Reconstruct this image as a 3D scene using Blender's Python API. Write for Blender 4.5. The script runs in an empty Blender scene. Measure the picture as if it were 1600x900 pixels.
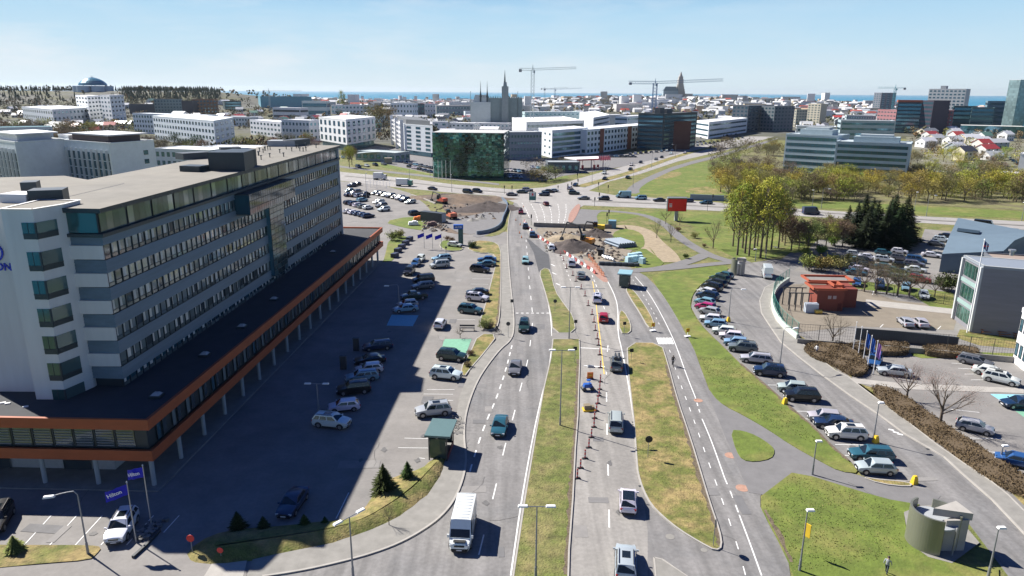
import bpy, bmesh, math, random
from mathutils import Vector, Matrix
from mathutils.geometry import tessellate_polygon
random.seed(7)
R=random.random; U=random.uniform; rad=math.radians
C=bpy.data.collections.new('place'); S=bpy.context.scene
S.collection.children.link(C)
# ------------------------------------------------------------ camera
F=1100.; HC=40.; ROLL=rad(.37); P=math.atan((450-143)/F)
cam=bpy.data.cameras.new('camera'); co=bpy.data.objects.new('camera',cam); C.objects.link(co)
cam.sensor_width=36; cam.lens=F/1600*36; cam.clip_start=.5; cam.clip_end=60000
co.matrix_world=Matrix.Translation((0,0,HC)) @ Matrix.Rotation(math.pi/2-P,4,'X') @ Matrix.Rotation(ROLL,4,'Z')
S.camera=co
# ------------------------------------------------------------ sky and sun
SKYS=.05; EXPO=.95; LOWSKY=1/(SKYS*2**EXPO); EL=41.5; SH=-34.                      # sun elevation, direction the shadows fall
w=bpy.data.worlds.new('World'); S.world=w; w.use_nodes=True
nt=w.node_tree; bg=nt.nodes['Background']
sky=nt.nodes.new('ShaderNodeTexSky'); sky.sky_type='NISHITA'; sky.sun_disc=False
sky.sun_elevation=rad(EL)
sx,sy=-math.cos(rad(SH)),-math.sin(rad(SH))       # horizontal direction towards the sun
sky.sun_rotation=math.atan2(sx,sy)
sky.altitude=60; sky.air_density=1.0; sky.dust_density=.6; sky.ozone_density=1.6
# thin procedural clouds low over the horizon
tc=nt.nodes.new('ShaderNodeTexCoord'); sep=nt.nodes.new('ShaderNodeSeparateXYZ'); nt.links.new(tc.outputs['Generated'],sep.inputs[0])
mp=nt.nodes.new('ShaderNodeMapping'); mp.inputs['Scale'].default_value=(3.2,3.2,15); nt.links.new(tc.outputs['Generated'],mp.inputs[0])
nz=nt.nodes.new('ShaderNodeTexNoise'); nz.inputs['Scale'].default_value=1.6; nz.inputs['Detail'].default_value=7; nz.inputs['Roughness'].default_value=.6
nt.links.new(mp.outputs[0],nz.inputs['Vector'])
def ramp(pos,nt=nt):
    r=nt.nodes.new('ShaderNodeValToRGB'); e=r.color_ramp.elements
    e[0].position,e[0].color=pos[0][0],(pos[0][1],)*3+(1,); e[1].position,e[1].color=pos[-1][0],(pos[-1][1],)*3+(1,)
    for p,c in pos[1:-1]: q=e.new(p); q.color=(c,)*3+(1,)
    return r
r1=ramp([(.43,0),(.64,.9)]); nt.links.new(nz.outputs[0],r1.inputs[0])
r2=ramp([(0,.0),(.012,.25),(.035,1),(.065,.5),(.09,.3),(.115,.8),(.2,.35),(.6,.1)]); nt.links.new(sep.outputs[2],r2.inputs[0])
r3=ramp([(.0,1),(.35,.75),(.75,.2)]);
ma=nt.nodes.new('ShaderNodeMath'); ma.operation='MULTIPLY_ADD'; ma.inputs[1].default_value=.5; ma.inputs[2].default_value=.5
nt.links.new(sep.outputs[0],ma.inputs[0]); nt.links.new(ma.outputs[0],r3.inputs[0])
m1=nt.nodes.new('ShaderNodeMath'); m1.operation='MULTIPLY'; nt.links.new(r1.outputs[0],m1.inputs[0]); nt.links.new(r2.outputs[0],m1.inputs[1])
m2=nt.nodes.new('ShaderNodeMath'); m2.operation='MULTIPLY'; nt.links.new(m1.outputs[0],m2.inputs[0]); nt.links.new(r3.outputs[0],m2.inputs[1])
def crgb(pts):
    r=nt.nodes.new('ShaderNodeValToRGB'); e=r.color_ramp.elements; e[0].position=pts[0][0]; e[0].color=(*pts[0][1],1); e[1].position=pts[-1][0]; e[1].color=(*pts[-1][1],1)
    for p,c in pts[1:-1]: q=e.new(p); q.color=(*c,1)
    nt.links.new(sep.outputs[2],r.inputs[0]); return r
def vscale(sock,k):
    v=nt.nodes.new('ShaderNodeVectorMath'); v.operation='SCALE'; v.inputs[3].default_value=k; nt.links.new(sock,v.inputs[0]); return v.outputs[0]
K_=LOWSKY
low=crgb([(0,(.70,.82,.87)),(.02,(.68,.82,.90)),(.06,(.56,.77,.91)),(.115,(.42,.68,.90)),(.3,(.16,.40,.72))])
vt=nt.nodes.new('ShaderNodeVectorMath'); vt.operation='MULTIPLY'; vt.inputs[1].default_value=(.05,.29,.80); nt.links.new(sky.outputs[0],vt.inputs[0])
rl=ramp([(.10,1),(.26,0)]); nt.links.new(sep.outputs[2],rl.inputs[0])
mx=nt.nodes.new('ShaderNodeMix'); mx.data_type='RGBA'; nt.links.new(rl.outputs[0],mx.inputs[0]); nt.links.new(vt.outputs[0],mx.inputs[6]); nt.links.new(vscale(low.outputs[0],K_),mx.inputs[7])
mc=nt.nodes.new('ShaderNodeMix'); mc.data_type='RGBA'; nt.links.new(m2.outputs[0],mc.inputs[0]); nt.links.new(mx.outputs[2],mc.inputs[6]); mc.inputs[7].default_value=(K_*.85,K_*.89,K_*.93,1)
nt.links.new(mc.outputs[2],bg.inputs[0]); bg.inputs[1].default_value=SKYS
sl=bpy.data.lights.new('sun','SUN'); so=bpy.data.objects.new('sun',sl); C.objects.link(so)
sl.energy=5.0; sl.angle=rad(.5); sl.color=(1,.95,.87)
so.rotation_euler=Vector((sx*math.cos(rad(EL)),sy*math.cos(rad(EL)),math.sin(rad(EL)))).to_track_quat('Z','Y').to_euler()
S.view_settings.view_transform='Standard'; S.view_settings.look='None'; S.view_settings.gamma=1; S.view_settings.exposure=EXPO
# ------------------------------------------------------------ survey: photograph point -> ground point
def ray(px,py):
    u=px-800; v=450-py; c,s=math.cos(ROLL),math.sin(ROLL)
    x=(u*c-v*s)/F; y=(u*s+v*c)/F
    return (x, math.cos(P)+y*math.sin(P), -math.sin(P)+y*math.cos(P))
def G(px,py,h=0.):
    d=ray(px,py); t=(h-HC)/d[2]; return Vector((d[0]*t,d[1]*t,h))
def HT(px,py,b):                       # height reached at picture row py above ground point b
    d=ray(px,py); t=math.hypot(b[0],b[1])/math.hypot(d[0],d[1]); return HC+d[2]*t
def at(px,dist,z=0.):                  # ground point in the direction of picture column px
    d=ray(px,146); k=dist/d[1]; return Vector((d[0]*k,dist,z))
def GT(px,py):                          # picture point -> point on the terrain
    d=ray(px,py); t=300.
    if d[2]>=0: return Vector((d[0]*4000,d[1]*4000,0))
    while t<6000:
        x,y,z=d[0]*t,d[1]*t,HC+d[2]*t
        if z<=tz(x,y): return Vector((x,y,0))
        t+=4
    return G(px,py)
def sstep(a,b,x):
    t=max(0,min(1,(x-a)/(b-a))); return t*t*(3-2*t)
def gauss(x,y,cx,cy,s,sy_=None):
    return math.exp(-((x-cx)/s)**2-((y-cy)/(sy_ or s))**2)
PER=at(147,1240); HAL=at(1062,1880)
def tz(x,y):
    r=math.hypot(x,y)
    z=-12*sstep(1000,4200,r)
    z+=37*min(1,gauss(x,y,PER.x+60,PER.y+90,330,230)+.9*gauss(x,y,PER.x-480,PER.y+60,420,260))
    z+=26*gauss(x,y,HAL.x,HAL.y,620,480)
    return z*sstep(620,800,r)
# ------------------------------------------------------------ mesh builder
class MB:
    def __init__(s): s.v=[]; s.f=[]; s.m=[]
    def add(s,vs,fs,m=0):
        o=len(s.v); s.v+= [tuple(v) for v in vs]
        for f in fs: s.f.append(tuple(i+o for i in f)); s.m.append(m)
        return s
    def box(s,c,d,a=0.,m=0,taper=1.):
        cx,cy,cz=c; x,y,z=d[0]/2,d[1]/2,d[2]/2; ca,sa=math.cos(a),math.sin(a); vs=[]
        for k,t in ((-z,1.),(z,taper)):
            for i,j in ((-x,-y),(x,-y),(x,y),(-x,y)):
                i*=t; j*=t; vs.append((cx+i*ca-j*sa,cy+i*sa+j*ca,cz+k))
        return s.add(vs,[(3,2,1,0),(4,5,6,7),(0,1,5,4),(1,2,6,5),(2,3,7,6),(3,0,4,7)],m)
    def quad(s,a,b,c,d,m=0): return s.add([a,b,c,d],[(0,1,2,3)],m)
    def prism(s,pts,z0,z1,m=0,mt=None,cap=True,bottom=False):
        n=len(pts); pts=[Vector((p[0],p[1],0)) for p in pts]
        if sum(pts[i].x*pts[(i+1)%n].y-pts[(i+1)%n].x*pts[i].y for i in range(n))<0: pts.reverse()
        o=[(p.x,p.y,z0) for p in pts]+[(p.x,p.y,z1) for p in pts]
        s.add(o,[(i,(i+1)%n,n+(i+1)%n,n+i) for i in range(n)],m)
        if cap: s.poly([(p.x,p.y,z1) for p in pts],mt if mt is not None else m)
        if bottom: s.poly([(p.x,p.y,z0) for p in reversed(pts)],m)
        return s
    def poly(s,pts,m=0):
        pts=[Vector(p) for p in pts]
        n=len(pts)
        tr=tessellate_polygon([[Vector((p.x,p.y,0)) for p in pts]]) if n>4 else ([(0,1,2),(0,2,3)] if n==4 else [(0,1,2)])
        if n==4:                              # keep convex quads whole
            tr=[(0,1,2,3)]
        if n>4:
            fix=[]
            for t in tr:
                a,b,c=[pts[i] for i in t]
                fix.append(t if (b.x-a.x)*(c.y-a.y)-(b.y-a.y)*(c.x-a.x)>0 else (t[0],t[2],t[1]))
            tr=fix
        return s.add(pts,tr,m)
    def cyl(s,p0,p1,r0,r1=None,n=8,m=0,caps=True):
        r1=r0 if r1 is None else r1; p0,p1=Vector(p0),Vector(p1); d=(p1-p0)
        if d.length<1e-6: return s
        q=d.to_track_quat('Z','Y'); vs=[]
        for p,r in ((p0,r0),(p1,r1)):
            for i in range(n):
                a=2*math.pi*i/n; vs.append(p+q@Vector((math.cos(a)*r,math.sin(a)*r,0)))
        fs=[(i,(i+1)%n,n+(i+1)%n,n+i) for i in range(n)]
        if caps: fs+=[tuple(range(n-1,-1,-1)),tuple(range(n,2*n))]
        return s.add(vs,fs,m)
    def tube(s,pts,r,n=6,m=0):
        for a,b in zip(pts,pts[1:]): s.cyl(a,b,r,r,n,m)
        return s
    def strip(s,pts,wd,z,m=0,side=0):        # flat ribbon along a ground line
        L=offs(pts,-wd/2+side*wd/2); Rr=offs(pts,wd/2+side*wd/2)
        for i in range(len(pts)-1): s.quad((L[i].x,L[i].y,z),(L[i+1].x,L[i+1].y,z),(Rr[i+1].x,Rr[i+1].y,z),(Rr[i].x,Rr[i].y,z),m)
        return s
    def mesh(s,name,mats,smooth=None):
        me=bpy.data.meshes.new(name); me.from_pydata(s.v,[],s.f)
        for m in (mats if isinstance(mats,(list,tuple)) else [mats]): me.materials.append(m)
        me.polygons.foreach_set('material_index',s.m)
        if smooth:
            me.polygons.foreach_set('use_smooth',[True]*len(me.polygons)); me.set_sharp_from_angle(angle=rad(smooth))
        me.update(); return me
def offs(pts,d):
    out=[]
    for i,p in enumerate(pts):
        a=pts[max(0,i-1)]; b=pts[min(len(pts)-1,i+1)]
        t=Vector((b[0]-a[0],b[1]-a[1],0)); t.normalize(); out.append(Vector((p[0]+t.y*d*-1,p[1]+t.x*d,0)))
    return out
def chaikin(pts,n=2,closed=True):
    pts=[Vector((p[0],p[1],0)) for p in pts]
    for _ in range(n):
        out=[]; k=len(pts)
        if not closed: out.append(pts[0])
        for i in range(k if closed else k-1):
            a,b=pts[i],pts[(i+1)%k]; out+= [a*.75+b*.25,a*.25+b*.75]
        if not closed: out.append(pts[-1])
        pts=out
    return pts
def GP(px,n=0,closed=True,h=0.):       # ground line or polygon from picture points
    w=[G(x,y,h) for x,y in px]; return chaikin(w,n,closed) if n else w
# ------------------------------------------------------------ objects
def link(name,me,parent=None,loc=(0,0,0),rz=0.,col=None,sc=None):
    o=bpy.data.objects.new(name,me); C.objects.link(o)
    if parent: o.parent=parent
    o.location=loc; o.rotation_euler=(0,0,rz)
    if sc: o.scale=sc if isinstance(sc,(tuple,list)) else (sc,)*3
    if col: o.color=(*col,1)
    return o
def tag(o,label,cat,group=None,kind=None):
    if label: o['label']=label
    if cat: o['category']=cat
    if group: o['group']=group
    if kind: o['kind']=kind
    return o
def thing(name,label,cat,loc=(0,0,0),rz=0.,parts=None,group=None,sc=None,col=None):
    # parts: (name, mesh, colour or None, [sub-parts]); a lone mesh instead of a list makes a one-mesh thing
    if not isinstance(parts,list):
        return tag(link(name,parts,None,loc,rz,col,sc),label,cat,group)
    e=tag(link(name,None,None,loc,rz,None,sc),label,cat,group)
    def put(ps,par):
        for p in ps:
            c=p[2] if len(p)>2 and p[2] else col
            o=link(p[0],p[1],par,col=c)
            if len(p)>4 and p[4]: o['kind']=p[4]
            if len(p)>3 and p[3]: put(p[3],o)
    put(parts,e); return e
def struct(name,mb,mats,smooth=None):
    o=link(name,mb.mesh(name,mats,smooth)); o['kind']='structure'; return o
# ------------------------------------------------------------ materials
def mat(name,col,rough=.7,metal=0.,var=.12,scale=1.5,obj=False,col2=None,thr=(.42,.6),bump=0.,bscale=None,spec=None,coat=0.,detail=5,streak=None):
    m=bpy.data.materials.new(name); m.use_nodes=True; t=m.node_tree; b=t.nodes['Principled BSDF']; N=t.nodes.new; L=t.links.new
    b.inputs['Roughness'].default_value=rough; b.inputs['Metallic'].default_value=metal
    if spec is not None: b.inputs['Specular IOR Level'].default_value=spec
    if coat: b.inputs['Coat Weight'].default_value=coat; b.inputs['Coat Roughness'].default_value=.05
    if obj:
        src=N('ShaderNodeObjectInfo').outputs['Color']
    else:
        q=N('ShaderNodeRGB'); q.outputs[0].default_value=(*col,1); src=q.outputs[0]
    g=N('ShaderNodeNewGeometry')
    if col2:
        n=N('ShaderNodeTexNoise'); n.inputs['Scale'].default_value=scale*.22; n.inputs['Detail'].default_value=detail; n.inputs['Roughness'].default_value=.62
        L(g.outputs['Position'],n.inputs['Vector'])
        rp=N('ShaderNodeMapRange'); rp.inputs[1].default_value,rp.inputs[2].default_value=thr; L(n.outputs[0],rp.inputs[0])
        mi=N('ShaderNodeMix'); mi.data_type='RGBA'; L(rp.outputs[0],mi.inputs[0]); L(src,mi.inputs[6]); mi.inputs[7].default_value=(*col2,1); src=mi.outputs[2]
    if var:
        n=N('ShaderNodeTexNoise'); n.inputs['Scale'].default_value=scale; n.inputs['Detail'].default_value=detail; n.inputs['Roughness'].default_value=.65
        if streak:
            mpn=N('ShaderNodeMapping'); mpn.inputs['Scale'].default_value=streak; L(g.outputs['Position'],mpn.inputs[0]); L(mpn.outputs[0],n.inputs['Vector'])
        else: L(g.outputs['Position'],n.inputs['Vector'])
        rp=N('ShaderNodeMapRange'); rp.inputs[1].default_value,rp.inputs[2].default_value=.3,.7; rp.inputs[3].default_value,rp.inputs[4].default_value=1-var,1+var
        L(n.outputs[0],rp.inputs[0])
        mu=N('ShaderNodeMix'); mu.data_type='RGBA'; mu.blend_type='MULTIPLY'; mu.inputs[0].default_value=1; L(src,mu.inputs[6]); L(rp.outputs[0],mu.inputs[7]); src=mu.outputs[2]
    L(src,b.inputs['Base Color'])
    if bump:
        n=N('ShaderNodeTexNoise'); n.inputs['Scale'].default_value=bscale or scale*3; n.inputs['Detail'].default_value=6; L(g.outputs['Position'],n.inputs['Vector'])
        bp=N('ShaderNodeBump'); bp.inputs['Strength'].default_value=bump; bp.inputs['Distance'].default_value=.2; L(n.outputs[0],bp.inputs['Height']); L(bp.outputs[0],b.inputs['Normal'])
    return m
def wear_or_reflect(m,amt=.1,sc=(.9,.035,1)):
    t=m.node_tree; b=t.nodes['Principled BSDF']; src=b.inputs['Base Color'].links[0].from_socket; g=t.nodes.new('ShaderNodeNewGeometry'); N=t.nodes.new; L=t.links.new
    for k,(scl,am) in enumerate(((sc,amt),((2.5,2.5,1),amt*.55))):
        mp=N('ShaderNodeMapping'); mp.inputs['Scale'].default_value=scl; L(g.outputs['Position'],mp.inputs[0]); n=N('ShaderNodeTexNoise'); n.inputs['Scale'].default_value=1.0; n.inputs['Detail'].default_value=4; L(mp.outputs[0],n.inputs['Vector'])
        r=N('ShaderNodeMapRange'); r.inputs[1].default_value,r.inputs[2].default_value=.35,.65; r.inputs[3].default_value,r.inputs[4].default_value=1-am,1+am; L(n.outputs[0],r.inputs[0])
        mu=N('ShaderNodeMix'); mu.data_type='RGBA'; mu.blend_type='MULTIPLY'; mu.inputs[0].default_value=1; L(src,mu.inputs[6]); L(r.outputs[0],mu.inputs[7]); src=mu.outputs[2]
    L(src,b.inputs['Base Color']); return m
def isl(m,amt=.35,hue=None):             # vary colour from one mesh island to the next
    t=m.node_tree; b=t.nodes['Principled BSDF']; l=b.inputs['Base Color'].links[0]; src=l.from_socket
    g=t.nodes.new('ShaderNodeNewGeometry'); rp=t.nodes.new('ShaderNodeMapRange'); rp.inputs[3].default_value,rp.inputs[4].default_value=1-amt,1+amt
    t.links.new(g.outputs['Random Per Island'],rp.inputs[0])
    mu=t.nodes.new('ShaderNodeMix'); mu.data_type='RGBA'; mu.blend_type='MULTIPLY'; mu.inputs[0].default_value=1
    t.links.new(src,mu.inputs[6]); t.links.new(rp.outputs[0],mu.inputs[7]); t.links.new(mu.outputs[2],b.inputs['Base Color']); return m
GRASS=mat('grass',(.115,.135,.03),.95,var=.42,scale=1.1,col2=(.215,.18,.075),thr=(.42,.66),bump=.6,bscale=5,detail=9)
DRY=mat('dry_grass',(.12,.135,.028),.95,var=.42,scale=1.3,col2=(.27,.205,.085),thr=(.4,.6),bump=.6,bscale=5,detail=9)
LUSH=mat('lush_grass',(.11,.15,.022),.95,var=.3,scale=.5,col2=(.22,.195,.06),thr=(.48,.72),bump=.4,bscale=3,detail=8)
FARG=mat('city_ground',(.085,.085,.07),.95,var=.4,scale=.05,col2=(.075,.075,.03),thr=(.45,.55))
ASPH=mat('asphalt',(.19,.183,.178),.88,var=.13,scale=.35,col2=(.15,.15,.152),thr=(.5,.7),detail=8,bump=.12,bscale=14)
wear_or_reflect(ASPH,.17)
ASPHD=mat('dark_asphalt',(.075,.077,.082),.9,var=.14,scale=.5,detail=8)
ASPHL=mat('pale_asphalt',(.30,.285,.27),.88,var=.1,scale=.5,detail=8,streak=(1,.12,1))
wear_or_reflect(ASPHL,.08,(.05,.6,1))
PATH=mat('path_asphalt',(.17,.165,.165),.9,var=.12,scale=.6,detail=7)
CARP=mat('car_park_asphalt',(.21,.198,.186),.88,var=.12,scale=.4,col2=(.185,.178,.17),thr=(.5,.66),detail=8)
wear_or_reflect(CARP,.08,(.12,.12,1))
CONC=mat('concrete',(.36,.34,.31),.85,var=.12,scale=.8,detail=7)
CONCD=mat('old_concrete',(.24,.23,.21),.9,var=.15,scale=.8)
PAINT=mat('road_paint',(.72,.72,.70),.8,var=.15,scale=3)
YPAINT=mat('yellow_paint',(.75,.52,.10),.8,var=.15,scale=3)
SEA=mat('sea_water',(.035,.19,.30),.6,var=.15,scale=.002,spec=.04)
DIRT=mat('bare_earth',(.16,.115,.08),.97,var=.35,scale=.4,col2=(.085,.07,.06),bump=.8,bscale=2)
SAND=mat('pale_gravel',(.31,.25,.17),.95,var=.25,scale=.8,bump=.5)
GREEN=mat('green_bay_paint',(.17,.38,.26),.8,var=.12,scale=2); BLUEB=mat('blue_bay_paint',(.24,.52,.62),.8,var=.1,scale=2)
WHITE=mat('white_render',(.74,.74,.73),.75,var=.05,scale=.3); CREAM=mat('cream_render',(.70,.67,.62),.75,var=.05,scale=.3)
GREY=mat('grey_cladding',(.33,.35,.37),.6,var=.08,scale=.4); DGREY=mat('dark_cladding',(.055,.065,.075),.5,var=.12,scale=.4)
METAL=mat('galvanised_steel',(.45,.46,.47),.4,.7,var=.06); DMETAL=mat('dark_metal',(.05,.055,.06),.5,.2,var=.1)
BLACK=mat('black_rubber',(.02,.02,.022),.7,var=.1); BRICK=mat('brown_cladding',(.24,.09,.055),.8,var=.15)
OBJ=mat('painted_surface',(1,1,1),.7,var=.07,scale=.4,obj=True)
OBJR=mat('coated_surface',(1,1,1),.45,var=.04,scale=2,obj=True)
ROOFG=mat('roof_felt',(.215,.20,.17),.9,var=.12,scale=.3,col2=(.18,.17,.15),thr=(.45,.7)); ROOFW=mat('white_roof_sheet',(.78,.78,.78),.6,var=.06,scale=.1)
ROOFD=mat('dark_roof_felt',(.045,.047,.052),.9,var=.15,scale=.4)
def glass(name,tint,rough=.06,var=.35,metal=.55):
    m=mat(name,tint,rough,metal,var=0); isl(m,var); m.node_tree.nodes['Principled BSDF'].inputs['Specular IOR Level'].default_value=.8; return m
WIN=glass('window_glass',(.10,.13,.15)); CARG=mat('car_glass',(.012,.018,.022),.06,0,var=0,spec=.7)
GGREEN=glass('green_curtain_glass',(.06,.17,.14),.06,.3,.6)
wear_or_reflect(GGREEN,.75,(.13,.13,.045)); GBLUE=glass('blue_curtain_glass',(.07,.18,.24),.08,.4,.6)  # streaky tones painted into the green glass in place of reflections
WINM=glass('bright_window_glass',(.26,.31,.31),.08,.7,.45)
# ============================================================ terrain, sea, roads
def terrain():
    mb=MB(); rs=[0,30,60,100,200,400,620]+[700+80*i for i in range(16)]+[2000+130*i for i in range(22)]
    na=120; vs=[]; a0,a1=rad(25),rad(155)
    for r in rs:
        for j in range(na+1):
            a=a0+(a1-a0)*j/na; x,y=r*math.cos(a)/1.,r*math.sin(a)-25
            z=tz(x,y); coast=4450-sstep(rad(72),rad(58),a)*0-(1700*(1-sstep(rad(58),rad(68),a)))
            if r>coast: z=min(z,-12)-10*sstep(coast,coast+60,r)
            vs.append((x,y,z))
    fs=[];W=na+1
    for i in range(len(rs)-1):
        for j in range(na): fs.append((i*W+j,(i+1)*W+j,(i+1)*W+j+1,i*W+j+1))
    mb.add(vs,fs); mb.m=[0 if sum(abs(vs[k][1]) for k in f)/4<640 else 1 for f in fs]
    struct('ground',mb,[GRASS,FARG],30)
    mb=MB(); n=64; mb.add([(0,0,-20)]+[(40000*math.cos(2*math.pi*i/n),40000*math.sin(2*math.pi*i/n),-20) for i in range(n)],[(0,i+1,(i+1)%n+1) for i in range(n)])
    struct('sea',mb,SEA)
terrain()
ZR=.03                                    # road level above the ground sheet
def sheet(name,px,m,z=ZR,n=1,thick=0.,mside=None):
    mb=MB(); pts=GP(px,n)
    if thick: mb.prism(pts,z-thick,z,1,0)
    else: mb.prism(pts,z-.02,z)
    return struct(name,mb,[m,mside or m])
def kerb(px,m=None,wd=.16,h=.13,n=2,closed=False,z0=0.):
    pts=GP(px,n,closed)
    if closed: pts=pts+[pts[0]]
    L=offs(pts,-wd/2); Q=offs(pts,wd/2); mb=MB()
    for i in range(len(pts)-1):
        a,b,c,d=L[i],L[i+1],Q[i+1],Q[i]; z=ZR+h+z0
        mb.add([(a.x,a.y,0),(b.x,b.y,0),(c.x,c.y,0),(d.x,d.y,0),(a.x,a.y,z),(b.x,b.y,z),(c.x,c.y,z),(d.x,d.y,z)],[(4,7,6,5),(0,4,5,1),(2,6,7,3),(0,3,7,4),(1,5,6,2)])
    return struct('kerb',mb,m or CONC)
def island(name,px,m,n=1,h=.12,kerbed=True,km=None):
    mb=MB(); mb.prism(GP(px,n),0,ZR+h); struct(name,mb,m)
    if kerbed: kerb(px,km,n=n,closed=True,h=h+.02)
# big asphalt areas
sheet('car_park',[(-120,905),(-120,700),(0,640),(230,560),(420,470),(520,330),(534,288),(600,296),(655,318),(672,345),(700,350),(760,366),(792,362),(797,400),(797,480),(797,530),(780,548),(745,600),(725,650),(727,700),(705,790),(640,842),(560,874),(430,900),(300,930),(-60,950)],CARP,.02,0)
AV=[(808,309),(800,322),(796,337),(793,360),(794,400),(798,450),(803,490),(803,520),(797,534),(782,546),(765,567),(748,592),(735,622),(726,655),(725,690),(729,715),(725,745),(712,780),(690,808),(660,830),(622,851),(575,868),(520,882),(470,893),(410,902),(380,1000),(1250,1000),(1232,880),(1215,845),(1200,817),(1188,792),(1188,775),(1200,762),(1237,735),(1500,800),(1620,960),(1800,960),(1600,835),(1550,782),(1510,747),(1475,715),(1415,680),(1375,650),(1330,620),(1282,585),(1250,560),(1220,535),(1203,510),(1190,490),(1187,470),(1195,450),(1225,432),(1260,410),(1210,405),(1165,412),(1140,420),(1128,428),(1112,434),(1095,447),(1083,462),(1080,480),(1089,497),(1100,512),(1115,527),(1132,543),(1157,568),(1180,588),(1212,615),(1240,640),(1272,667),(1297,695),(1330,722),(1345,742),(1375,755),(1305,757),(1237,739),(1200,715),(1150,700),(1120,640),(1107,607),(1095,575),(1085,547),(1060,500),(1040,467),(1025,447),(1010,432),(985,418),(950,412),(925,395),(910,380),(900,365),(893,350),(908,322),(905,300),(860,296),(830,300)]
sheet('avenue',AV,ASPH,ZR,0)
sheet('avenue',[(860,296),(905,300),(908,322),(893,350),(900,365),(925,395),(950,412),(985,418),(930,440),(860,440),(820,380),(815,320)],ASPH,ZR-.003,0)
sheet('bus_carriageway',[(866,455),(882,477),(900,515),(906,560),(904,610),(903,650),(899,700),(895,780),(889,860),(886,960),(1012,960),(1012,830),(1004,767),(997,742),(991,662),(984,620),(979,575),(972,545),(965,520),(966,485),(962,465),(950,440),(935,417),(912,400),(885,385),(866,372),(845,358),(852,380),(860,405)],wear_or_reflect(mat('pale_carriageway',(.255,.242,.225),.88,var=.1,scale=.5,detail=8),.15),ZR+.006,0)
sheet('highway',[(430,254),(537,269),(640,279),(707,288),(800,296),(850,293),(880,286),(940,269),(997,254),(1060,233),(1165,214),(1215,205),(1222,210),(1130,236),(1060,252),(1000,272),(950,284),(920,298),(960,305),(1060,312),(1140,318),(1240,326),(1420,337),(1600,346),(1800,358),(1800,372),(1600,359),(1420,347),(1300,341),(1150,331),(1060,327),(960,323),(912,321),(905,325),(890,352),(835,352),(808,318),(775,306),(723,303),(620,293),(537,283),(420,268)],ASPHL,ZR+.01,0)
sheet('city_ground',[(-20,200),(300,196),(600,196),(1080,200),(1205,198),(1165,210),(1060,226),(900,250),(800,262),(700,268),(600,262),(545,243),(300,262),(-20,290)],FARG,.035,0)
sheet('woodland_floor',[(1125,292),(1160,240),(1225,232),(1235,262),(1420,268),(1620,285),(1620,330),(1420,319),(1340,314),(1228,306),(1160,306),(1135,300)],mat('woodland_floor',(.13,.115,.06),.95,var=.35,scale=.5,col2=(.17,.17,.06)),.062,0)
sheet('woodland_floor',[(1415,205),(1620,205),(1620,285),(1420,268)],mat('garden_ground',(.12,.12,.06),.95,var=.4,scale=.2,col2=(.2,.19,.15)),.058,0)
# medians of the highway
def dashes(mb,px,wd,dash,gap,z,m=0,n=2):
    pts=GP(px,n,False); acc=0; on=True; seg=[pts[0]]; L=dash
    for a,b in zip(pts,pts[1:]):
        d=(b-a).length; t=0
        while d-t>L-acc:
            t+=L-acc; p=a.lerp(b,t/d)
            if on: seg.append(p); mb.strip(seg,wd,z,m)
            on=not on; seg=[p]; acc=0; L=dash if on else gap
        acc+=d-t
        if on: seg.append(b)
def line(mb,px,wd,z=ZR+.012,m=0,n=2): mb.strip(GP(px,n,False),wd,z,m)
mb=MB()
for q in ([(540,275),(640,285),(720,295),(790,301)],[(925,314),(1060,320),(1150,325),(1300,333),(1420,342),(1600,352.5)]): mb.strip(GP(q,2,False),2.2,.16,0); 
struct('highway_median',mb,CONCD)
mb=MB(); mb.strip(GP([(905,292),(930,285),(990,268.5),(1060,243),(1120,228)],2,False),5,.1); struct('median_verge',mb,DRY)
# verge grass north of the highway
sheet('verge_grass',[(538,240),(600,262),(680,275),(790,287),(850,285),(890,278),(880,270),(850,268),(790,283),(660,268),(560,247)],LUSH,.05,0)
sheet('path',[(470,250),(540,260),(650,272),(780,287),(780,289.5),(650,275),(540,263),(470,253)],PATH,.07,0)
sheet('path',[(975,302),(985,290),(1010,277),(1060,257),(1130,240),(1215,215),(1215,218),(1130,244),(1060,262),(1015,283),(998,295),(1000,303)],PATH,.07,1)
sheet('park_grass',[(975,305),(1010,284),(1060,263),(1140,243),(1200,236),(1230,270),(1212,308),(1160,312),(1060,307)],LUSH,.055,0)
sheet('dry_patch',[(1020,272),(1050,268),(1068,270),(1060,276),(1030,281),(1012,280)],DRY,.062,1)
sheet('dry_patch',[(1060,300),(1100,290),(1120,296),(1133,303),(1110,304)],DRY,.062,1)
sheet('park_grass',[(1215,311),(1420,321),(1620,332),(1620,343),(1420,334),(1240,323)],LUSH,.05,0)
sheet('park_grass',[(905,330),(1060,330),(1160,334),(1250,342),(1300,352),(1260,392),(1210,402),(1160,408),(1100,380),(1080,350),(1000,338),(945,352),(935,350)],LUSH,.04,0)
sheet('far_car_park',[(540,220),(600,230),(680,238),(676,272),(610,258),(560,243)],PATH,.06,0)
sheet('far_car_park',[(790,262),(800,250),(860,248),(880,262),(880,275),(850,283),(800,282)],PATH,.06,0)
sheet('filling_station_yard',[(880,255),(900,243),(1000,240),(1060,225),(1100,222),(1060,240),(985,258),(930,268),(880,275)],PATH,.065,0)
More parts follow.
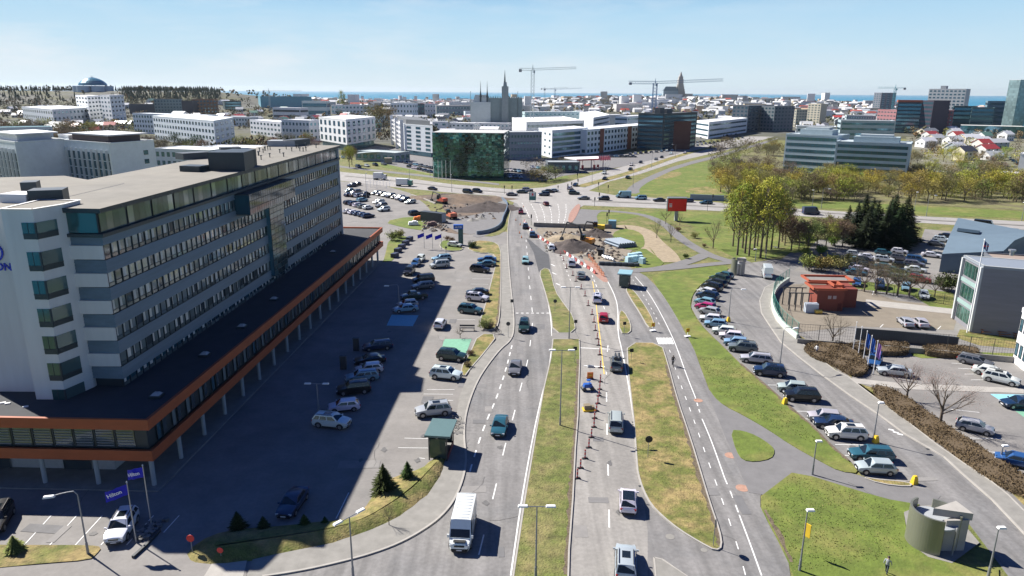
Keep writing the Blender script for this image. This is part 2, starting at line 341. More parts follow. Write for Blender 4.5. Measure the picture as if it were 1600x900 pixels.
# north-west car park, access roads and earthworks
sheet('north_car_park',[(430,300),(520,282),(600,290),(655,306),(668,322),(680,338),(662,356),(600,350),(555,346),(520,352)],CARP,.045,0)
sheet('earthworks',[(640,303),(700,306),(745,308),(778,318),(785,335),(770,360),(730,368),(690,362),(668,345),(690,332),(660,315)],DIRT,.06,1)
sheet('gravel_track',[(690,350),(700,342),(745,336),(775,326),(783,340),(765,362),(725,368)],PATH,.075,1)
sheet('grass_patch',[(636,303),(655,300),(720,306),(695,312),(690,325),(700,334),(690,340),(676,336),(668,322),(655,312)],GRASS,.08,1)
sheet('grass_patch',[(598,347),(640,338),(675,342),(672,352),(664,361),(630,356)],LUSH,.08,1)
sheet('path',[(775,308),(795,315),(790,335),(785,352),(765,366),(748,372),(735,368),(765,358),(778,342),(782,325)],PATH,.085,1)
sheet('verge_grass',[(796,316),(800,322),(796,337),(793,358),(775,370),(745,369),(765,360),(783,347),(789,330)],GRASS,.07,1)
# hotel car park planting and pavement
island('pavement',[(783,420),(783,480),(783,520),(775,533),(752,556),(735,580),(718,620),(712,660),(700,668),(698,712),(688,745),(668,775),(625,805),(575,830),(520,850),(430,868),(395,876),(385,905),(410,902),(470,893),(520,882),(575,868),(622,851),(660,830),(690,808),(712,780),(725,745),(729,715),(725,690),(726,655),(735,622),(748,592),(765,567),(782,546),(797,534),(803,520),(803,490),(798,450),(794,400),(793,380),(782,385)],CONCD,0,.1,False)
kerb([(800,322),(796,337),(793,360),(794,400),(798,450),(803,490),(803,520),(797,534),(782,546),(765,567),(748,592),(735,622),(726,655),(725,690),(729,715),(725,745),(712,780),(690,808),(660,830),(622,851),(575,868),(520,882),(470,893),(410,902)],None,.22)
island('planting_strip',[(742,376),(770,378),(782,386),(783,420),(782,470),(780,500),(776,514),(758,518),(748,508),(758,480),(768,440),(777,405),(768,396),(745,396),(728,388)],DRY,1,.16)
island('lawn',[(690,377),(700,376),(720,384),(724,392),(700,393),(686,386)],LUSH,1,.14)
island('grass_patch',[(748,523),(778,524),(757,552),(735,577),(724,592),(720,576),(733,556)],DRY,1,.16)
sheet('lawn',[(618,366),(642,372),(640,378),(612,408),(598,410),(602,398),(606,380)],LUSH,.09,0)
# grassy bank by the entrance: a real mound
def bank():
    out=GP([(290,862),(300,880),(340,884),(400,876),(470,862),(540,846),(590,828),(640,802),(672,772),(692,742),(698,712),(690,712),(672,720),(660,732),(615,745),(588,762),(577,785),(560,805),(540,812),(500,815),(440,822),(380,826),(330,835)],1)
    cen=GP([(340,862),(420,850),(500,838),(560,824),(610,796),(650,766),(682,730)],2,False)
    mb=MB(); n=len(out)
    cx=lambda p:min(cen,key=lambda q:(q-p).length)
    r0=[(p.x,p.y,.02) for p in out]; r1=[]; r2=[]
    for p in out:
        q=cx(p); a=p.lerp(q,.4); b=p.lerp(q,.97); r1.append((a.x,a.y,.42+U(-.08,.08))); r2.append((b.x,b.y,.62))
    mb.add(r0+r1+r2,[(i,(i+1)%n,n+(i+1)%n,n+i) for i in range(n)]+[(n+i,n+(i+1)%n,2*n+(i+1)%n,2*n+i) for i in range(n)])
    o=struct('grass_bank',mb,DRY,80)
bank()
sheet('path',[(1100,600),(1115,618),(1132,633),(1162,648),(1200,669),(1237,694),(1282,719),(1312,735),(1345,744),(1380,757),(1450,765),(1470,775),(1450,800),(1390,784),(1305,759),(1240,741),(1200,775),(1170,770),(1140,700)],PATH,.05,0)
sheet('verge_grass',[(-80,862),(-60,852),(60,853),(140,853),(160,856),(150,868),(140,876),(60,882),(0,888),(-80,895)],DRY,.1,1)
sheet('pavement',[(-90,900),(0,888),(140,877),(205,868),(250,832),(300,838),(290,862),(300,880),(385,876),(385,905),(200,990),(-90,960)],CARP,.05,0)
sheet('concrete_ramp',[(332,880),(386,877),(380,902),(318,903)],CONC,.07,0)
# green and blue bays
for m,q in ((GREEN,[(694,530),(737,530),(728,553),(688,556)]),(BLUEB,[(612,492),(654,493),(645,510),(604,509)]),(BLUEB,[(1547,616),(1600,617),(1605,632),(1572,632)]),(GREEN,[(1572,632),(1605,632),(1630,655),(1605,656)])):
    mb=MB(); mb.poly([(p.x,p.y,.042) for p in (lambda l: l if (l[1]-l[0]).cross(l[2]-l[1]).z>0 else l[::-1])(GP(q))]); struct('painted_bay',mb,m)
# medians of the avenue
island('median_grass',[(842,426),(851,419),(860,423),(867,455),(882,477),(896,495),(900,521),(864,521),(861,490),(850,450)],GRASS,1)
island('median_grass',[(864,531),(905,531),(906,560),(904,610),(903,650),(899,700),(895,780),(889,860),(886,960),(794,960),(803,895),(820,782),(838,675),(850,607),(861,560)],GRASS,0)
sheet('path',[(862,521),(900,521),(905,531),(863,531)],CARP,.12,0)
sheet('dark_asphalt_wedge',[(822,372),(828,375),(848,392),(857,398),(860,421),(850,418),(842,426),(834,395)],ASPHD,.05,0)
sheet('pavement_strip',[(812,333),(820,330),(835,352),(842,375),(830,375),(818,352)],CONCD,.06,0)
island('dry_verge',[(980,536),(1033,537),(1043,568),(1058,625),(1080,690),(1095,740),(1110,790),(1124,830),(1128,856),(1118,862),(1095,850),(1062,830),(1037,810),(1017,790),(1005,767),(997,742),(995,722),(991,662),(986,620),(981,575)],DRY,1,km=CONC)
island('dry_verge',[(977,452),(984,450),(993,458),(1007,477),(1022,503),(1020,514),(1012,512),(1000,490),(985,467)],DRY,1)
island('grass_patch',[(967,487),(975,487),(986,507),(985,522),(968,522)],DRY,1)
island('lawn',[(1141,673),(1160,674),(1182,682),(1205,697),(1211,707),(1205,718),(1180,723),(1160,720),(1150,705)],LUSH,1,.1,False)
island('lawn',[(1017,430),(1050,425),(1132,414),(1140,422),(1120,430),(1107,436),(1092,448),(1081,463),(1078,481),(1087,498),(1098,513),(1113,528),(1130,544),(1155,569),(1178,589),(1210,616),(1238,641),(1270,668),(1295,696),(1326,722),(1345,741),(1312,738),(1282,722),(1237,697),(1200,672),(1162,650),(1132,635),(1115,620),(1107,605),(1096,575),(1083,541),(1060,500),(1040,467),(1025,447)],LUSH,1,.1,False)
island('verge_grass',[(1345,746),(1375,751),(1405,753),(1425,757),(1420,762),(1375,757)],DRY,1,.1)
island('lawn',[(1190,776),(1237,740),(1270,746),(1305,757),(1350,771),(1390,782),(1437,790),(1412,803),(1418,845),(1440,865),(1487,880),(1560,890),(1562,960),(1275,960),(1240,900),(1232,880),(1215,845),(1200,815),(1190,797)],LUSH,0,.1,False)
sheet('gravel_apron',[(1412,802),(1437,792),(1480,790),(1530,850),(1487,882),(1450,872),(1420,850)],CONCD,.145,0)
sheet('dirt_strip',[(975,360),(985,357),(1005,375),(1030,408),(1018,412),(1000,395)],SAND,.06,1)
island('traffic_island',[(1022,873),(1035,876),(1078,905),(1025,905)],CONCD,0,.1,True)
# paths across the park
P1=[(945,341),(1000,337),(1035,350),(1055,368),(1082,388),(1110,402),(1145,408)]
mb=MB(); mb.strip(GP([(905,329),(960,330),(1010,336),(1042,352),(1062,372),(1090,390),(1120,404),(1160,412)],2,False),3.2,.075); struct('path',mb,PATH)
mb=MB(); mb.strip(GP([(985,424),(1020,420),(1050,417),(1090,404),(1102,398)],2,False),3.4,.08); struct('path',mb,PATH)
mb=MB(); mb.strip(GP([(985,424),(1050,420),(1130,411),(1170,409)],2,False),2.8,.085); struct('path',mb,PATH)
mb=MB(); mb.strip(GP([(965,355),(985,354),(1008,362),(1020,378),(1040,395),(1048,410)],2,False),5.5,.07); struct('gravel_track',mb,SAND)
mb=MB(); mb.strip(GP([(915,350),(913,335),(925,328)],1,False),8,.07); struct('path',mb,PATH)
# right-hand street: kerbs, pavement, yards
island('pavement',[(1187,470),(1190,490),(1203,510),(1220,535),(1250,560),(1282,585),(1330,620),(1375,650),(1415,680),(1475,715),(1510,747),(1550,782),(1600,835),(1700,920),(1720,890),(1600,800),(1575,775),(1550,755),(1505,725),(1462,695),(1405,650),(1360,617),(1325,590),(1305,580),(1275,557),(1245,530),(1213,503),(1203,480),(1207,462),(1228,440),(1215,440),(1195,450)],CONCD,0,.12,True)
sheet('yard',[(1190,425),(1245,392),(1260,375),(1440,372),(1445,358),(1700,380),(1700,860),(1600,810),(1505,730),(1325,592),(1245,530),(1210,500),(1200,478),(1207,455)],CARP,.025,0)
sheet('yard_soil',[(1210,470),(1230,445),(1320,440),(1400,470),(1500,480),(1490,516),(1330,510),(1245,520),(1222,505)],mat('tan_asphalt',(.21,.18,.14),.9,var=.12,scale=.5),.04,0)
sheet('concrete_path',[(1353,468),(1400,473),(1490,483),(1488,491),(1400,482),(1352,477)],CONC,.06,0)
sheet('lawn',[(1325,438),(1400,445),(1430,450),(1490,458),(1490,484),(1455,480),(1425,462),(1330,450)],LUSH,.055,0)
sheet('concrete_path',[(1325,591),(1420,600),(1600,607),(1600,615),(1420,609),(1335,599)],CONC,.06,0)
sheet('lawn',[(1420,543),(1440,548),(1600,553),(1600,563),(1540,560),(1440,560),(1425,556)],LUSH,.06,0)
sheet('dry_lawn',[(1500,515),(1600,528),(1600,546),(1530,540),(1494,528)],DRY,.06,0)
sheet('lawn',[(1250,532),(1330,590),(1440,670),(1560,750),(1600,790),(1700,880),(1700,780),(1560,735),(1500,700),(1430,640),(1370,608),(1330,596),(1330,570),(1250,525)],DRY,.05,0)
sheet('lawn',[(1220,345),(1440,350),(1440,368),(1330,374),(1270,374),(1215,392)],GRASS,.05,0)
sheet('dark_bay',[(1212,412),(1235,395),(1262,398),(1258,404),(1240,412)],PATH,.05,0)
# road markings
mb=MB()
dashes(mb,[(822,375),(824,400),(826,430),(830,470),(832,490)],.13,3,5,ZR+.012)
dashes(mb,[(832,505),(826,560),(815,600),(800,660),(788,700),(775,760),(760,820),(740,900)],.13,3,6,ZR+.012)
dashes(mb,[(800,540),(790,580),(775,625),(757,665),(742,710),(732,745)],.18,1.6,1.6,ZR+.012)
line(mb,[(862,545),(857,580),(846,620),(833,680),(815,780),(798,900)],.14)
line(mb,[(855,465),(861,500),(862,525)],.12)
dashes(mb,[(950,540),(947,570),(948,640),(949,700),(951,760),(952,830),(953,910)],.15,3,6.5,ZR+.012)
dashes(mb,[(868,360),(872,385),(880,410),(892,440)],.12,1.2,2.6,ZR+.012)
dashes(mb,[(925,430),(935,455),(944,480),(951,510)],.14,2,2,ZR+.012)
line(mb,[(935,417),(950,440),(962,465),(966,485),(965,520),(972,548),(980,590),(986,625),(991,662)],.16)
line(mb,[(992,432),(1012,455),(1030,485),(1050,525),(1060,550),(1072,585),(1086,620)],.13)
line(mb,[(1097,655),(1112,690),(1132,747)],.13)
dashes(mb,[(1086,620),(1091,637),(1097,655)],.13,1,1,ZR+.012); dashes(mb,[(1132,747),(1144,775),(1155,805)],.13,1.3,1.3,ZR+.012)
line(mb,[(1155,805),(1172,850),(1190,900)],.13)
dashes(mb,[(985,432),(1005,460),(1022,490),(1034,515)],.1,1,2,ZR+.012)
dashes(mb,[(1046,547),(1061,594),(1074,629),(1089,670),(1106,720),(1128,780),(1153,855),(1165,900)],.1,1.2,2.4,ZR+.012)
for k in range(5): line(mb,[(1027+k*5,528),(1031+k*5,538)],.45,n=0)
for k in range(7): line(mb,[(806+k*8,489.5),(810+k*8,489.5)],.35,n=0)
for y0,x0,x1 in ((541,868,960),):
    for k in range(8): pass
line(mb,[(903,543.5),(953,546)],.25,n=0); line(mb,[(912,571.5),(945,573.5)],.3,n=0)
for a,b,c,d in ((830,352,815,316),(841,350,828,316),(852,350,842,316),(862,350,856,316),(872,350,871,316),(880,350,884,317)): dashes(mb,[(a,b),((a+c)/2+3,(b+d)/2),(c,d)],.16,3.5,1.8,ZR+.022)
for a,b,c,d in ((540,271.5,790,298.5),(540,279,790,303.5),(925,309.5,1590,349),(925,318.5,1590,356)): dashes(mb,[(a,b),((a+c)/2,(b+d)/2+(-.5 if a<600 else -1.5)),(c,d)],.2,4,6,ZR+.022,n=0)
dashes(mb,[(885,289),(960,271.5),(1060,242)],.2,3,6,ZR+.022); dashes(mb,[(925,291),(985,274),(1060,248)],.2,3,6,ZR+.022)
for x,y in ((866,428),(872,445),(864,415)): line(mb,[(x-3,y-2),(x+3,y+1)],.3,n=0)
# stalls of the hotel car park
for (a,b,c,d) in ((632,685,673,686),(622,700,669,700.5),(655,716,664,717),(667,609,710,609),(662,616,708,616.5),(698,626,708,626),(545,770,525,811),(720,480,747,480.5),(716,487,745,488),(711,500,742,500),(738,436,765,436),(735,444,763,444.5)): line(mb,[(a,b),(c,d)],.1,.042,n=0)
for k in range(6):
    x=38+k*40; line(mb,[(x,852),(x+42,806)],.1,.042,n=0)
for (a,b,c,d) in ((1200,602,1222,602.5),(1245,643,1268,643.5),(1258,655,1268,656),(1320,712,1332,713),(1305,695,1362,696),(1487,568,1512,568.5),(1497,576,1520,577),(1507,585,1530,585),(1517,594,1540,594),(1500,606,1525,609),(1485,640,1530,645),(1510,685,1565,686),(1500,700,1600,714),(1365,455,1363,461),(1403,458,1401,465),(1375,512,1380,507),(1465,515,1470,510)): line(mb,[(a,b),(c,d)],.12,.055,n=0)
for x,y in ((1393,671),(1400,675),(1407,678)): line(mb,[(x-5,y),(x+4,y+2)],.35,n=0)
struct('road_markings',mb,PAINT)
mb=MB()
line(mb,[(926,440),(931,470),(934,500),(938,530),(941,560),(944,585)],.14,ZR+.014); struct('yellow_marking',mb,YPAINT)
mb=MB()
for q in ([(903,318),(908,322),(900,340),(893,349),(887,347),(890,332)],): mb.prism(GP(q,1),ZR,ZR+.1)
mb.prism(GP([(908,398),(925,400),(945,430),(952,442),(940,440),(918,418)],1),ZR,ZR+.02)
struct('red_surfacing',mb,mat('red_surfacing',(.33,.19,.15),.9,var=.2,scale=1))
mb=MB()
for x,y,r in ((1142,712,.7),(1160,763,.7),(1091,626,.6)): p=G(x,y); mb.cyl((p.x,p.y,ZR),(p.x,p.y,ZR+.012),r,r,16)
struct('faded_marking',mb,mat('faded_orange',(.38,.22,.16),.9,var=.2,scale=2))
mb=MB()
for x,y,r in ((1047,839,.42),(1100,860,.3),(784,544,.3)): p=G(x,y); mb.cyl((p.x,p.y,ZR),(p.x,p.y,ZR+.015),r,r,20)
struct('manhole_cover',mb,CONCD)

# repairs, cracks and drains in the paving
def repairs():
    random.seed(40); mb=MB(); zones=[((560,700),(600,800)),((640,760),(400,700)),((730,800),(560,880)),((745,830),(480,700)),((905,960),(540,880)),((1290,1500),(700,860)),((1180,1330),(430,620)),((1330,1560),(620,700)),((1100,1180),(560,860)),((20,200),(800,850)),((600,760),(390,600)),((800,850),(380,520)),((880,940),(430,540))]
    for k in range(46):
        (x0,x1),(y0,y1)=zones[k%len(zones)]; p=G(U(x0,x1),U(y0,y1)); w,l=U(.5,1.8),U(.8,5); a=U(-.1,.1)+(1.57 if R()<.3 else 0); c,s_=math.cos(a),math.sin(a)
        q=[(p.x+u*c-v*s_,p.y+u*s_+v*c,.0465+.0002*k) for u,v in ((-w/2,-l/2),(w/2,-l/2),(w/2,l/2),(-w/2,l/2))]; mb.quad(*q,m=k%3)
    struct('asphalt_repair',mb,[mat('repair_dark',(.15,.148,.15),.9,var=.12,scale=1),mat('repair_mid',(.185,.18,.178),.9,var=.1,scale=1),mat('repair_pale',(.235,.225,.215),.9,var=.1,scale=1)])
    mb=MB()
    for k in range(34):
        (x0,x1),(y0,y1)=zones[k%len(zones)]; p=G(U(x0,x1),U(y0,y1)); a=U(-.25,.25)+(1.57 if R()<.5 else 0); pts=[p]
        for i in range(int(U(5,16))): a+=U(-.5,.5)*(1 if i%3 else .2); pts.append(pts[-1]+Vector((math.sin(a),math.cos(a),0))*U(.2,.6))
        mb.strip(pts,U(.02,.05),.058)
    struct('asphalt_cracks',mb,mat('crack_sealant',(.075,.073,.072),.9,var=.1))
    mb=MB()
    for (x,y) in [(524,665),(540,641),(600,700),(560,720),(680,648),(700,592),(708,562),(735,489),(748,470),(660,686),(650,716),(690,508),(1340,700),(1360,735),(1300,665),(1250,630),(1500,600),(1520,672),(1470,640),(780,700),(760,790),(948,720),(960,800),(940,620),(90,830),(150,830),(600,520),(1160,552),(1140,530)]:
        p=G(x+U(-8,8),y+U(-4,4)); n=11; mb.add([(p.x,p.y,.0525)]+[(p.x+U(.15,.5)*math.cos(i*.571),p.y+U(.2,.7)*math.sin(i*.571),.0525) for i in range(n)],[(0,i+1,(i+1)%n+1) for i in range(n)])
    struct('oil_stains',mb,mat('oil_stain',(.12,.117,.115),.75,var=.15,scale=3))
    mb=MB()
    for x,y in ((728,700),(742,608),(770,556),(1001,760),(990,660),(975,560),(899,640),(893,760),(862,560),(1450,702),(1350,632),(820,500),(806,430),(656,812)): p=G(x,y); mb.box((p.x,p.y,.045),(.45,.3,.02),.2)
    struct('drain_cover',mb,DMETAL)
repairs()

# worn soil along the kerbs
SOIL=mat('worn_soil',(.135,.105,.07),.97,var=.4,scale=2.5,bump=.5)
def ragged(px,wd,z=.156):
    random.seed(len(px)); pts=GP(px,2,False); fine=[]
    for a,b in zip(pts,pts[1:]):
        n=max(1,int((b-a).length/.6)); fine+=[a.lerp(b,i/n) for i in range(n)]
    L=offs(fine,-wd*.2); Q=[q for q in fine]; mb=MB(); prev=None
    nr=offs(fine,1.0)
    for i,p in enumerate(fine):
        d=(nr[i]-p); w_=wd*U(.35,1.15); cur=(p-d*wd*.1,p+d*w_)
        if prev: mb.quad((prev[0].x,prev[0].y,z),(cur[0].x,cur[0].y,z),(cur[1].x,cur[1].y,z),(prev[1].x,prev[1].y,z))
        prev=cur
    struct('worn_edge',mb,SOIL)
ragged([(902,900),(891,860),(896,780),(900,700),(904,650),(905,610),(907,560)][::1] if 0 else [(885,900),(888,860),(893,780),(898,700),(902,650),(903,610),(905,560)],.45)
ragged([(1126,855),(1122,830),(1108,790),(1093,740),(1078,690),(1057,625),(1042,568)][::1],.5)
ragged([(1235,880),(1218,845),(1203,817),(1193,797)][::1],-.5,.138)
ragged([(1327,721),(1297,695),(1272,668),(1240,641),(1212,615),(1180,588),(1157,568)],.5,.138)
ragged([(776,512),(781,480),(783,440),(783,400)],.4,.196)
# ============================================================ hotel
def text_mesh(s,size,m,ext=.04,bold=True):
    cu=bpy.data.curves.new('lettering','FONT'); cu.body=s; cu.size=size; cu.extrude=ext; cu.align_x='CENTER'
    if bold: cu.offset=size*.018
    o=bpy.data.objects.new('lettering',cu); C.objects.link(o); dg=bpy.context.evaluated_depsgraph_get(); dg.update()
    me=bpy.data.meshes.new_from_object(o.evaluated_get(dg)); bpy.data.objects.remove(o); me.materials.clear(); me.materials.append(m); return me
HBAND=mat('blue_grey_lap_cladding',(.125,.175,.22),.5,var=.14,scale=.6,streak=(1,.15,3)); HORANGE=mat('orange_fascia',(.35,.08,.025),.6,var=.14,scale=.8,streak=(.5,.5,2))
HWHITE=mat('hotel_white_wall',(.62,.60,.59),.8,var=.07,scale=.5,streak=(1.2,1.2,.12)); HDARK=mat('hotel_dark_frame',(.02,.035,.045),.45,var=.1)
HSIGN=mat('blue_sign_lettering',(.01,.02,.42),.4,var=0); FLAGB=mat('blue_flag_cloth',(.012,.015,.42),.8,var=.08); LETW=mat('white_lettering',(.8,.8,.8),.6,var=0)
POST=mat('round_column_paint',(.30,.34,.37),.6,var=.05)
def hotel():
    K=Vector((-36.5,64.4,0)); K2=Vector((-31.6,168.9,0)); Lf=Vector((-100,66.2,0)); Bk=Vector((-98,172,0))
    e=thing('hotel_building','long eight-storey hotel slab with blue-grey bands standing on an orange-banded podium','hotel',(K.x,K.y,0),0,[])
    O=K; loc=lambda v:(v[0]-O.x,v[1]-O.y,v[2])
    def part(name,mb,mats,par=e,smooth=None): return link(name,mb.mesh(name,mats,smooth),par)
    def shift(mb): mb.v=[(a-O.x,b-O.y,c) for a,b,c in mb.v]; return mb
    # podium
    fp=[K,K2,Bk,Lf]
    def inset(d): return [K+Vector((-d,d,0)),K2+Vector((-d,-d,0)),Bk+Vector((d,-d,0)),Lf+Vector((d,d,0))]
    mb=MB(); mb.prism(inset(.35),7.0,7.7); part('roof',shift(mb),ROOFD)
    for z0,z1 in ((6.87,8.0),(3.4,4.55)):
        mb=MB(); o,i=[K,K2,Bk,Lf],inset(.35)
        for a in range(4):
            b=(a+1)%4; p=[o[a],o[b],i[b],i[a]]
            mb.prism(p,z0,z1,0,1)
        mb.m=[m if True else 0 for m in mb.m]; part('fascia',shift(mb),[HORANGE,HORANGE])
    mb=MB(); mb.poly([(q.x,q.y,3.41) for q in inset(.2)][::-1]) ; part('soffit',shift(mb),mat('soffit',(.25,.25,.25),.8))
    mb=MB(); mb.prism(inset(.6),4.5,6.95,cap=False); part('wall',shift(mb),HDARK)
    # upper-floor windows of the podium
    fr=(Lf-K).normalized(); sd=(K2-K).normalized()
    def face_win(p0,dirv,nrm,w,z0,z1,mt,name='window',off=.06,slats=0):
        a=p0+nrm*off; b=a+dirv*w; mb=MB()
        mb.quad((a.x,a.y,z0),(b.x,b.y,z0),(b.x,b.y,z1),(a.x,a.y,z1),0)
        n2=Vector((0,0,1)).cross(dirv)
        if n2.dot(nrm)>0: mb.f=[f[::-1] for f in mb.f]
        mb.box(((a.x+b.x)/2+nrm.x*.03,(a.y+b.y)/2+nrm.y*.03,z1),(w+.1,.1,.08),math.atan2(dirv.y,dirv.x),1)
        mb.box((a.x+nrm.x*.03,a.y+nrm.y*.03,(z0+z1)/2),(.07,.1,z1-z0),math.atan2(dirv.y,dirv.x),1)
        for s in range(slats): mb.box(((a.x+b.x)/2+nrm.x*.05,(a.y+b.y)/2+nrm.y*.05,z0+.2+s*.3),(w*.9,.06,.035),math.atan2(dirv.y,dirv.x),2)
        return part(name,shift(mb),[mt,HDARK,GREY])
    nf=Vector((0,-1,0)); ns=Vector((sd.y,-sd.x,0))
    for k in range(10): face_win(K+Vector((-.9,.6,0))+fr*(1+k*2.15)+fr*1.9,-fr,nf,1.9,4.65,6.8,WIN,slats=6)
    for k in range(33):
        face_win(K+Vector((-.6,0,0))+sd*(2.2+k*3.1),sd,ns,.75,4.65,6.8,WINM if k%4 else GBLUE); face_win(K+Vector((-.6,0,0))+sd*(3.35+k*3.1),sd,ns,.75,4.65,6.8,WIN)
    # ground floor
    mb=MB(); mb.prism([K+Vector((-6.5,4,0)),K2+Vector((-6.5,-6,0)),Bk,Lf+Vector((0,4,0))],0,3.42,cap=False); part('wall',shift(mb),mat('ground_floor_wall',(.42,.42,.42),.8,var=.1))
    for k in range(22): face_win(K+Vector((-6.5,4,0))+sd*(3+k*4.2),sd,ns,3.2,.3,2.9,WIN)
    for k in range(5): face_win(K+Vector((-9,4,0))+fr*(k*9+3),-fr,nf,3.0,0.1,1.2,WIN)
    mb=MB(); a=math.atan2(sd.y,sd.x); 
    mb.prism([K+Vector((.2,-.2,0)),K2+Vector((.2,0,0)),K2+Vector((-6.5,0,0)),K+Vector((-6.5,4,0)),Lf+Vector((0,4,0)),Lf+Vector((0,-.3,0))],0,.13); part('terrace',shift(mb),CONCD)
    for k in range(19):
        p=K+Vector((-.8,1,0))+sd*(k*5.6); mb=MB(); mb.cyl((p.x,p.y,0.1),(p.x,p.y,3.42),.24,.24,12); part('column',shift(mb),POST,smooth=40)
    for k in range(1,9):
        p=K+Vector((-1,1,0))+fr*(k*5.7); mb=MB(); mb.cyl((p.x,p.y,0.1),(p.x,p.y,3.42),.24,.24,12); part('column',shift(mb),POST,smooth=40)
    # roof domes on the podium
    for px,py in ((345,420),(320,556),(245,620),(378,512),(428,469),(520,395)):
        p=G(px,py,7.7); mb=MB(); mb.box((p.x,p.y,7.85),(1.2,1.2,.3),0,0); mb.box((p.x,p.y,8.1),(1,1,.25),0,1,.5); part('roof_light',shift(mb),[HDARK,GREY])
    p=G(510,367,7.7); mb=MB(); mb.box((p.x,p.y,8.4),(1.5,1.5,1.4)); part('vent',shift(mb),HDARK)
    for px,py in ((12,631),(5,630),(40,636)):
        p=G(px,py,7.7); mb=MB(); mb.box((p.x,p.y,7.76),(.5,.3,.1),.5); part('roof_outlet',shift(mb),WHITE)
    # tower
    A=Vector((-43.5,73.2,0)); B=Vector((-39.7,161.5,0)); d=(B-A).normalized(); n=Vector((d.y,-d.x,0)); W=15.5; FL=Vector((-47.2,73.4,0))
    BL=B-n*W; core=[A-n*.2,B-n*.2,BL,FL-Vector((12,-.4,0)),FL+Vector((0,.35,0))]
    mb=MB(); mb.prism(core,7.0,27.5,cap=False); part('wall',shift(mb),HDARK)
    ang=math.atan2(d.y,d.x); LEN=(B-A).length
    zt=[24-3.05*k for k in range(6)]
    def band(z0,z1):
        nl=max(1,round((z1-z0)/.38)); mb=MB(); h=(z1-z0)/nl
        for i in range(nl):
            za=z0+i*h; zb=za+h
            for (p,q,nn) in ((A,B,n),(FL,A,nf)):
                a0,b0=p+nn*.14,q+nn*.14; a1,b1=p+nn*.05,q+nn*.05
                if p is A: a0=A+n*.14+nf*.14; a1=A+n*.05+nf*.05
                else: b0=A+n*.14+nf*.14; b1=A+n*.05+nf*.05
                mb.quad((a0.x,a0.y,za),(b0.x,b0.y,za),(b1.x,b1.y,zb),(a1.x,a1.y,zb))
                mb.quad((a0.x-nn.x*.5,a0.y-nn.y*.5,za-.001*i),(b0.x-nn.x*.5,b0.y-nn.y*.5,za-.001*i),(b0.x,b0.y,za),(a0.x,a0.y,za))
        part('cladding_band',shift(mb),HBAND)
    for k,z in enumerate(zt):
        band(z+(.0),z+(.9 if k==0 else 1.4))
    # back and end walls
    mb=MB(); mb.prism([B+n*.25,B+n*.25+d*.3,BL+d*.3,BL-n*.3,FL-Vector((12.3,-.4,0)),FL-Vector((12,-.4,0)),BL+Vector((0,0,0)),B],7.5,27.5); part('wall',shift(mb),HWHITE)
    # white panels on the short front face
    for z in zt[:5]:
        mb=MB(); mb.box(((FL.x+A.x)/2,73.15,z-.78),(A.x-FL.x,.3,1.5)); part('wall_panel',shift(mb),HWHITE)
    # windows of the long face
    nW=66; wd=LEN/nW; cnt=0; rest=MB(); order=sorted([(j*1.0,k,j) for k in range(6) for j in range(nW)])
    for _,k,j in order:
        z1=zt[k]-.03; z0=z1-1.58 if k<5 else 7.75; p=A+d*(j*wd+.05)-n*.08; q=p+d*(wd-.1)
        if 105<A.y+j*wd*d.y<0: continue
        tgt=rest if cnt>=98 else MB()
        mm=0 if (j*7+k*13)%5 else 2
        if k>=5: mm=3
        mid=z0+.42
        tgt.quad((p.x,p.y,mid),(q.x,q.y,mid),(q.x,q.y,z1),(p.x,p.y,z1),mm); tgt.quad((p.x,p.y,z0),(q.x,q.y,z0),(q.x,q.y,mid-.03),(p.x,p.y,mid-.03),0)
        c=(p+q)/2+n*.05
        tgt.box((p.x+n.x*.04,p.y+n.y*.04,(z0+z1)/2),(.12,.12,z1-z0),ang,1)
        tgt.box((c.x-n.x*.02,c.y-n.y*.02,mid),(wd*.9,.05,.05),ang,1)
        if (j*3+k*5)%4!=0: # drawn curtains behind the pane
            f=.25+((j*31+k*17)%10)/22; cc=p+d*(wd-.1)*(f/2)+n*.012
            tgt.box((cc.x,cc.y,(mid+z1)/2),((wd-.1)*f,.01,z1-mid-.1),ang,4)
        if tgt is not rest: part('window',shift(tgt),[WINM,HDARK,WIN,GBLUE,HCURT])
        cnt+=1
    o=part('window',shift(rest),[WINM,HDARK,WIN,GBLUE,HCURT]); o['kind']='stuff'
    # penthouse glazing
    nb=17; bw=LEN/nb
    for j in range(nb):
        p=A+d*(j*bw+.2)-n*.1; q=p+d*(bw-.4); mb=MB()
        for s in range(4):
            a=p.lerp(q,s/4)+d*.02; b=p.lerp(q,(s+1)/4)-d*.02; mb.quad((a.x,a.y,25.3),(b.x,b.y,25.3),(b.x,b.y,27.45),(a.x,a.y,27.45),(0,2,0,0)[(s+j)%4])
        part('penthouse_window',shift(mb),[GPENT,HDARK,WINM])
    mb=MB(); mb.quad((FL.x+.3,73.2,25.3),(A.x-.3,73.2,25.3),(A.x-.3,73.2,27.45),(FL.x+.3,73.2,27.45)); part('penthouse_window',shift(mb),[HGL])
    mb=MB()
    mb.prism([A+nf*.45+n*.45,B+n*.45+d*.3,B-n*.2+d*.3,A-n*.2,FL+Vector((0,.3,0)),FL+nf*.45],24.9,25.25)
    part('ledge',shift(mb),HDARK)
    rf=[A+nf*.6+n*.6,B+n*.6+d*.8,BL+d*.8-n*.2,FL+Vector((-12,.4,0)),FL+nf*.5]
    mb=MB(); mb.prism(rf,27.5,28.0,0,1); part('roof',shift(mb),[HDARK,ROOFG])
    # stair tower with corner windows
    T=[Vector((-48.0,69.8,0)),Vector((-46.9,73.2,0)),Vector((-46.9,76,0)),Vector((-51.2,76,0)),Vector((-51.2,69.8,0))]
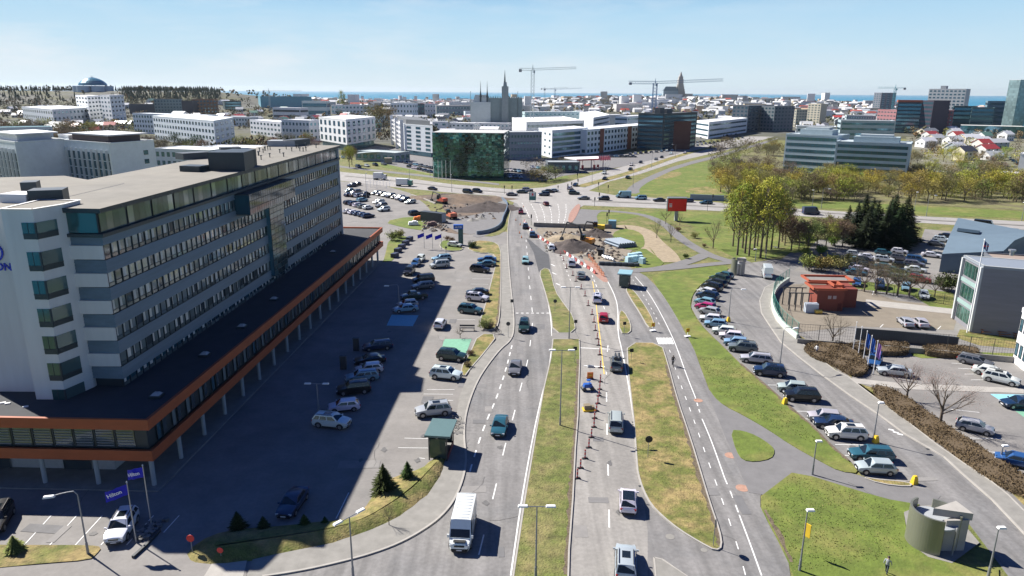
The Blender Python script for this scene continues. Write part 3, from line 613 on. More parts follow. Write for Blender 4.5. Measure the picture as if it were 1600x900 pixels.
    mb=MB(); mb.prism(T,7.3,28.35,0,1); mb.prism([Vector((-51.19,71.8,0)),Vector((-51.19,93,0)),Vector((-56,95,0)),Vector((-64,101,0)),Vector((-73,98,0)),Vector((-100,104,0)),Vector((-100,98,0)),Vector((-76,86,0)),Vector((-57.2,71.8,0))],7.3,28.03,0,1); st=part('stair_tower',shift(mb),[HWHITE,ROOFG])
    mb=MB()
    for a,b in zip(T,T[1:]+T[:1]): mb.strip([a,b],.35,28.42); 
    part('coping',shift(mb),WHITE)
    sdv=(T[1]-T[0]).normalized(); sn=Vector((sdv.y,-sdv.x,0))
    for k in range(7):
        z1=27.0-3.02*k; z0=z1-2.0 if k else z1-1.7
        mb=MB(); p=T[0]; f0=p+Vector((-1.35,0,0))+nf*.04; f1=p+nf*.04+sn*.04; s1=p+sdv*2.4+sn*.04
        zm=z0+.55
        mb.quad((f0.x,f0.y,z0),(f1.x,f1.y,z0),(f1.x,f1.y,zm),(f0.x,f0.y,zm),1); mb.quad((f1.x,f1.y,z0),(s1.x,s1.y,z0),(s1.x,s1.y,zm),(f1.x,f1.y,zm),1)
        mb.quad((f0.x,f0.y,zm),(f1.x,f1.y,zm),(f1.x,f1.y,z1),(f0.x,f0.y,z1),0); mb.quad((f1.x,f1.y,zm),(s1.x,s1.y,zm),(s1.x,s1.y,z1),(f1.x,f1.y,z1),2)
        mb.box((f1.x,f1.y,(z0+z1)/2),(.16,.16,z1-z0),0,1)
        for a,b in ((f0,f1),(f1,s1)): mb.box(((a.x+b.x)/2,(a.y+b.y)/2,zm),((b-a).length,.1,.07),math.atan2(b.y-a.y,b.x-a.x),1)
        mb.box((f0.x+.6,f0.y,(zm+z1)/2),(.05,.06,z1-zm),0,1)
        part('corner_window',shift(mb),[HGL,HDARK,GPENT])
    mb=MB(); mb.quad((-62,71.74,22.2),(-51.7,71.74,22.2),(-51.7,71.74,27.3),(-62,71.74,27.3)); mb.v=[(a-.0,b,c) for a,b,c in mb.v]
    # projecting glass bay and lift shaft
    def alongbox(y0,y1,out,z0,z1,mts,name,nx,nz):
        a=A+d*((y0-A.y)/d.y); b=A+d*((y1-A.y)/d.y); mb=MB(); mb.prism([a,b,b+n*out,a+n*out],z0,z1,0,0,bottom=True)
        for i in range(nx):
            for j in range(nz):
                p=a.lerp(b,i/nx)+n*(out+.03)+d*.05; q=a.lerp(b,(i+1)/nx)+n*(out+.03)-d*.05; za=z0+(z1-z0)*j/nz+.06; zb=z0+(z1-z0)*(j+1)/nz-.06
                mb.quad((p.x,p.y,za),(q.x,q.y,za),(q.x,q.y,zb),(p.x,p.y,zb),1)
        p=a+nf*.03; q=a+n*out+nf*.03; mb.quad((p.x,p.y,z0+.2),(q.x,q.y,z0+.2),(q.x,q.y,z1-.2),(p.x,p.y,z1-.2),2)
        part(name,shift(mb),mts)
    alongbox(106,126,2.3,21.6,24.8,[HDARK,WIN,GBLUE],'glazed_bay',22,3)
    alongbox(117.5,124,.7,9,21.6,[HDARK,GPENT,GBLUE],'lift_shaft',4,14)
    # rooftop plant
    def rbox(px0,py0,px1,py1,top,dp,m,name='plant_room',z=28.0):
        a,b=G(px0,py0,z),G(px1,py1,z); dv=(b-a).normalized(); nn=Vector((-dv.y,dv.x,0)); h=max(.5,HT(px0,top,a)-z)
        mb=MB(); mb.prism([a,b,b+nn*dp,a+nn*dp],z,z+h); part(name,shift(mb),m)
    rbox(281,268,312,269,259,2.5,HDARK); rbox(327,267,383,267,238,5,HDARK); rbox(383,262,402,258,236,4,HDARK); rbox(287,250,330,247,240,3,DGREY)
    rbox(45,318,100,316,298,2.5,HDARK); rbox(35,310,60,309,285,2,HDARK); rbox(0,317,42,318,303,2.5,WHITE)
    rbox(418,229,461,229,220,4,GREY); rbox(461,229,485,226,219,3,DGREY); rbox(345,237,377,236,231,3,DGREY)
    p=G(337,265,28); mb=MB(); mb.cyl((p.x,p.y,28),(p.x,p.y,30),.05,.05,6,0); mb.cyl((p.x-.1,p.y-.3,30),(p.x,p.y,30.1),.75,.6,16,1); part('satellite_dish',shift(mb),[METAL,WHITE])
    random.seed(3)
    for i in range(26):
        t=U(.55,.97); s=U(1.5,W-4); q=A.lerp(B,t)-n*s; mb=MB(); mb.cyl((q.x,q.y,28),(q.x,q.y,28.7),.09,.09,6); mb.cyl((q.x,q.y,28.65),(q.x,q.y,28.8),.2,.2,6); part('roof_vent',shift(mb),HDARK)
    # lettering on the end wall
    o=link('lettering',text_mesh('HILTON',1.12,HSIGN),e,(-54.6-O.x,71.72-O.y,21.55)); o.rotation_euler=(math.pi/2,0,0)
    mb=MB()
    for i in range(30):
        a0,a1=2*math.pi*i/30,2*math.pi*(i+1)/30
        if .18<i/30<.24: continue
        mb.prism([(.85*math.cos(a0),.85*math.sin(a0)),(.85*math.cos(a1),.85*math.sin(a1)),(1.05*math.cos(a1),1.05*math.sin(a1)),(1.05*math.cos(a0),1.05*math.sin(a0))],0,.06)
    mb.box((-.3,0,.03),(.16,1.1,.06)); mb.box((.3,0,.03),(.16,1.1,.06)); mb.box((0,0,.03),(.6,.16,.055))
    o=link('emblem',mb.mesh('emblem',HSIGN),e,(-54.2-O.x,71.74-O.y,23.5)); o.rotation_euler=(math.pi/2,0,0)
HCURT=mat('window_curtain',(.62,.60,.55),.9,var=.2,scale=.4); GPENT=glass('pale_penthouse_glass',(.08,.13,.135),.1,.5,.35); HGL=glass('hotel_corner_glass',(.05,.115,.12),.1,.5,.4)
hotel()
# ============================================================ vehicles
CPAINT=mat('car_paint',(1,1,1),.28,.15,var=.03,scale=4,obj=True,coat=.6); PLAST=mat('black_trim',(.018,.018,.02),.6,var=.1)
RIM=mat('alloy_rim',(.38,.38,.39),.35,.8,var=.05); LAMPW=mat('headlight_glass',(.55,.57,.60),.15,.2,var=0); LAMPR=mat('tail_light_glass',(.35,.012,.012),.25,var=0); PLATE=mat('number_plate',(.7,.7,.7),.6,var=0)
# kind: L,W,H, wheel r, hood height, deck height(rear), belt z, x of [windscreen base, windscreen top, roof rear, rear glass base] measured from the front as fraction, sill
CK={'hatchback':(4.05,1.74,1.48,.31,.93,.98,.95,(.24,.41,.86,.97)),'suv':(4.6,1.88,1.70,.37,1.08,1.12,1.10,(.26,.39,.90,.985)),
 'sedan':(4.7,1.82,1.45,.33,.90,1.0,.93,(.27,.43,.74,.88)),'estate':(4.75,1.82,1.50,.33,.92,1.0,.95,(.26,.41,.91,.985)),
 'minivan':(4.7,1.86,1.80,.34,1.05,1.1,1.05,(.17,.33,.93,.99)),'van':(5.9,2.02,2.65,.36,1.22,1.3,1.25,(.12,.25,.992,.998)),'pickup':(5.2,1.9,1.80,.40,1.15,1.05,1.12,(.25,.36,.58,.63))}
def car_meshes(kind):
    L,W,H,r,zh,zd,zb,xs=CK[kind]; hw=W/2; z0=.2; X=lambda f:L/2-f*L
    xw,xt,xr,xb=[X(f) for f in xs]
    st=[(0.0,.72,.42,.60,.55),(.03,.88,.28,zh*.82,zh*.78),(.12,.96,z0,zh*.90,zh*.95),(xs[0],1,z0,zb*.97,zh+.02),(.45,1,z0,zb,zb+.03),(.75,1,z0,zb,zb+.03),(min(xs[3],.93),.97,z0,zb,max(zd,zb)),(.975,.92,.26,zd*.9,zd*.98),(1.0,.84,.40,zd*.75,zd*.80)]
    body=MB(); rings=[]
    for f,wf,zl,zs,zt in st:
        w=hw*wf; x=X(f)
        half=[(0,zl),(w*.86,zl),(w*.99,zl+.16),(w,zs*.68),(w*.975,zs),(w*.80,zt+.005),(0,zt+.035)]
        ring=[(x,y,z) for y,z in half]+[(x,-y,z) for y,z in reversed(half[1:-1])]; rings.append(ring)
    n=len(rings[0]); vs=[v for r_ in rings for v in r_]; fs=[]
    for i in range(len(rings)-1):
        for j in range(n): fs.append((i*n+j,i*n+(j+1)%n,(i+1)*n+(j+1)%n,(i+1)*n+j))
    fs+= [tuple(range(n))[::-1],tuple(range((len(rings)-1)*n,len(rings)*n))]
    fs=[f[::-1] for f in fs]; body.add(vs,fs)
    wb,wt=hw*.93,hw*.76; zr=H
    if kind=='van': wb,wt=hw*.98,hw*.9
    # cabin
    c=[(xw,wb,zb-.02),(xt,wt,zr-.05),(xr,wt,zr-.06),(xb,wb*.97,max(zb,zd)-.02)]
    cv=[]; 
    for x,y,z in c: cv+=[(x,y,z),(x,-y,z)]
    ym=wt*.55; cv+=[(xt+.0,ym,zr),(xt,-ym,zr),(xr,ym,zr-.01),(xr,-ym,zr-.01)]
    #0,1 base front;2,3 top front;4,5 top rear;6,7 base rear;8..11 crown
    body.add(cv,[(1,0,2,8,9,3),(6,7,5,11,10,4),(0,6,4,2),(7,1,3,5),(2,4,10,8),(5,3,9,11),(8,10,11,9)])
    gl=[]
    def pane(p,q,r_,s,off=.012,ins=.06):
        p,q,r_,s=map(Vector,(p,q,r_,s)); cc=(p+q+r_+s)/4; nn=(q-p).cross(s-p).normalized(); m=MB()
        pts=[v+(cc-v)*ins*1.2+nn*off for v in (p,q,r_,s)]; m.quad(*pts); return m
    mixv=lambda a,b,t:tuple(a[i]+(b[i]-a[i])*t for i in range(3)); tt=.5 if kind=='van' else 1.; gw=pane(cv[1],cv[0],mixv(cv[0],cv[2],tt),mixv(cv[1],cv[3],tt),ins=.08); gr=pane(cv[6],cv[7],cv[5],cv[4],ins=.1)
    if kind=='van': gr=None
    def side(sg):
        m=MB(); zB,zT=zb+.04,zr-.14
        def P(f,z):       # on the cabin side: fraction along, height
            t=(z-zb)/(zr-.05-zb); xf=xw+(xt-xw)*t; xe=xb+(xr-xb)*t; y=wb+(wt-wb)*t
            return Vector((xf+(xe-xf)*f,sg*(y+.014),z))
        segs={'hatchback':[(.05,.48),(.51,.90)],'suv':[(.05,.38),(.41,.70),(.73,.95)],'sedan':[(.06,.48),(.51,.90)],'estate':[(.05,.38),(.41,.68),(.71,.95)],'minivan':[(.08,.40),(.43,.68),(.71,.96)],'van':[(.02,.17)],'pickup':[(.08,.52),(.56,.94)]}[kind]
        for a,b in segs:
            q=[P(a,zB),P(b,zB),P(b-.02,zT),P(a+(.03 if a<.1 else 0),zT)]
            if sg>0: q=[q[1],q[0],q[3],q[2]]
            m.quad(*q)
        return m
    wx=[L*.5-L*(.19 if kind!='van' else .16),-L*.5+L*(.20 if kind!='van' else .22)]
    for x in wx:
        for sg in (1,-1):          # dark wheel housings set into the flanks
            y=sg*(hw*1.0); nseg=14; R_=r*1.24; vs=[(x,y+sg*.006,r)]+[(x+R_*math.cos(a),y+sg*.006,max(z0+.02,r+R_*math.sin(a))) for a in [math.pi*i/nseg for i in range(nseg+1)]]
            body.add(vs,[((0,i+1,i+2) if sg<0 else (0,i+2,i+1)) for i in range(nseg)],1)
    # sills, bumpers, grille
    for sg in (1,-1): body.box(((wx[0]+wx[1])/2,sg*hw*.985,z0+.09),(wx[0]-wx[1]-2.4*r,.05,.14),0,1)
    body.box((X(.0)-.03,0,.36),(.12,hw*1.35,.16),0,1); body.box((X(.01),0,zh*.66),(.10,hw*.9,.13),0,1); body.box((X(1.)+.03,0,.36),(.10,hw*1.45,.16),0,1)
    if kind in('suv','estate','minivan'):
        for sg in (1,-1): body.box(((xt+xr)/2,sg*wt*.86,zr+.03),((xt-xr)*.86,.05,.05),0,1)
    if kind=='suv': body.box(((xt+xr)/2+.25,0,zr+.006),((xt-xr)*.4,wt*1.0,.02),0,2)
    if kind=='van':
        for i in range(9): body.box((xt-.3-i*.5,0,zr+.012),(.06,wt*1.5,.03),0,0)
        for sg in (1,-1):
            body.box((-.3,sg*(hw*1.0),.78),(3.6,.03,.16),0,1)
            for xx in (1.35,.1,-1.2): body.box((xx,sg*(hw*.985),1.5),(.02,.03,1.6),0,1)
        body.box((X(.06),0,zh*.93),(.35,hw*1.1,.05),0,1); body.box((X(.985),0,1.5),(.03,.03,1.9),0,1)
    if kind=='pickup':
        body.box(((X(.64)+X(.98))/2,0,zd+.06),(L*.33,hw*1.55,.05),0,1)
    wh=MB(); rm=MB(); t=.21
    ring=[]
    for (yy,rr) in ((-t/2,r*.86),(-t/2+.03,r),(t/2-.03,r),(t/2,r*.86)): ring.append([(rr*math.cos(2*math.pi*i/18),yy,rr*math.sin(2*math.pi*i/18)) for i in range(18)])
    vs=[v for q in ring for v in q]; fs=[]
    for i in range(3):
        for j in range(18): fs.append((i*18+j,i*18+(j+1)%18,(i+1)*18+(j+1)%18,(i+1)*18+j))
    fs+=[tuple(range(18))[::-1],tuple(range(54,72))]; wh.add(vs,[f[::-1] for f in fs])
    rm.cyl((0,-t/2-.004,0),(0,t/2+.004,0),r*.62,r*.62,14)
    for i in range(5):
        a=2*math.pi*i/5
        for sg in (1,-1): rm.box((r*.33*math.cos(a),sg*(t/2+.006),r*.33*math.sin(a)),(.04,.01,.04),0,0)
    hl=[];tl=[]
    for sg in (1,-1):
        m=MB(); m.box((X(.022),sg*hw*.72,zh*.70),(.14,.30,.13),-sg*.35); hl.append(m)
        m=MB(); m.box((X(.988),sg*hw*.74,zd*.80),(.10,.26,.20 if kind!='van' else .5),sg*.3); tl.append(m)
    mi=[]
    for sg in (1,-1): m=MB(); m.box((xw-.12,sg*(hw+.08),zb+.08),(.12,.20,.13 if kind!='van' else .3),0); mi.append(m)
    pl=MB(); pl.box((X(0)+.035,0,.46),(.02,.5,.11)); pr=MB(); pr.box((X(1)-.022,0,.62),(.02,.5,.11))
    return dict(body=body,gw=gw,gr=gr,sl=side(1),sr=side(-1),wh=wh,rm=rm,hl=hl,tl=tl,mi=mi,pl=pl,pr=pr,wx=wx,hw=hw,r=r,t=t)
CM={}
def build_kind(kind):
    d=car_meshes(kind); wx,hw,r=d['wx'],d['hw'],d['r']; me=lambda k,m,s=None:d[k].mesh(k,m,s)
    B_=d['body'].mesh('car_body',[CPAINT,PLAST,CARG],38); g=lambda mb,n:mb.mesh(n,CARG)
    wm=d['wh'].mesh('wheel',BLACK,40); rm=d['rm'].mesh('rim',RIM)
    ws=[(x,sg*(hw-.08),r) for x in wx for sg in (1,-1)]
    near=[('body',B_,None,[]),('windscreen',g(d['gw'],'windscreen'),None,[])]
    if d['gr']: near.append(('rear_window',g(d['gr'],'rear_window'),None,[]))
    near+=[('side_window',g(d['sl'],'side_window'),None,[]),('side_window',g(d['sr'],'side_window'),None,[])]
    mid=list(near)
    near+=[('headlight',m.mesh('headlight',LAMPW),None,[]) for m in d['hl']]+[('tail_light',m.mesh('tail_light',LAMPR),None,[]) for m in d['tl']]+[('wing_mirror',m.mesh('wing_mirror',CPAINT),None,[]) for m in d['mi']]+[('number_plate',d[k].mesh('number_plate',PLATE),None,[]) for k in('pl','pr')]
    # far version: one mesh
    f=MB(); f.v=list(d['body'].v); f.f=list(d['body'].f); f.m=list(d['body'].m)
    for k in ('gw','gr','sl','sr'):
        if d[k]: f.add(d[k].v,d[k].f,2)
    for x,y,z in ws: f.add([(a+x,b+y,c+z) for a,b,c in d['wh'].v],d['wh'].f,3)
    for m in d['tl']: f.add(m.v,m.f,4)
    far=f.mesh('far_car',[CPAINT,PLAST,CARG,BLACK,LAMPR],38)
    CM[kind]=(near,mid,far,wm,rm,ws)
for k in CK: build_kind(k)
CNAME={'hatchback':'parked_hatchback','suv':'parked_suv','sedan':'parked_sedan','estate':'parked_estate_car','minivan':'parked_minivan','van':'delivery_van','pickup':'pickup_truck'}
COL={'white':(.72,.73,.74),'silver':(.42,.44,.46),'grey':(.16,.17,.18),'black':(.012,.013,.015),'dark blue':(.015,.035,.085),'blue':(.03,.10,.26),'light blue':(.22,.38,.50),'teal':(.03,.11,.15),'dark green':(.02,.05,.045),'red':(.42,.012,.018),'mint green':(.32,.55,.50),'dark red':(.16,.015,.018),'pink':(.5,.03,.14),'brown':(.07,.05,.035)}
KLAB={'hatchback':'hatchback','suv':'suv','sedan':'saloon car','estate':'estate car','minivan':'minivan','van':'tall panel van','pickup':'pickup truck'}
KCAT={'hatchback':'car','suv':'suv','sedan':'car','estate':'car','minivan':'minivan','van':'van','pickup':'pickup truck'}
def car(kind,colr,px,py,vx,vy,label,group=None,moving=False,z=.03,pos=None,head=None,sc=None):
    p=pos or G(px,py,0); p=Vector((p.x,p.y,0))
    if head is None:
        a,b=G(px-vx*.3,py-vy*.3),G(px+vx*.3,py+vy*.3); head=math.atan2(b.y-a.y,b.x-a.x)
    near,mid,far,wm,rm,ws=CM[kind]; dist=p.length
    name=('moving' if moving else 'parked')+'_'+{'hatchback':'hatchback','suv':'suv','sedan':'sedan','estate':'estate_car','minivan':'minivan','van':'van','pickup':'pickup_truck'}[kind]
    c=tuple(v*U(.93,1.07) for v in COL[colr])
    gz=tz(p.x,p.y)
    if dist>250: return thing(name,label,KCAT[kind],(p.x,p.y,z+gz),head,far,group,sc,c)
    e=thing(name,label,KCAT[kind],(p.x,p.y,z),head,(near if dist<165 else mid),group,sc,c)
    for x,y,zz in ws:
        w_=link('wheel',wm,e,(x,y,zz))
        if dist<165: link('rim',rm,w_)
    return e
ON='driving on the avenue '
for kind,c,x,y,vx,vy,l in [
 ('van','white',724,836,-3,14,'tall white panel van driving towards the camera at the foot of the avenue'),
 ('sedan','teal',781,672,-3,12,'dark teal saloon car behind the white van on the left carriageway'),
 ('sedan','grey',805,580,-2,10,'dark grey car coming down the left carriageway beside the long dry grass median'),
 ('suv','dark green',819,515,-1,10,'dark green suv just past the dashed crossing line on the left carriageway'),
 ('hatchback','mint green',821,411,0,8,'small mint green hatchback alone on the left carriageway beside the dark asphalt wedge'),
 ('hatchback','black',821,357,0,8,'black car queueing beside the barriers above the dark asphalt wedge'),
 ('hatchback','dark red',814,334,0,8,'dark red hatchback waiting just below the big junction'),
 ('hatchback','dark blue',832,370,0,8,'dark blue car in the queue beside the red and white barriers'),
 ('hatchback','white',981,790,0,-12,'white hatchback with a black roof driving away past the wide grass island'),
 ('suv','silver',977,888,0,-12,'silver suv with roof rails cut by the bottom edge of the picture'),
 ('minivan','silver',962,667,0,-10,'silver minivan driving away beside the red and black marker posts'),
 ('suv','grey',963,575,0,-10,'dark grey suv carrying a roof load near the small roller'),
 ('hatchback','red',943,501,0,-9,'bright red hatchback in the right lane of the avenue'),
 ('suv','white',933,471,0,-9,'white suv directly ahead of the bright red hatchback'),
 ('sedan','grey',908,434,-1,-8,'dark grey saloon between two white cars on the coned lane'),
 ('suv','white',893,415,-1,-8,'white suv beside the pink surfaced strip of the roadworks'),
 ('hatchback','white',861,390,-3,-6,'white hatchback beside the red and white barrier and the spoil heap')]:
    e=car(kind,COL and c,x,y,vx,vy,l,None,True)
    if 'roof load' in l:
        mb=MB(); mb.cyl((-1.3,.2,1.95),(1.2,.2,1.9),.28,.12,10); mb.cyl((-1.3,-.3,1.92),(1.0,-.3,1.92),.2,.2,8); o=tag(link('roof_load',mb.mesh('roof_load',[DMETAL],40),None,e.location,e.rotation_euler.z),'dark bundle tied on the roof of the grey suv','load')
    if 'black roof' in l:
        mb=MB(); mb.box((-.55,0,1.485),(1.7,1.15,.012)); link('roof_panel',mb.mesh('roof_panel',CARG),e)
# junction and highway traffic
HW='vehicles on the highway and at the junction'
for kind,c,x,y,vx,vy,l in [
 ('sedan','black',676,297,8,1,'black saloon car on the highway in front of the glass office block'),('minivan','black',731,302,8,1,'black minivan leading a dark pair on the highway near the junction'),('suv','black',746,301,8,1,'black suv tailing the black minivan on the highway'),
 ('sedan','grey',800,306,8,0,'grey saloon at the left edge of the junction'),('sedan','dark green',816,302,8,0,'dark green saloon entering the junction from the left'),('suv','silver',824,299,8,0,'silver car half hidden beyond the dark green saloon'),
 ('suv','dark blue',850,306,-8,0,'dark blue suv in the middle of the junction'),('sedan','black',855,301,-8,0,'black saloon beyond the dark blue suv in the junction'),('sedan','silver',864,300,-8,0,'silver saloon ahead of the black saloon in the junction'),
 ('suv','dark green',897,304,8,0,'dark green suv beside the pedestrian crossing lights'),('sedan','grey',912,312,-8,0,'dark grey saloon above the red surfaced island tip'),('suv','black',943,313,-8,0,'black suv waiting right of the red surfaced island'),
 ('van','light blue',974,309,-8,0,'large pale blue van queueing on the highway'),('minivan','light blue',1001,312,-8,0,'pale blue minivan behind the large pale blue van'),('sedan','black',1030,315,-8,0,'black saloon just left of the red advertising screen'),
 ('hatchback','dark blue',1075,316,-8,0,'dark blue hatchback just right of the red advertising screen'),('estate','teal',1103,319,-8,0,'teal estate car approaching the red advertising screen'),('van','dark blue',1267,335,8,0,'dark blue van on the highway beyond the dark spruces'),
 ('hatchback','dark red',853,321,-6,-4,'dark red hatchback on the lanes just below the junction'),('sedan','black',945,281,-6,3,'black saloon on the diagonal road nearest the junction lights'),('suv','white',944,272,-7,4,'white suv on the diagonal road by the filling station'),
 ('sedan','dark green',981,279,6,-3,'dark green saloon on the diagonal road beyond the grass triangle'),('sedan','black',985,266,-6,3,'black saloon behind the white suv on the diagonal road'),('suv','white',986,259,-6,3,'white suv near the small lawn by the filling station'),
 ('sedan','black',1001,255,-6,3,'black saloon on the diagonal road beside the filling station lawn'),('sedan','grey',1025,250,-6,3,'grey saloon on the diagonal road below the red panelled office'),('sedan','black',1034,247,-6,3,'black saloon following the grey one on the diagonal road'),
 ('sedan','white',1048,241,-6,3,'white saloon on the diagonal road below the dark tower block'),('hatchback','silver',890,296,7,-4,'silver hatchback turning towards the diagonal road'),
 ('sedan','silver',1070,240,-6,3,'silver saloon farthest but one along the diagonal road'),('suv','black',1110,232,-6,2,'black suv farthest along the diagonal road'),('hatchback','dark blue',899,291,-7,3,'dark blue hatchback stopped at the diagonal road lights')]:
    car(kind,c,x,y,vx,vy,l,HW,True,.05)
# parked rows
def row(group,where,items,z=.05):
    seen={}
    order=['first','second','third','fourth','fifth','sixth','seventh','eighth','ninth','tenth','eleventh','twelfth','thirteenth','fourteenth','fifteenth','sixteenth','seventeenth','eighteenth','nineteenth','twentieth']
    for i,(kind,c,x,y,vx,vy) in enumerate(items):
        s=c+kind; seen[s]=seen.get(s,0)+1; tot=sum(1 for q in items if q[1]+q[0]==s)
        l='%s %s %s'%(c,KLAB[kind],where)
        if tot>1: l='%s %s%s %s'%('nearest' if seen[s]==1 else order[seen[s]-1]+' nearest',c,' '+KLAB[kind],where)
        car(kind,c,x,y,vx,vy,l,group,False,z)
row('cars parked in the shaded row by the hotel','in the shaded hotel row',[
 ('suv','white',519,666,10,1),('hatchback','white',538,641,-10,1),('suv','black',553,614,-10,1),('estate','light blue',566,594,-10,1),('hatchback','white',577,582,-10,1),('sedan','black',578,568,-10,1),('estate','dark blue',590,546,-10,1),
 ('sedan','light blue',634,487,-10,1),('hatchback','silver',637,480,-10,1),('pickup','dark green',647,468,-10,1),('estate','grey',661,451,-10,1),('minivan','black',662,441,-10,1),('suv','black',640,428,-5,5),('hatchback','blue',650,415,-5,5),('hatchback','white',657,408,-5,5)])
row('cars parked in the sunny middle of the hotel car park','in the sunny middle of the hotel car park',[
 ('suv','silver',677,648,-10,1),('suv','white',697,591,10,1),('suv','dark green',706,562,10,1),('hatchback','white',688,511,4,-6),('suv','teal',735,489,10,1),('suv','white',746,470,10,1),('sedan','black',746,461,-10,0),('suv','black',750,425,10,1),('sedan','teal',760,416,-10,0),('sedan','blue',761,409,-10,0),('minivan','silver',687,418,-10,1),('estate','light blue',690,407,-10,1),('hatchback','white',711,386,10,1)])
row('cars parked near the flagpoles','near the hotel entrance flagpoles',[('suv','white',192,832,-7,12),('suv','black',-2,820,-7,12),('sedan','dark blue',458,793,-7,10)])
row('cars parked nose in along the curved grass bank','along the curved grass bank',[
 ('hatchback','silver',1367,738,-10,-.6),('estate','teal',1360,717,-10,-.6),('suv','white',1321,684,-10,-.6),('sedan','dark blue',1302,668,-10,-1),('hatchback','silver',1288,658,-10,-1),('suv','black',1252,625,-10,-.6),('hatchback','silver',1238,612,-10,-1),('suv','dark blue',1202,586,-10,-1),('estate','silver',1181,566,-10,-1),
 ('suv','grey',1160,549,-10,-1),('hatchback','light blue',1150,540,-10,-1),('hatchback','white',1142,530,-10,-1),('hatchback','white',1131,522,-10,-1),('hatchback','light blue',1118,511,-10,-1),('hatchback','white',1110,503,-10,-1),('hatchback','silver',1108,491,-10,-2),('hatchback','pink',1102,484,-10,-2),('hatchback','light blue',1101,476,-10,-2),('suv','dark blue',1105,467,-10,-2),('hatchback','white',1104,460,-10,-2.5),('suv','black',1112,453,-10,-2.5),('estate','black',1119,446,-10,-2.5),('suv','dark green',1124,440,-10,-2.5),('hatchback','teal',1132,434,-10,-2.5)])
row('cars parked in the fenced yard','in the fenced yard',[
 ('sedan','silver',1414,508,-7,-6),('sedan','silver',1437,509,-7,-6),('hatchback','white',1443,466,3,7),('hatchback','light blue',1415,453,0,8),('suv','dark blue',1374,450,0,8),('hatchback','blue',1338,446,0,8)],.06)
row('cars parked in the lower right office car park','in the lower right office car park',[
 ('sedan','dark blue',1592,636,-10,0),('hatchback','blue',1585,727,-9,-2),('hatchback','silver',1522,674,9,2),('suv','white',1563,598,9,2),('sedan','white',1547,587,9,2),('estate','grey',1523,570,9,2),('sedan','silver',1397,586,-9,-1),('suv','blue',1366,570,-3,8)])
row('cars parked by the blue roofed hall','beside the blue roofed hall',[
 ('van','white',1198,432,-3,-8),('sedan','white',1342,424,9,1),('hatchback','black',1352,418,9,1),('sedan','white',1356,405,9,1),('suv','red',1436,441,9,1),('sedan','black',1430,436,9,1),('sedan','white',1430,425,9,1),('minivan','blue',1431,410,9,1),('sedan','white',1455,402,9,1),('suv','black',1350,412,9,1),('estate','grey',1428,416,9,1),
 ('suv','dark red',1570,373,9,2),('sedan','white',1580,378,9,2),('estate','white',1587,383,9,2),('sedan','blue',1596,389,9,2),('sedan','white',1602,394,9,2),('van','black',1538,357,9,1)])
random.seed(11)
CL=['black','dark blue','grey','silver','white','light blue','teal','black','grey','white']; KL=['hatchback','suv','sedan','estate','hatchback','suv']
def block(group,where,lines):
    seen={}; its=[]
    for (x0,y0,x1,y1,n,vx,vy) in lines:
        for i in range(n):
            t=i/max(1,n-1); its.append((random.choice(KL),random.choice(CL),x0+(x1-x0)*t,y0+(y1-y0)*t,vx,vy))
    its.sort(key=lambda q:-q[3]); row(group,where,its)
block('cars parked in the north car park','in the north car park',[(588,304,625,312,6,-7,1),(632,315,641,318,2,-7,1),(550,292,558,290,2,-7,1),(546,300,556,302,2,-7,1),(560,302,572,305,2,7,-1),(545,307,570,309,4,7,-1),(566,315,567,315,1,7,-1),(592,318,600,330,3,-7,1),(546,319,575,327,5,7,-1),(545,333,575,340,5,7,-1)])
car('suv','black',648,336,7,-1,'black suv beside the long dark container in the north car park',None)
block('cars parked beside the glass office block','beside the glass office block',[(635,256,674,264,6,7,1),(640,262,672,270,5,7,1),(610,250,625,252,3,6,1)])
block('cars parked left of the filling station','left of the filling station',[(798,268,830,272,6,5,2),(796,278,812,279,3,5,2),(832,263,868,268,5,5,2),(838,276,858,280,4,5,2)])
block('cars parked along the offices beyond the diagonal road','along the offices beyond the diagonal road',[(1058,228,1100,222,9,5,-2),(1095,216,1150,211,9,5,-2),(955,246,990,246,5,6,0),(1150,206,1195,203,6,5,-1)])
# box truck, trailer-like vehicles
def truck(px,py,head,label,boxc,cabc,L=7.5):
    m=MB(); m.box((-.9,0,2.05),(L-2.3,2.4,2.5)); bx=m.mesh('cargo_box',OBJR)
    m=MB(); m.box((L/2-1.1,0,1.5),(1.9,2.2,2.0),0,0,.92); cb=m.mesh('cab',OBJR)
    m=MB(); m.box((L/2-.14,0,2.0),(.05,1.9,.8)); ws_=m.mesh('windscreen',CARG)
    m=MB(); m.box((0,0,.65),(L-.4,1.0,.3)); ch=m.mesh('chassis',DMETAL)
    p=G(px,py); e=thing('box_truck',label,'truck',(p.x,p.y,.05),head,[('cargo_box',bx,boxc),('cab',cb,cabc),('windscreen',ws_),('chassis',ch)])
    for x in (L/2-1.3,-L/2+1.6,-L/2+.7):
        for s in (1,-1): link('wheel',CM['suv'][3],e,(x,s*1.05,.42),0,None,1.15)
truck(632,291,rad(-8),'white box truck with a green cab driving along the highway',(.7,.72,.73),(.05,.22,.16))
truck(594,281,rad(-8),'white lorry blurred by distance at the left end of the highway',(.62,.63,.64),(.6,.6,.6),6.5)

block('cars parked behind the hotel below the long white wings','below the long white wings',[(245,242,330,248,12,3,4),(255,236,320,240,8,3,4)])
block('cars parked beside the punched white block','beside the punched white block',[(470,232,498,236,5,5,2),(500,244,545,248,6,5,2),(600,238,612,244,3,5,2),(560,262,600,258,4,5,1)])
block('cars parked at the foot of the dark tower','at the foot of the dark tower',[(985,242,1050,236,9,5,-2),(1090,228,1160,216,12,4,-2)])

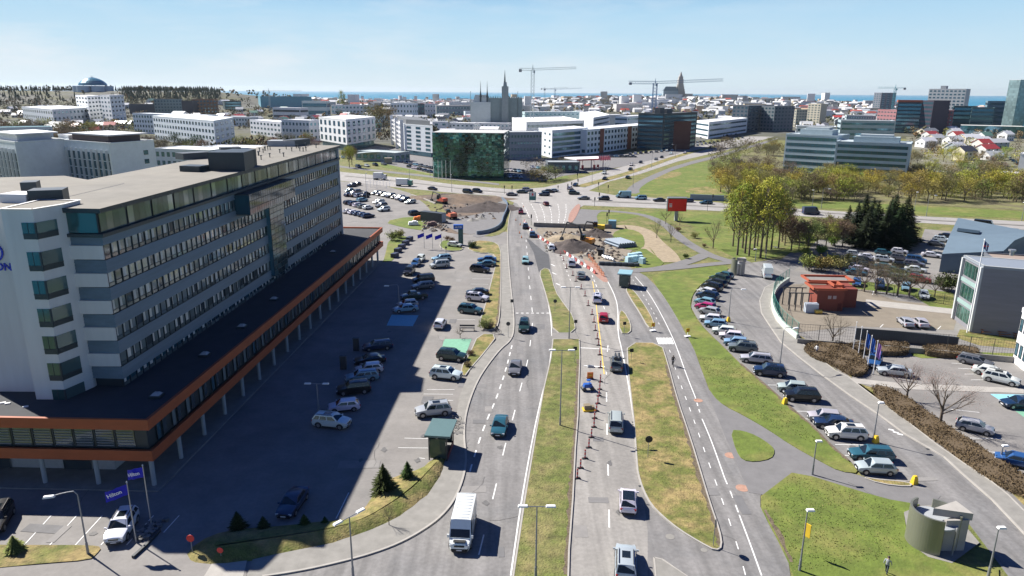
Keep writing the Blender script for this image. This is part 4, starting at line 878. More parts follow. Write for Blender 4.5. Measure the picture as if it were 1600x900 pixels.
block('cars parked in the car park below the dark spruces','in the car park below the dark spruces',[(1335,400,1338,430,4,9,1),(1380,398,1384,432,4,9,1),(1405,396,1410,440,5,9,1),(1462,384,1480,372,3,9,1)])
block('cars parked in the far corner behind the blue hall','in the far corner behind the blue hall',[(1560,362,1600,368,4,3,5),(1590,372,1612,386,4,9,1)])
# ============================================================ buildings
def unit_win():
    m=MB(); m.quad((-.5,-.03,-.5),(.5,-.03,-.5),(.5,-.03,.5),(-.5,-.03,.5),0)
    for z in (-.5,.5): m.box((0,-.03,z),(1.06,.09,.06),0,1)
    for x in (-.5,.5): m.box((x,-.03,0),(.06,.09,1.0),0,1)
    return m
UWIN=unit_win().mesh('window',[WIN,GREY]); UWIND=unit_win().mesh('window',[GBLUE,DMETAL])
m_=MB(); m_.quad((-.5,-.03,-.5),(.5,-.03,-.5),(.5,-.03,.5),(-.5,-.03,.5),0)
for i_ in range(13): m_.box((-.5+i_/12,-.04,0),(.008,.06,1),0,1)
URIB=m_.mesh('window_band',[WIN,DMETAL]); URIBB=m_.mesh('window_band_blue',[GBLUE,DMETAL])
FOOT=[]
def B(label,base,top,depth=16,wall=(.7,.7,.7),roof=(.6,.6,.6),fl=4,nx=(10,5),style='grid',win=UWIN,name='office_building',wf=.5,hf=.5,z0=0.,plant=None,group=None,bottom=0.,cat='building',skip=(),h=None):
    """base: two picture points (front face) or three (left, near corner, right)"""
    g=[(GT if y<200 else G)(x,y) for x,y in base]; k=1 if len(g)==3 else 0
    H=h or HT(base[k][0],top,g[k])-tz(g[k].x,g[k].y)
    if len(g)==2:
        a,b=g; d=(b-a).normalized(); n=Vector((-d.y,d.x,0)); pts=[a,b,b+n*depth,a+n*depth]; faces=[(a,b,nx[0])]
        if a.x<0: faces.append((b,b+n*depth,nx[1]))
        else: faces.append((a+n*depth,a,nx[1]))
    else:
        l,c,r=g; pts=[l,c,r,l+r-c]; faces=[(l,c,nx[0]),(c,r,nx[1])]
    O=pts[0] if k==0 else g[1]; zb=tz(O.x,O.y)+z0
    wall=tuple(min(.84,v*1.15) for v in wall) if min(wall)>.42 else wall
    e=thing(name,label,cat,(O.x,O.y,zb),0,[],group); FOOT.append((sum((p.x for p in pts))/4,sum(p.y for p in pts)/4,max((p-pts[0]).length for p in pts)*.75))
    rel=[p-O for p in pts]
    mb=MB(); mb.prism(rel,bottom,H-.5,cap=bottom==0,bottom=bottom>0); link('wall',mb.mesh('wall',OBJ),e,col=wall)
    if bottom:
        cen=sum(rel,Vector())/4; mb=MB(); mb.prism([p.lerp(cen,.08) for p in rel],-.5,bottom,cap=False); link('ground_floor',mb.mesh('ground_floor',GBLUE),e)
    mb=MB(); cen=sum(rel,Vector())/4; out=[p+(p-cen).normalized()*.12 for p in rel]; inn=[p.lerp(cen,.035) for p in rel]
    for i in range(4): mb.prism([out[i],out[(i+1)%4],inn[(i+1)%4],inn[i]],H-.5,H+.25,0)
    mb.prism(inn,H-.4,H-.1,1)
    c2=tuple(min(.8,v*1.0) for v in wall); link('parapet',mb.mesh('parapet',[OBJ,OBJ]),e,col=c2)
    mb=MB(); mb.prism([p.lerp(cen,.04) for p in rel],H-.1,H-.04); link('roof',mb.mesh('roof',OBJ),e,col=roof)
    cnt=0
    for fi,(a,b,n_) in enumerate(faces):
        if fi in skip: continue
        d=(b-a); L=d.length; d.normalize(); nn=Vector((d.y,-d.x,0)); ang=math.atan2(d.y,d.x); fh=(H-.9-bottom)/fl
        for f in range(fl):
            zc=bottom+.4+fh*(f+.5)
            if style=='ribbon':
                p=(a+b)/2-O+nn*.02; link('window_band',URIB if win is UWIN else URIBB,e,(p.x,p.y,zc),ang,None,(L*.94,1,fh*hf))
            elif style=='grid':
                for i in range(n_):
                    if cnt>=100: break
                    p=a+d*(L*(i+.5)/n_)-O+nn*.02; link('window',win,e,(p.x,p.y,zc),ang,None,(L/n_*wf,1,fh*hf)); cnt+=1
    if plant:
        for (fx,fy,fw,fd,hh,cc) in plant:
            d=rel[1]-rel[0] if k==0 else rel[2]-rel[1]; q=rel[3]-rel[0] if k==0 else rel[0]-rel[1]; o0=rel[0] if k==0 else rel[1]
            pp=[o0+d*fx+q*fy,o0+d*(fx+fw)+q*fy,o0+d*(fx+fw)+q*(fy+fd),o0+d*fx+q*(fy+fd)]
            mb=MB(); mb.prism(pp,H-.1,H+hh); link('plant_room',mb.mesh('plant_room',OBJ),e,col=cc)
    return e,H,rel
def gtower(label,base,top,mt,depth,nx,nz,name='glass_office',depthn=6,taper=0,cap=(.5,.5,.48)):
    g=[G(x,y) for x,y in base]; a,b=g; d=(b-a).normalized(); n=Vector((-d.y,d.x,0)); H=HT(base[0][0],top,a); O=a; zb=tz(a.x,a.y)
    e=thing(name,label,'office building',(a.x,a.y,zb),0,[]); FOOT.append((*((a+b)/2+n*depth/2).xy,(b-a).length*.8))
    pts=[a,b,b+n*depth,a+n*depth]; rel=[p-O for p in pts]
    mb=MB(); mb.prism([p+(sum(rel,Vector())/4-p)*.01 for p in rel],0,H-.3); link('core',mb.mesh('core',DMETAL),e)
    def facade(p,q,nx,nz,part):
        mb=MB(); dd=(q-p)/nx; N2=Vector((dd.y,-dd.x,0)).normalized()
        for i in range(nx):
            for j in range(nz):
                u=p+dd*i; v=p+dd*(i+1); z0_=H*j/nz+.04; z1_=H*(j+1)/nz-.04; t=U(-.035,.035); t2=U(-.02,.02)
                mb.quad((u.x+N2.x*(.1+t),u.y+N2.y*(.1+t),z0_),(v.x+N2.x*(.1-t),v.y+N2.y*(.1-t),z0_+0),(v.x+N2.x*(.1-t+t2),v.y+N2.y*(.1-t+t2),z1_),(u.x+N2.x*(.1+t+t2),u.y+N2.y*(.1+t+t2),z1_))
        link(part,mb.mesh(part,mt),e)
    facade(rel[0],rel[1],nx,nz,'curtain_wall')
    facade(rel[1],rel[2],depthn,nz,'curtain_wall'); facade(rel[3],rel[0],depthn,nz,'curtain_wall')
    mb=MB(); mb.prism(rel,H-.3,H+.15); link('roof',mb.mesh('roof',OBJ),e,col=cap); return e,H,rel
Wh=(.74,.75,.76); Lg=(.45,.47,.48); Gy=(.28,.30,.32); Dk=(.07,.08,.09); Wr=(.80,.80,.80); Tl=(.34,.44,.45)
random.seed(5)
e,H,rel=gtower('office block clad wholly in dark green mirror glass beyond the highway',[(677,277),(787,279)],207,GGREEN,26,24,22,'glass_office')
B('apartment block with a grey penthouse and stacked side balconies left of the green glass office',[(616,226),(633,241),(677,247)],194,12,(.52,.55,.58),(.5,.5,.5),6,(2,3),'grid',UWIND,'apartment_block',.45,.5,plant=[(.1,.05,.85,.8,3.,(.13,.14,.15))],bottom=3)
def balconies():
    l,c=G(616,226),G(633,241); e=[o for o in C.objects if o.name.startswith('apartment_block')][0]; d=(c-l); L=d.length; d.normalize(); n=Vector((d.y,-d.x,0)); ang=math.atan2(d.y,d.x)
    O=c
    for f in range(6):
        for k in range(2):
            p=l+d*L*(.27+.46*k)+n*.9-O; mb=MB(); mb.box((0,0,0),(L*.36,1.9,.18)); mb.box((0,-.9,.55),(L*.36,.06,.9)); link('balcony',mb.mesh('balcony',OBJ),e,(p.x,p.y,4.0+f*2.9),ang,(.6,.6,.6))
    for t in (.02,.5,.98):
        p=l+d*L*t+n*1.4-O; mb=MB(); mb.box((0,0,11),(.5,2.2,22)); link('fin_wall',mb.mesh('fin_wall',OBJ),e,(p.x,p.y,0),ang,(.74,.74,.74))
balconies()
B('white hotel-like block of punched windows raised on a dark glass ground floor',[(501,229),(543,237),(588,228)],187,14,(.72,.73,.76),Wr,3,(6,6),'grid',UWIND,'white_office_block',.42,.6,bottom=4.5)
B('plain grey office block with three window rows right of the green glass office',[(788,250),(846,249)],207,16,(.25,.28,.32),Lg,4,(12,5),'grid',UWIND,wf=.5,hf=.35)
B('office with a bright white gable and blue ribbon glazing in front',[(841,241),(862,247),(917,240)],204,14,(.60,.64,.68),Wr,4,(3,1),'grid',UWIND,wf=.3,hf=.28,skip=(1,))
def ribs(e,label=None):pass
e=C.objects[[o.name for o in C.objects if o.name.startswith('office_building')][-1]]
for f in range(5):
    c,r=G(862,247),G(917,240); d=(r-c); L=d.length; d.normalize(); n=Vector((d.y,-d.x,0)); p=(c+r)/2-c+n*.05; link('window_band',URIBB,e,(p.x,p.y,1.8+f*3.1),math.atan2(d.y,d.x),None,(L*.95,1,1.9))
e,H,rel=B('long white office with two brown vertical panels facing the diagonal road',[(916,242),(1028,226)],203,18,(.66,.70,.71),Wr,4,(24,4),'grid',UWIND,'panelled_office_building',.5,.5)
for f0,f1 in ((.155,.205),(.52,.575)):
    d=rel[1]-rel[0]; n=Vector((d.y,-d.x,0)).normalized(); mb=MB(); p=rel[0]+d*f0+n*.18; q=rel[0]+d*f1+n*.18; mb.prism([p,q,q-n*.3,p-n*.3],0,H+.05); link('brown_panel',mb.mesh('brown_panel',BRICK),e)
B('long low white office with ribbon windows and flat white roof behind the grey block',[(800,214),(822,226),(912,221)],191,14,(.74,.75,.75),Wr,3,(1,1),'ribbon',UWIN,hf=.35,skip=(0,))
B('pale turquoise office with a white sheet roof farther behind the long white office',[(820,196),(905,195)],175,20,(.45,.58,.60),Wr,3,(12,4),'grid',UWIND,wf=.4,hf=.3)
B('white office block with three shadowed ribbons left of the dark brown tower',[(905,200),(926,214),(952,206)],184,14,(.62,.64,.66),Wr,4,(1,1),'ribbon',UWIN,hf=.4,skip=(0,))
B('windowless grey hall beyond the long white office',[(951,202),(980,200)],180,14,(.22,.25,.30),Wr,2,(1,1),'none')
B('white office with two blue ribbons left of the dark brown tower',[(979,206),(1010,203)],182,14,(.66,.72,.75),Wr,3,(1,1),'ribbon',UWIND,hf=.35)
B('brown clad low tower joined to the dark tower beside the diagonal road',[(1001,228),(1034,234)],187,22,(.13,.05,.035),(.34,.27,.22),5,(1,1),'none',name='brown_tower_block')
B('tall dark glazed tower beside the diagonal road',[(1034,236),(1086,229)],178,20,(.035,.055,.065),(.1,.1,.1),8,(9,4),'ribbon',UWIND,'dark_tower_block',hf=.45,plant=[(.1,.3,.12,.2,4,Dk),(.3,.3,.15,.2,3,Dk)])
B('low white modern office with long dark ribbons below the church',[(1086,213),(1106,217),(1166,207)],191,16,(.66,.68,.70),Wr,3,(1,1),'ribbon',UWIND,hf=.35)
B('dark grey apartment slab right of the low white modern office',[(1166,206),(1206,203)],165,18,(.10,.12,.14),Gy,7,(7,4),'grid',UWIND,'apartment_block',.5,.45)
B('dark grey apartment slab with pale frames next to the far tree belt',[(1207,206),(1238,205)],166,18,(.16,.19,.21),Gy,7,(6,4),'grid',UWIND,'apartment_block',.5,.45)
for (base,top,lab) in (([(1222,268),(1302,274)],209,'left wing of the large ribbon windowed office block beyond the trees'),([(1300,278),(1414,285)],221,'right wing of the large ribbon windowed office block beyond the trees')):
    e,H,rel=B(lab,base,top,20,(.42,.51,.56),(.42,.47,.49),6,(1,1),'ribbon',UWIND,'ribbon_office_building',hf=.52,plant=[(.22,.2,.62,.5,2.6,(.36,.44,.47)),(.3,.3,.45,.3,3.6,(.42,.46,.48))])
B('white block painted with small murals on top behind the ribbon office',[(1240,236),(1302,238)],197,14,(.62,.64,.66),Lg,4,(6,3),'grid',UWIND,wf=.4,hf=.3)
B('pale grey long office behind the right wing of the ribbon office',[(1310,222),(1395,224)],188,18,(.34,.42,.46),Lg,4,(1,1),'ribbon',UWIND,hf=.4)
B('light grey flat office to the left of the pink brick block',[(1320,204),(1366,205)],180,18,(.38,.46,.48),Wr,4,(12,3),'grid',UWIND,wf=.5,hf=.35)
B('beige stepped apartment tower in the middle distance',[(1259,196),(1279,197)],162,12,(.52,.48,.38),(.6,.58,.5),9,(4,3),'grid',UWIND,'apartment_tower',.5,.4)
B('yellowish lower apartment wing beside the beige tower',[(1242,198),(1259,198)],171,12,(.46,.43,.34),(.7,.7,.55),6,(4,3),'grid',UWIND,'apartment_tower',.5,.4)
B('dark twin tower with a white centre stripe on the right skyline',[(1373,178),(1396,178)],145,18,(.16,.17,.20),Gy,10,(3,3),'grid',UWIND,'apartment_tower',.5,.4)
B('pink brick office block with white window lines at right',[(1367,206),(1396,208)],171,26,(.36,.16,.17),(.5,.45,.45),6,(6,5),'grid',UWIN,'brick_office_building',.6,.3)
B('dark teal office block with a rust red top storey at right',[(1396,208),(1434,209)],160,26,(.03,.06,.085),(.30,.10,.07),8,(9,5),'ribbon',UWIND,'dark_office_building',hf=.6,plant=[(.0,.0,1,.9,2.5,(.28,.07,.04))])
B('dark purple stepped office block right of the rust topped one',[(1434,209),(1451,210)],157,26,(.06,.045,.07),Gy,8,(4,5),'ribbon',UWIND,'dark_office_building',hf=.5)
B('tall pale concrete tower block crowning the right skyline',[(1443,196),(1500,198)],139,22,(.46,.47,.47),(.5,.5,.5),11,(9,4),'grid',UWIND,'tower_block',.55,.4,plant=[(.28,.2,.15,.4,4,Gy)])
B('pink brick wing with dark panels below the pale tower block',[(1452,208),(1484,209)],172,24,(.34,.14,.16),(.4,.35,.35),6,(6,5),'grid',UWIND,'brick_office_building',.5,.4)
B('dark green office with a striped cream corner at right',[(1484,207),(1520,208)],166,22,(.02,.065,.075),Gy,6,(6,4),'ribbon',UWIND,'dark_office_building',hf=.6)
B('teal glazed low offices left of the blue glass tower',[(1512,208),(1548,209)],168,20,(.12,.22,.22),Gy,6,(8,4),'ribbon',UWIND,'dark_office_building',hf=.5)
B('grey slab offices in front of the blue glass tower',[(1535,207),(1572,208)],158,24,(.12,.20,.24),Lg,7,(6,4),'ribbon',UWIND,'dark_office_building',hf=.5)
gtower('pale grey green half of the tall glass tower at the right edge',[(1578,214),(1596,214)],125,glass('pale_tower_glass',(.20,.29,.30),.15,.2,.4),14,6,22,'glass_tower')
gtower('dark blue half of the tall glass tower cut by the right edge',[(1594,216),(1660,219)],121,GBLUE,16,14,22,'glass_tower')
gtower('low dark blue glass offices at the foot of the glass tower',[(1500,214),(1600,217)],196,GBLUE,20,20,4,'glass_pavilion')
# left: offices behind the hotel
def fin_office(label,base,top,pent,nr,extra):
    e,H,rel=B(label,base,top,20,(.66,.70,.76),(.5,.5,.5),1,(1,1),'none',name='finned_office_building',plant=[(.12,.12,.7,.8,2.6,pent)])
    l,c=rel[0],rel[1]; d=(c-l); L=d.length; d.normalize(); n=Vector((d.y,-d.x,0)); ang=math.atan2(d.y,d.x)
    for f in range(5):
        p=(l+c)/2+n*.05; link('window_band',URIBB,e,(p.x,p.y,1.8+f*3.2),ang,None,(L*.93,1,2.9))
    for i in range(nr):
        p=l+d*L*(i+.5)/nr+n*.45; mb=MB(); mb.box((0,0,(H-2.6)/2),(.3,.9,H-2.6)); link('fin',mb.mesh('fin',OBJ),e,(p.x,p.y,0),ang,(.55,.59,.64))
    mb=MB(); c0=(rel[0]+rel[2])/2; mb.prism([c0+(p-c0)*.88 for p in rel],H+2.5,H+3.0); link('penthouse_roof',mb.mesh('penthouse_roof',OBJ),e,col=(.55,.55,.56) if extra else (.75,.75,.75))
    return e,H,rel
e,H,rel=fin_office('white office with vertical fins and a brown penthouse behind the hotel roof',[(112,296),(182,306),(250,296)],224,(.10,.07,.065),9,True)
for z in (H-4.5,H-8.0):
    d=rel[2]-rel[1]; L=d.length; d.normalize(); n=Vector((d.y,-d.x,0)); p=rel[1]+d*L*.78+n*.03; link('window',UWIND,e,(p.x,p.y,z),math.atan2(d.y,d.x),None,(2.0,1,1.7))
fin_office('white office with turquoise windows and a white penthouse at the left edge',[(-2,296),(38,306),(112,296)],222,(.6,.62,.62),7,False)
B('white stair tower between the two finned offices',[(104,292),(120,296),(142,292)],212,6,(.68,.71,.76),Lg,4,(1,1),'ribbon',UWIND,'stair_block',hf=.7,skip=(0,))
B('white workshop with arched clutter on its roof behind the hotel plant room',[(245,262),(330,266)],232,20,(.52,.57,.60),Wr,2,(10,4),'grid',UWIND,wf=.5,hf=.5)
B('flat white hall with a dark roof strip behind the hotel',[(320,246),(420,248)],230,20,(.66,.67,.68),Wr,1,(1,1),'none')
B('teal roofed long office peeping over the left finned office',[(-30,244),(88,240)],200,14,(.60,.63,.65),(.05,.22,.24),4,(14,3),'grid',UWIND,wf=.5,hf=.4)
B('upper long white office wing with four window rows left of centre',[(211,208),(320,214)],177,16,(.62,.66,.70),(.72,.74,.74),4,(24,3),'grid',UWIND,'long_office_building',.45,.45)
B('lower long white office wing with a teal stripe left of centre',[(243,218),(338,232),(368,222)],189,14,(.64,.69,.73),Wr,4,(21,4),'grid',UWIND,'long_office_building',.45,.45)
B('white apartment tower group on the left below the domed landmark, left half',[(124,190),(143,196),(163,192)],150,14,(.60,.62,.64),Wr,7,(4,4),'grid',UWIND,'apartment_tower',.5,.4)
B('white apartment tower group on the left below the domed landmark, right half',[(163,196),(178,198),(199,194)],149,14,(.66,.67,.68),Wr,7,(3,4),'grid',UWIND,'apartment_tower',.4,.4)
B('long low white roofed school at left below the hill',[(38,192),(86,200),(145,194)],171,40,(.60,.63,.66),Wr,3,(14,10),'grid',UWIND,'school_building',.4,.4)
B('dark low block left of the grey row of flats',[(203,178),(243,178)],163,18,(.06,.07,.09),Gy,2,(6,3),'none')
B('grey green row of flats below the wooded hill',[(243,180),(286,180)],155,18,(.14,.18,.19),Lg,5,(9,3),'grid',UWIND,'apartment_block',.5,.4)
B('dark brown and orange block of flats below the wooded hill',[(303,178),(340,178)],155,18,(.24,.12,.06),(.4,.35,.3),4,(7,3),'grid',UWIND,'apartment_block',.5,.4)
B('dark flats between the grey and the orange ones',[(286,180),(303,180)],158,16,(.05,.05,.06),Gy,4,(3,3),'none',name='apartment_block')
B('dark green glazed block right of the orange flats',[(352,172),(378,172)],158,18,(.03,.06,.07),Lg,3,(1,1),'ribbon',UWIND)
B('pale row of houses with dark dormers left of centre',[(320,196),(392,198)],182,14,(.58,.60,.60),Gy,2,(16,3),'grid',UWIND,'terraced_houses',.5,.4)
B('white L shaped flats with blue grey windows left of centre',[(392,210),(440,216)],187,14,(.62,.64,.68),Wr,3,(9,3),'grid',UWIND,'apartment_block',.45,.4)
B('two-storey pale flats right of the L shaped flats',[(442,219),(485,221)],187,14,(.60,.62,.66),Wr,3,(8,3),'grid',UWIND,'apartment_block',.45,.4)
B('low white office with a striped front in the left middle distance',[(427,186),(470,188)],168,16,(.62,.64,.66),Wr,2,(1,1),'ribbon',UWIN,hf=.4)
B('green fronted white hall in the left middle distance',[(473,182),(512,183)],158,18,(.60,.66,.64),Wr,2,(1,1),'ribbon',UWIND,hf=.5)
B('pale blue sports hall with a dark roof on the left skyline',[(408,168),(488,170)],151,40,(.14,.34,.42),(.10,.18,.18),1,(1,1),'none',name='sports_hall')
B('white flats with a dark ribbon behind the punched white block',[(518,178),(585,180)],164,16,(.62,.64,.66),(.45,.3,.32),2,(12,3),'grid',UWIND,'apartment_block',.5,.4)
B('pale turquoise low office behind the punched white block',[(560,196),(592,198)],180,14,(.46,.56,.58),Lg,3,(8,3),'grid',UWIND,wf=.5,hf=.4)
B('white stepped office left of the red fronted one',[(611,186),(645,187)],161,16,(.64,.68,.72),Wr,3,(7,3),'grid',UWIND,wf=.4,hf=.4)
B('dark office with one crimson bay in the middle distance',[(645,186),(664,186)],162,16,(.10,.12,.15),Gy,3,(3,3),'grid',UWIND,wf=.5,hf=.4)
B('pinkish white office right of the crimson bay',[(664,184),(681,184)],162,16,(.64,.62,.64),Wr,3,(4,3),'grid',UWIND,wf=.4,hf=.3)
B('long low barrel roofed hall in front of the spired school',[(682,180),(756,179)],165,26,(.40,.42,.42),(.60,.55,.52),2,(16,4),'grid',UWIND,'industrial_hall',.5,.35)
B('white rooftop annex behind the long low hall',[(702,172),(745,172)],160,20,(.66,.66,.66),Wr,1,(1,1),'none')
B('small white flats with a dark door strip left of the cube row',[(676,206),(700,206)],190,12,(.70,.70,.71),Wr,2,(2,2),'grid',UWIND,'apartment_block',.4,.4)
B('white cube flats left of the green glass roofline',[(706,212),(740,213)],192,14,(.72,.72,.73),Wr,3,(5,3),'grid',UWIND,'apartment_block',.4,.35)
B('white cube flats behind the green glass roofline',[(738,206),(795,207)],192,14,(.72,.72,.73),Wr,2,(9,3),'grid',UWIND,'apartment_block',.4,.35)
B('white upper flats above the green glass office',[(724,196),(760,197)],183,14,(.68,.70,.74),Wr,2,(6,3),'grid',UWIND,'apartment_block',.4,.35)
B('white block beside the maroon tower in the middle distance',[(764,190),(784,190)],173,14,(.70,.70,.72),Wr,2,(3,3),'grid',UWIND,'apartment_block',.4,.35)
B('maroon block in front of the spired school',[(784,190),(796,190)],172,14,(.20,.03,.07),Gy,2,(2,2),'none',name='apartment_block')
B('pale blue block left of the dark glass gap in the middle distance',[(727,186),(747,186)],174,14,(.50,.56,.62),Wr,2,(2,2),'none')
# low terminal-like building with curved roofs left of the apartment block
e,H,rel=B('low grey filling station shop with curved canopies beyond the highway',[(556,250),(618,254)],236,14,(.30,.36,.38),(.42,.47,.47),1,(6,3),'grid',UWIND,'filling_station',.6,.5)
mb=MB()
for i in range(9):
    x0,x1=-2+i*3,1+i*3; za,zb_=4.6+1.0*math.sin(i/9*math.pi),4.6+1.0*math.sin((i+1)/9*math.pi)
    mb.add([(x0,-6,za),(x1,-6,zb_),(x1,0,zb_),(x0,0,za),(x0,-6,za-.3),(x1,-6,zb_-.3),(x1,0,zb_-.3),(x0,0,za-.3)],[(0,1,2,3),(7,6,5,4),(0,4,5,1),(2,6,7,3),(0,3,7,4),(1,5,6,2)])
link('canopy',mb.mesh('canopy',OBJ),e,(4,-3,0),0,(.42,.47,.48))
g=G(607,256); mb=MB(); mb.box((0,0,1.6),(4,3,3.2)); mb.box((0,0,3.3),(4.3,3.3,.2)); thing('service_kiosk','small brown service kiosk on the verge beyond the highway','kiosk',(g.x,g.y,0),.1,mb.mesh('service_kiosk',OBJ),col=(.32,.27,.22))
# red filling station canopy
def station():
    a,b=G(903,266),G(950,264); d=(b-a).normalized(); n=Vector((-d.y,d.x,0)); L=(b-a).length; ang=math.atan2(d.y,d.x)
    e=thing('filling_station_canopy','red and white filling station canopy on posts beside the diagonal road','filling station',(a.x,a.y,0),ang,[])
    mb=MB(); mb.box((L/2,7,5.4),(L+2,14,.5)); link('canopy_roof',mb.mesh('canopy_roof',OBJ),e,col=(.75,.72,.72))
    mb=MB(); mb.box((L/2,-.03,5.35),(L+2.1,.1,.75)); mb.box((L+1.05,7,5.35),(.1,14,.75)); link('fascia',mb.mesh('fascia',OBJ),e,col=(.55,.04,.08))
    for x in (2,L/2,L-2):
        for y in (2,12): mb=MB(); mb.box((x,y,2.6),(.4,.4,5.2)); link('post',mb.mesh('post',OBJ),e,col=(.6,.5,.5))
    for x in (5,L/2+3,L-4): mb=MB(); mb.box((x,4,1.1),(1.0,.8,2.0)); link('fuel_pump',mb.mesh('fuel_pump',OBJ),e,col=(.5,.06,.08))
    B('low dark station shop with a white portal left of the red canopy',[(856,270),(905,270)],254,12,(.10,.12,.14),(.30,.33,.35),1,(5,3),'grid',UWIND,'station_shop',.5,.6)
    for i in range(5):
        p=G(937+i*3.5,266-i*.2); mb=MB(); mb.cyl((0,0,0),(0,0,8),.09,.05,6); o=thing('flagpole',['first','second','third','middle','last'][i]+' flagpole of the row beside the red canopy' ,'flagpole',(p.x,p.y,0),0,[('pole',mb.mesh('pole',WHITE))],'flagpoles beside the filling station')
        mb=MB(); 
        for k in range(4): mb.quad((k*.4,.1*math.sin(k*1.5),5.5-k*.15),((k+1)*.4,.1*math.sin((k+1)*1.5),5.5-(k+1)*.15),((k+1)*.4,.1*math.sin((k+1)*1.5),7.8-(k+1)*.3),(k*.4,.1*math.sin(k*1.5),7.8-k*.3))
        link('flag',mb.mesh('flag',OBJ),o,(-.8,0,0),0,(.62,.16,.22))
station()
# ---- landmarks
def landmark(p): return Vector((p.x,p.y,tz(p.x,p.y)))
def perlan():
    p=landmark(PER); e=thing('domed_landmark','blue glass dome standing on a ring of pale round tanks on the wooded hill','landmark',(p.x,p.y,p.z-2),0,[])
    dz=HC+17.5/1100*1240-p.z-14
    for k in range(6):
        a=k*math.pi/3+.3; mb=MB(); mb.cyl((21*math.cos(a),21*math.sin(a),0),(21*math.cos(a),21*math.sin(a),dz+1),10,10,20); link('tank',mb.mesh('tank',OBJ,30),e,col=(.42,.50,.58))
    mb=MB(); n=24
    prof=[(22,0),(20.5,3.5),(16.5,7.2),(11,10.3),(5,12.3),(1.2,13)]
    vs=[(r*math.cos(2*math.pi*i/n),r*math.sin(2*math.pi*i/n),dz+2+z) for r,z in prof for i in range(n)]
    mb.add(vs,[(q*n+i,q*n+(i+1)%n,(q+1)*n+(i+1)%n,(q+1)*n+i) for q in range(len(prof)-1) for i in range(n)]+[tuple(range((len(prof)-1)*n,len(prof)*n))])
    link('dome',mb.mesh('dome',glass('dome_glass',(.06,.20,.26),.25,.3,.3)),e); mb=MB(); mb.cyl((0,0,dz+14),(0,0,dz+17),2.2,.3,8); link('finial',mb.mesh('finial',WHITE),e)
perlan()
def hallgrim():
    p=landmark(HAL); zt=HC+(146.2-116)/1100*1880; h=zt-p.z
    e=thing('concrete_church','tall stepped concrete church tower with a long blue roofed nave on the skyline','church',(p.x,p.y,p.z),0,[])
    mb=MB(); mb.box((0,0,h*.36),(13,13,h*.72)); mb.box((0,0,h*.72+h*.05),(10.5,10.5,h*.10)); mb.cyl((0,0,h*.82),(0,0,h),5,.4,8)
    for k in range(1,7):
        hh=h*.62*(1-k/7.)**.9
        for s in (-1,1): mb.box((s*(6+k*1.5),0,hh/2),(1.5,8,hh))
    link('tower',mb.mesh('tower',OBJ),e,col=(.36,.34,.31))
    mb=MB(); hw_=9; L=44; z1,z2=h*.30,h*.46
    mb.add([(-L,-hw_,0),(-6,-hw_,0),(-6,hw_,0),(-L,hw_,0),(-L,-hw_,z1),(-6,-hw_,z1),(-6,hw_,z1),(-L,hw_,z1)],[(0,1,5,4),(2,3,7,6),(3,0,4,7),(1,2,6,5)]); link('nave',mb.mesh('nave',OBJ),e,col=(.30,.38,.42))
    mb=MB(); mb.add([(-L,-hw_-.5,z1),(-6,-hw_-.5,z1),(-6,hw_+.5,z1),(-L,hw_+.5,z1),(-L+7,0,z2),(-6,0,z2)],[(0,1,5,4),(2,3,4,5),(3,0,4),(1,2,5)]); link('roof',mb.mesh('roof',OBJ),e,col=(.06,.10,.13))
hallgrim()
def gothic():
    D=760; p=at(782,D); p.z=tz(p.x,p.y); k=D/1100.; hz=lambda py:HC+(144.5-py)*k-p.z
    e=thing('spired_school','grey green gothic school front with a central tower and slender dark spires','school',(p.x,p.y,p.z),0,[]); X=lambda px:(px-782)*k
    mb=MB(); mb.box(((X(755)+X(815))/2,8,hz(154)/2),((815-755)*k,14,hz(154))); link('wall',mb.mesh('wall',OBJ),e,col=(.22,.28,.29))
    for i in range(17):
        mb=MB(); mb.box((X(757+i*3.5),1.2,hz(153)),(1.1,.8,1.6)); link('battlement',mb.mesh('battlement',OBJ),e,col=(.22,.28,.29))
    mb=MB(); mb.box((X(789),-1,hz(137)/2),(10*k,10*k,hz(137))); mb.box((X(789),-1,hz(134)),(5.5*k,5.5*k,(137-131)*k),0,0,.8); link('tower',mb.mesh('tower',OBJ),e,col=(.24,.28,.29))
    mb=MB(); mb.cyl((X(788.5),-1,hz(132)),(X(788.5),-1,hz(114)),1.5*k,.1,8); link('spire',mb.mesh('spire',OBJ),e,col=(.06,.09,.10))
    for x,t in ((752,129),(762,129.5)):
        mb=MB(); mb.cyl((X(x),0,0),(X(x),0,hz(150)),1.2*k,1.2*k,8); mb.cyl((X(x),0,hz(153)),(X(x),0,hz(144)),1.9*k,.6*k,8); mb.cyl((X(x),0,hz(144)),(X(x),0,hz(t)),.6*k,.06,8); link('spire',mb.mesh('spire',OBJ),e,col=(.05,.07,.08))
    for x,t in ((808,144),(737,144)):
        mb=MB(); mb.cyl((X(x),0,0),(X(x),0,hz(t)),.8*k,.3*k,6); link('pinnacle',mb.mesh('pinnacle',OBJ),e,col=(.16,.2,.2))
    mb=MB(); mb.box((X(752),4,hz(160)/2),(30*k,10,hz(160))); mb.box((X(752),4,hz(155)),(24*k,8,(162-151)*k),0,0,.7); link('white_gable',mb.mesh('white_gable',OBJ),e,col=(.5,.55,.55))
gothic()
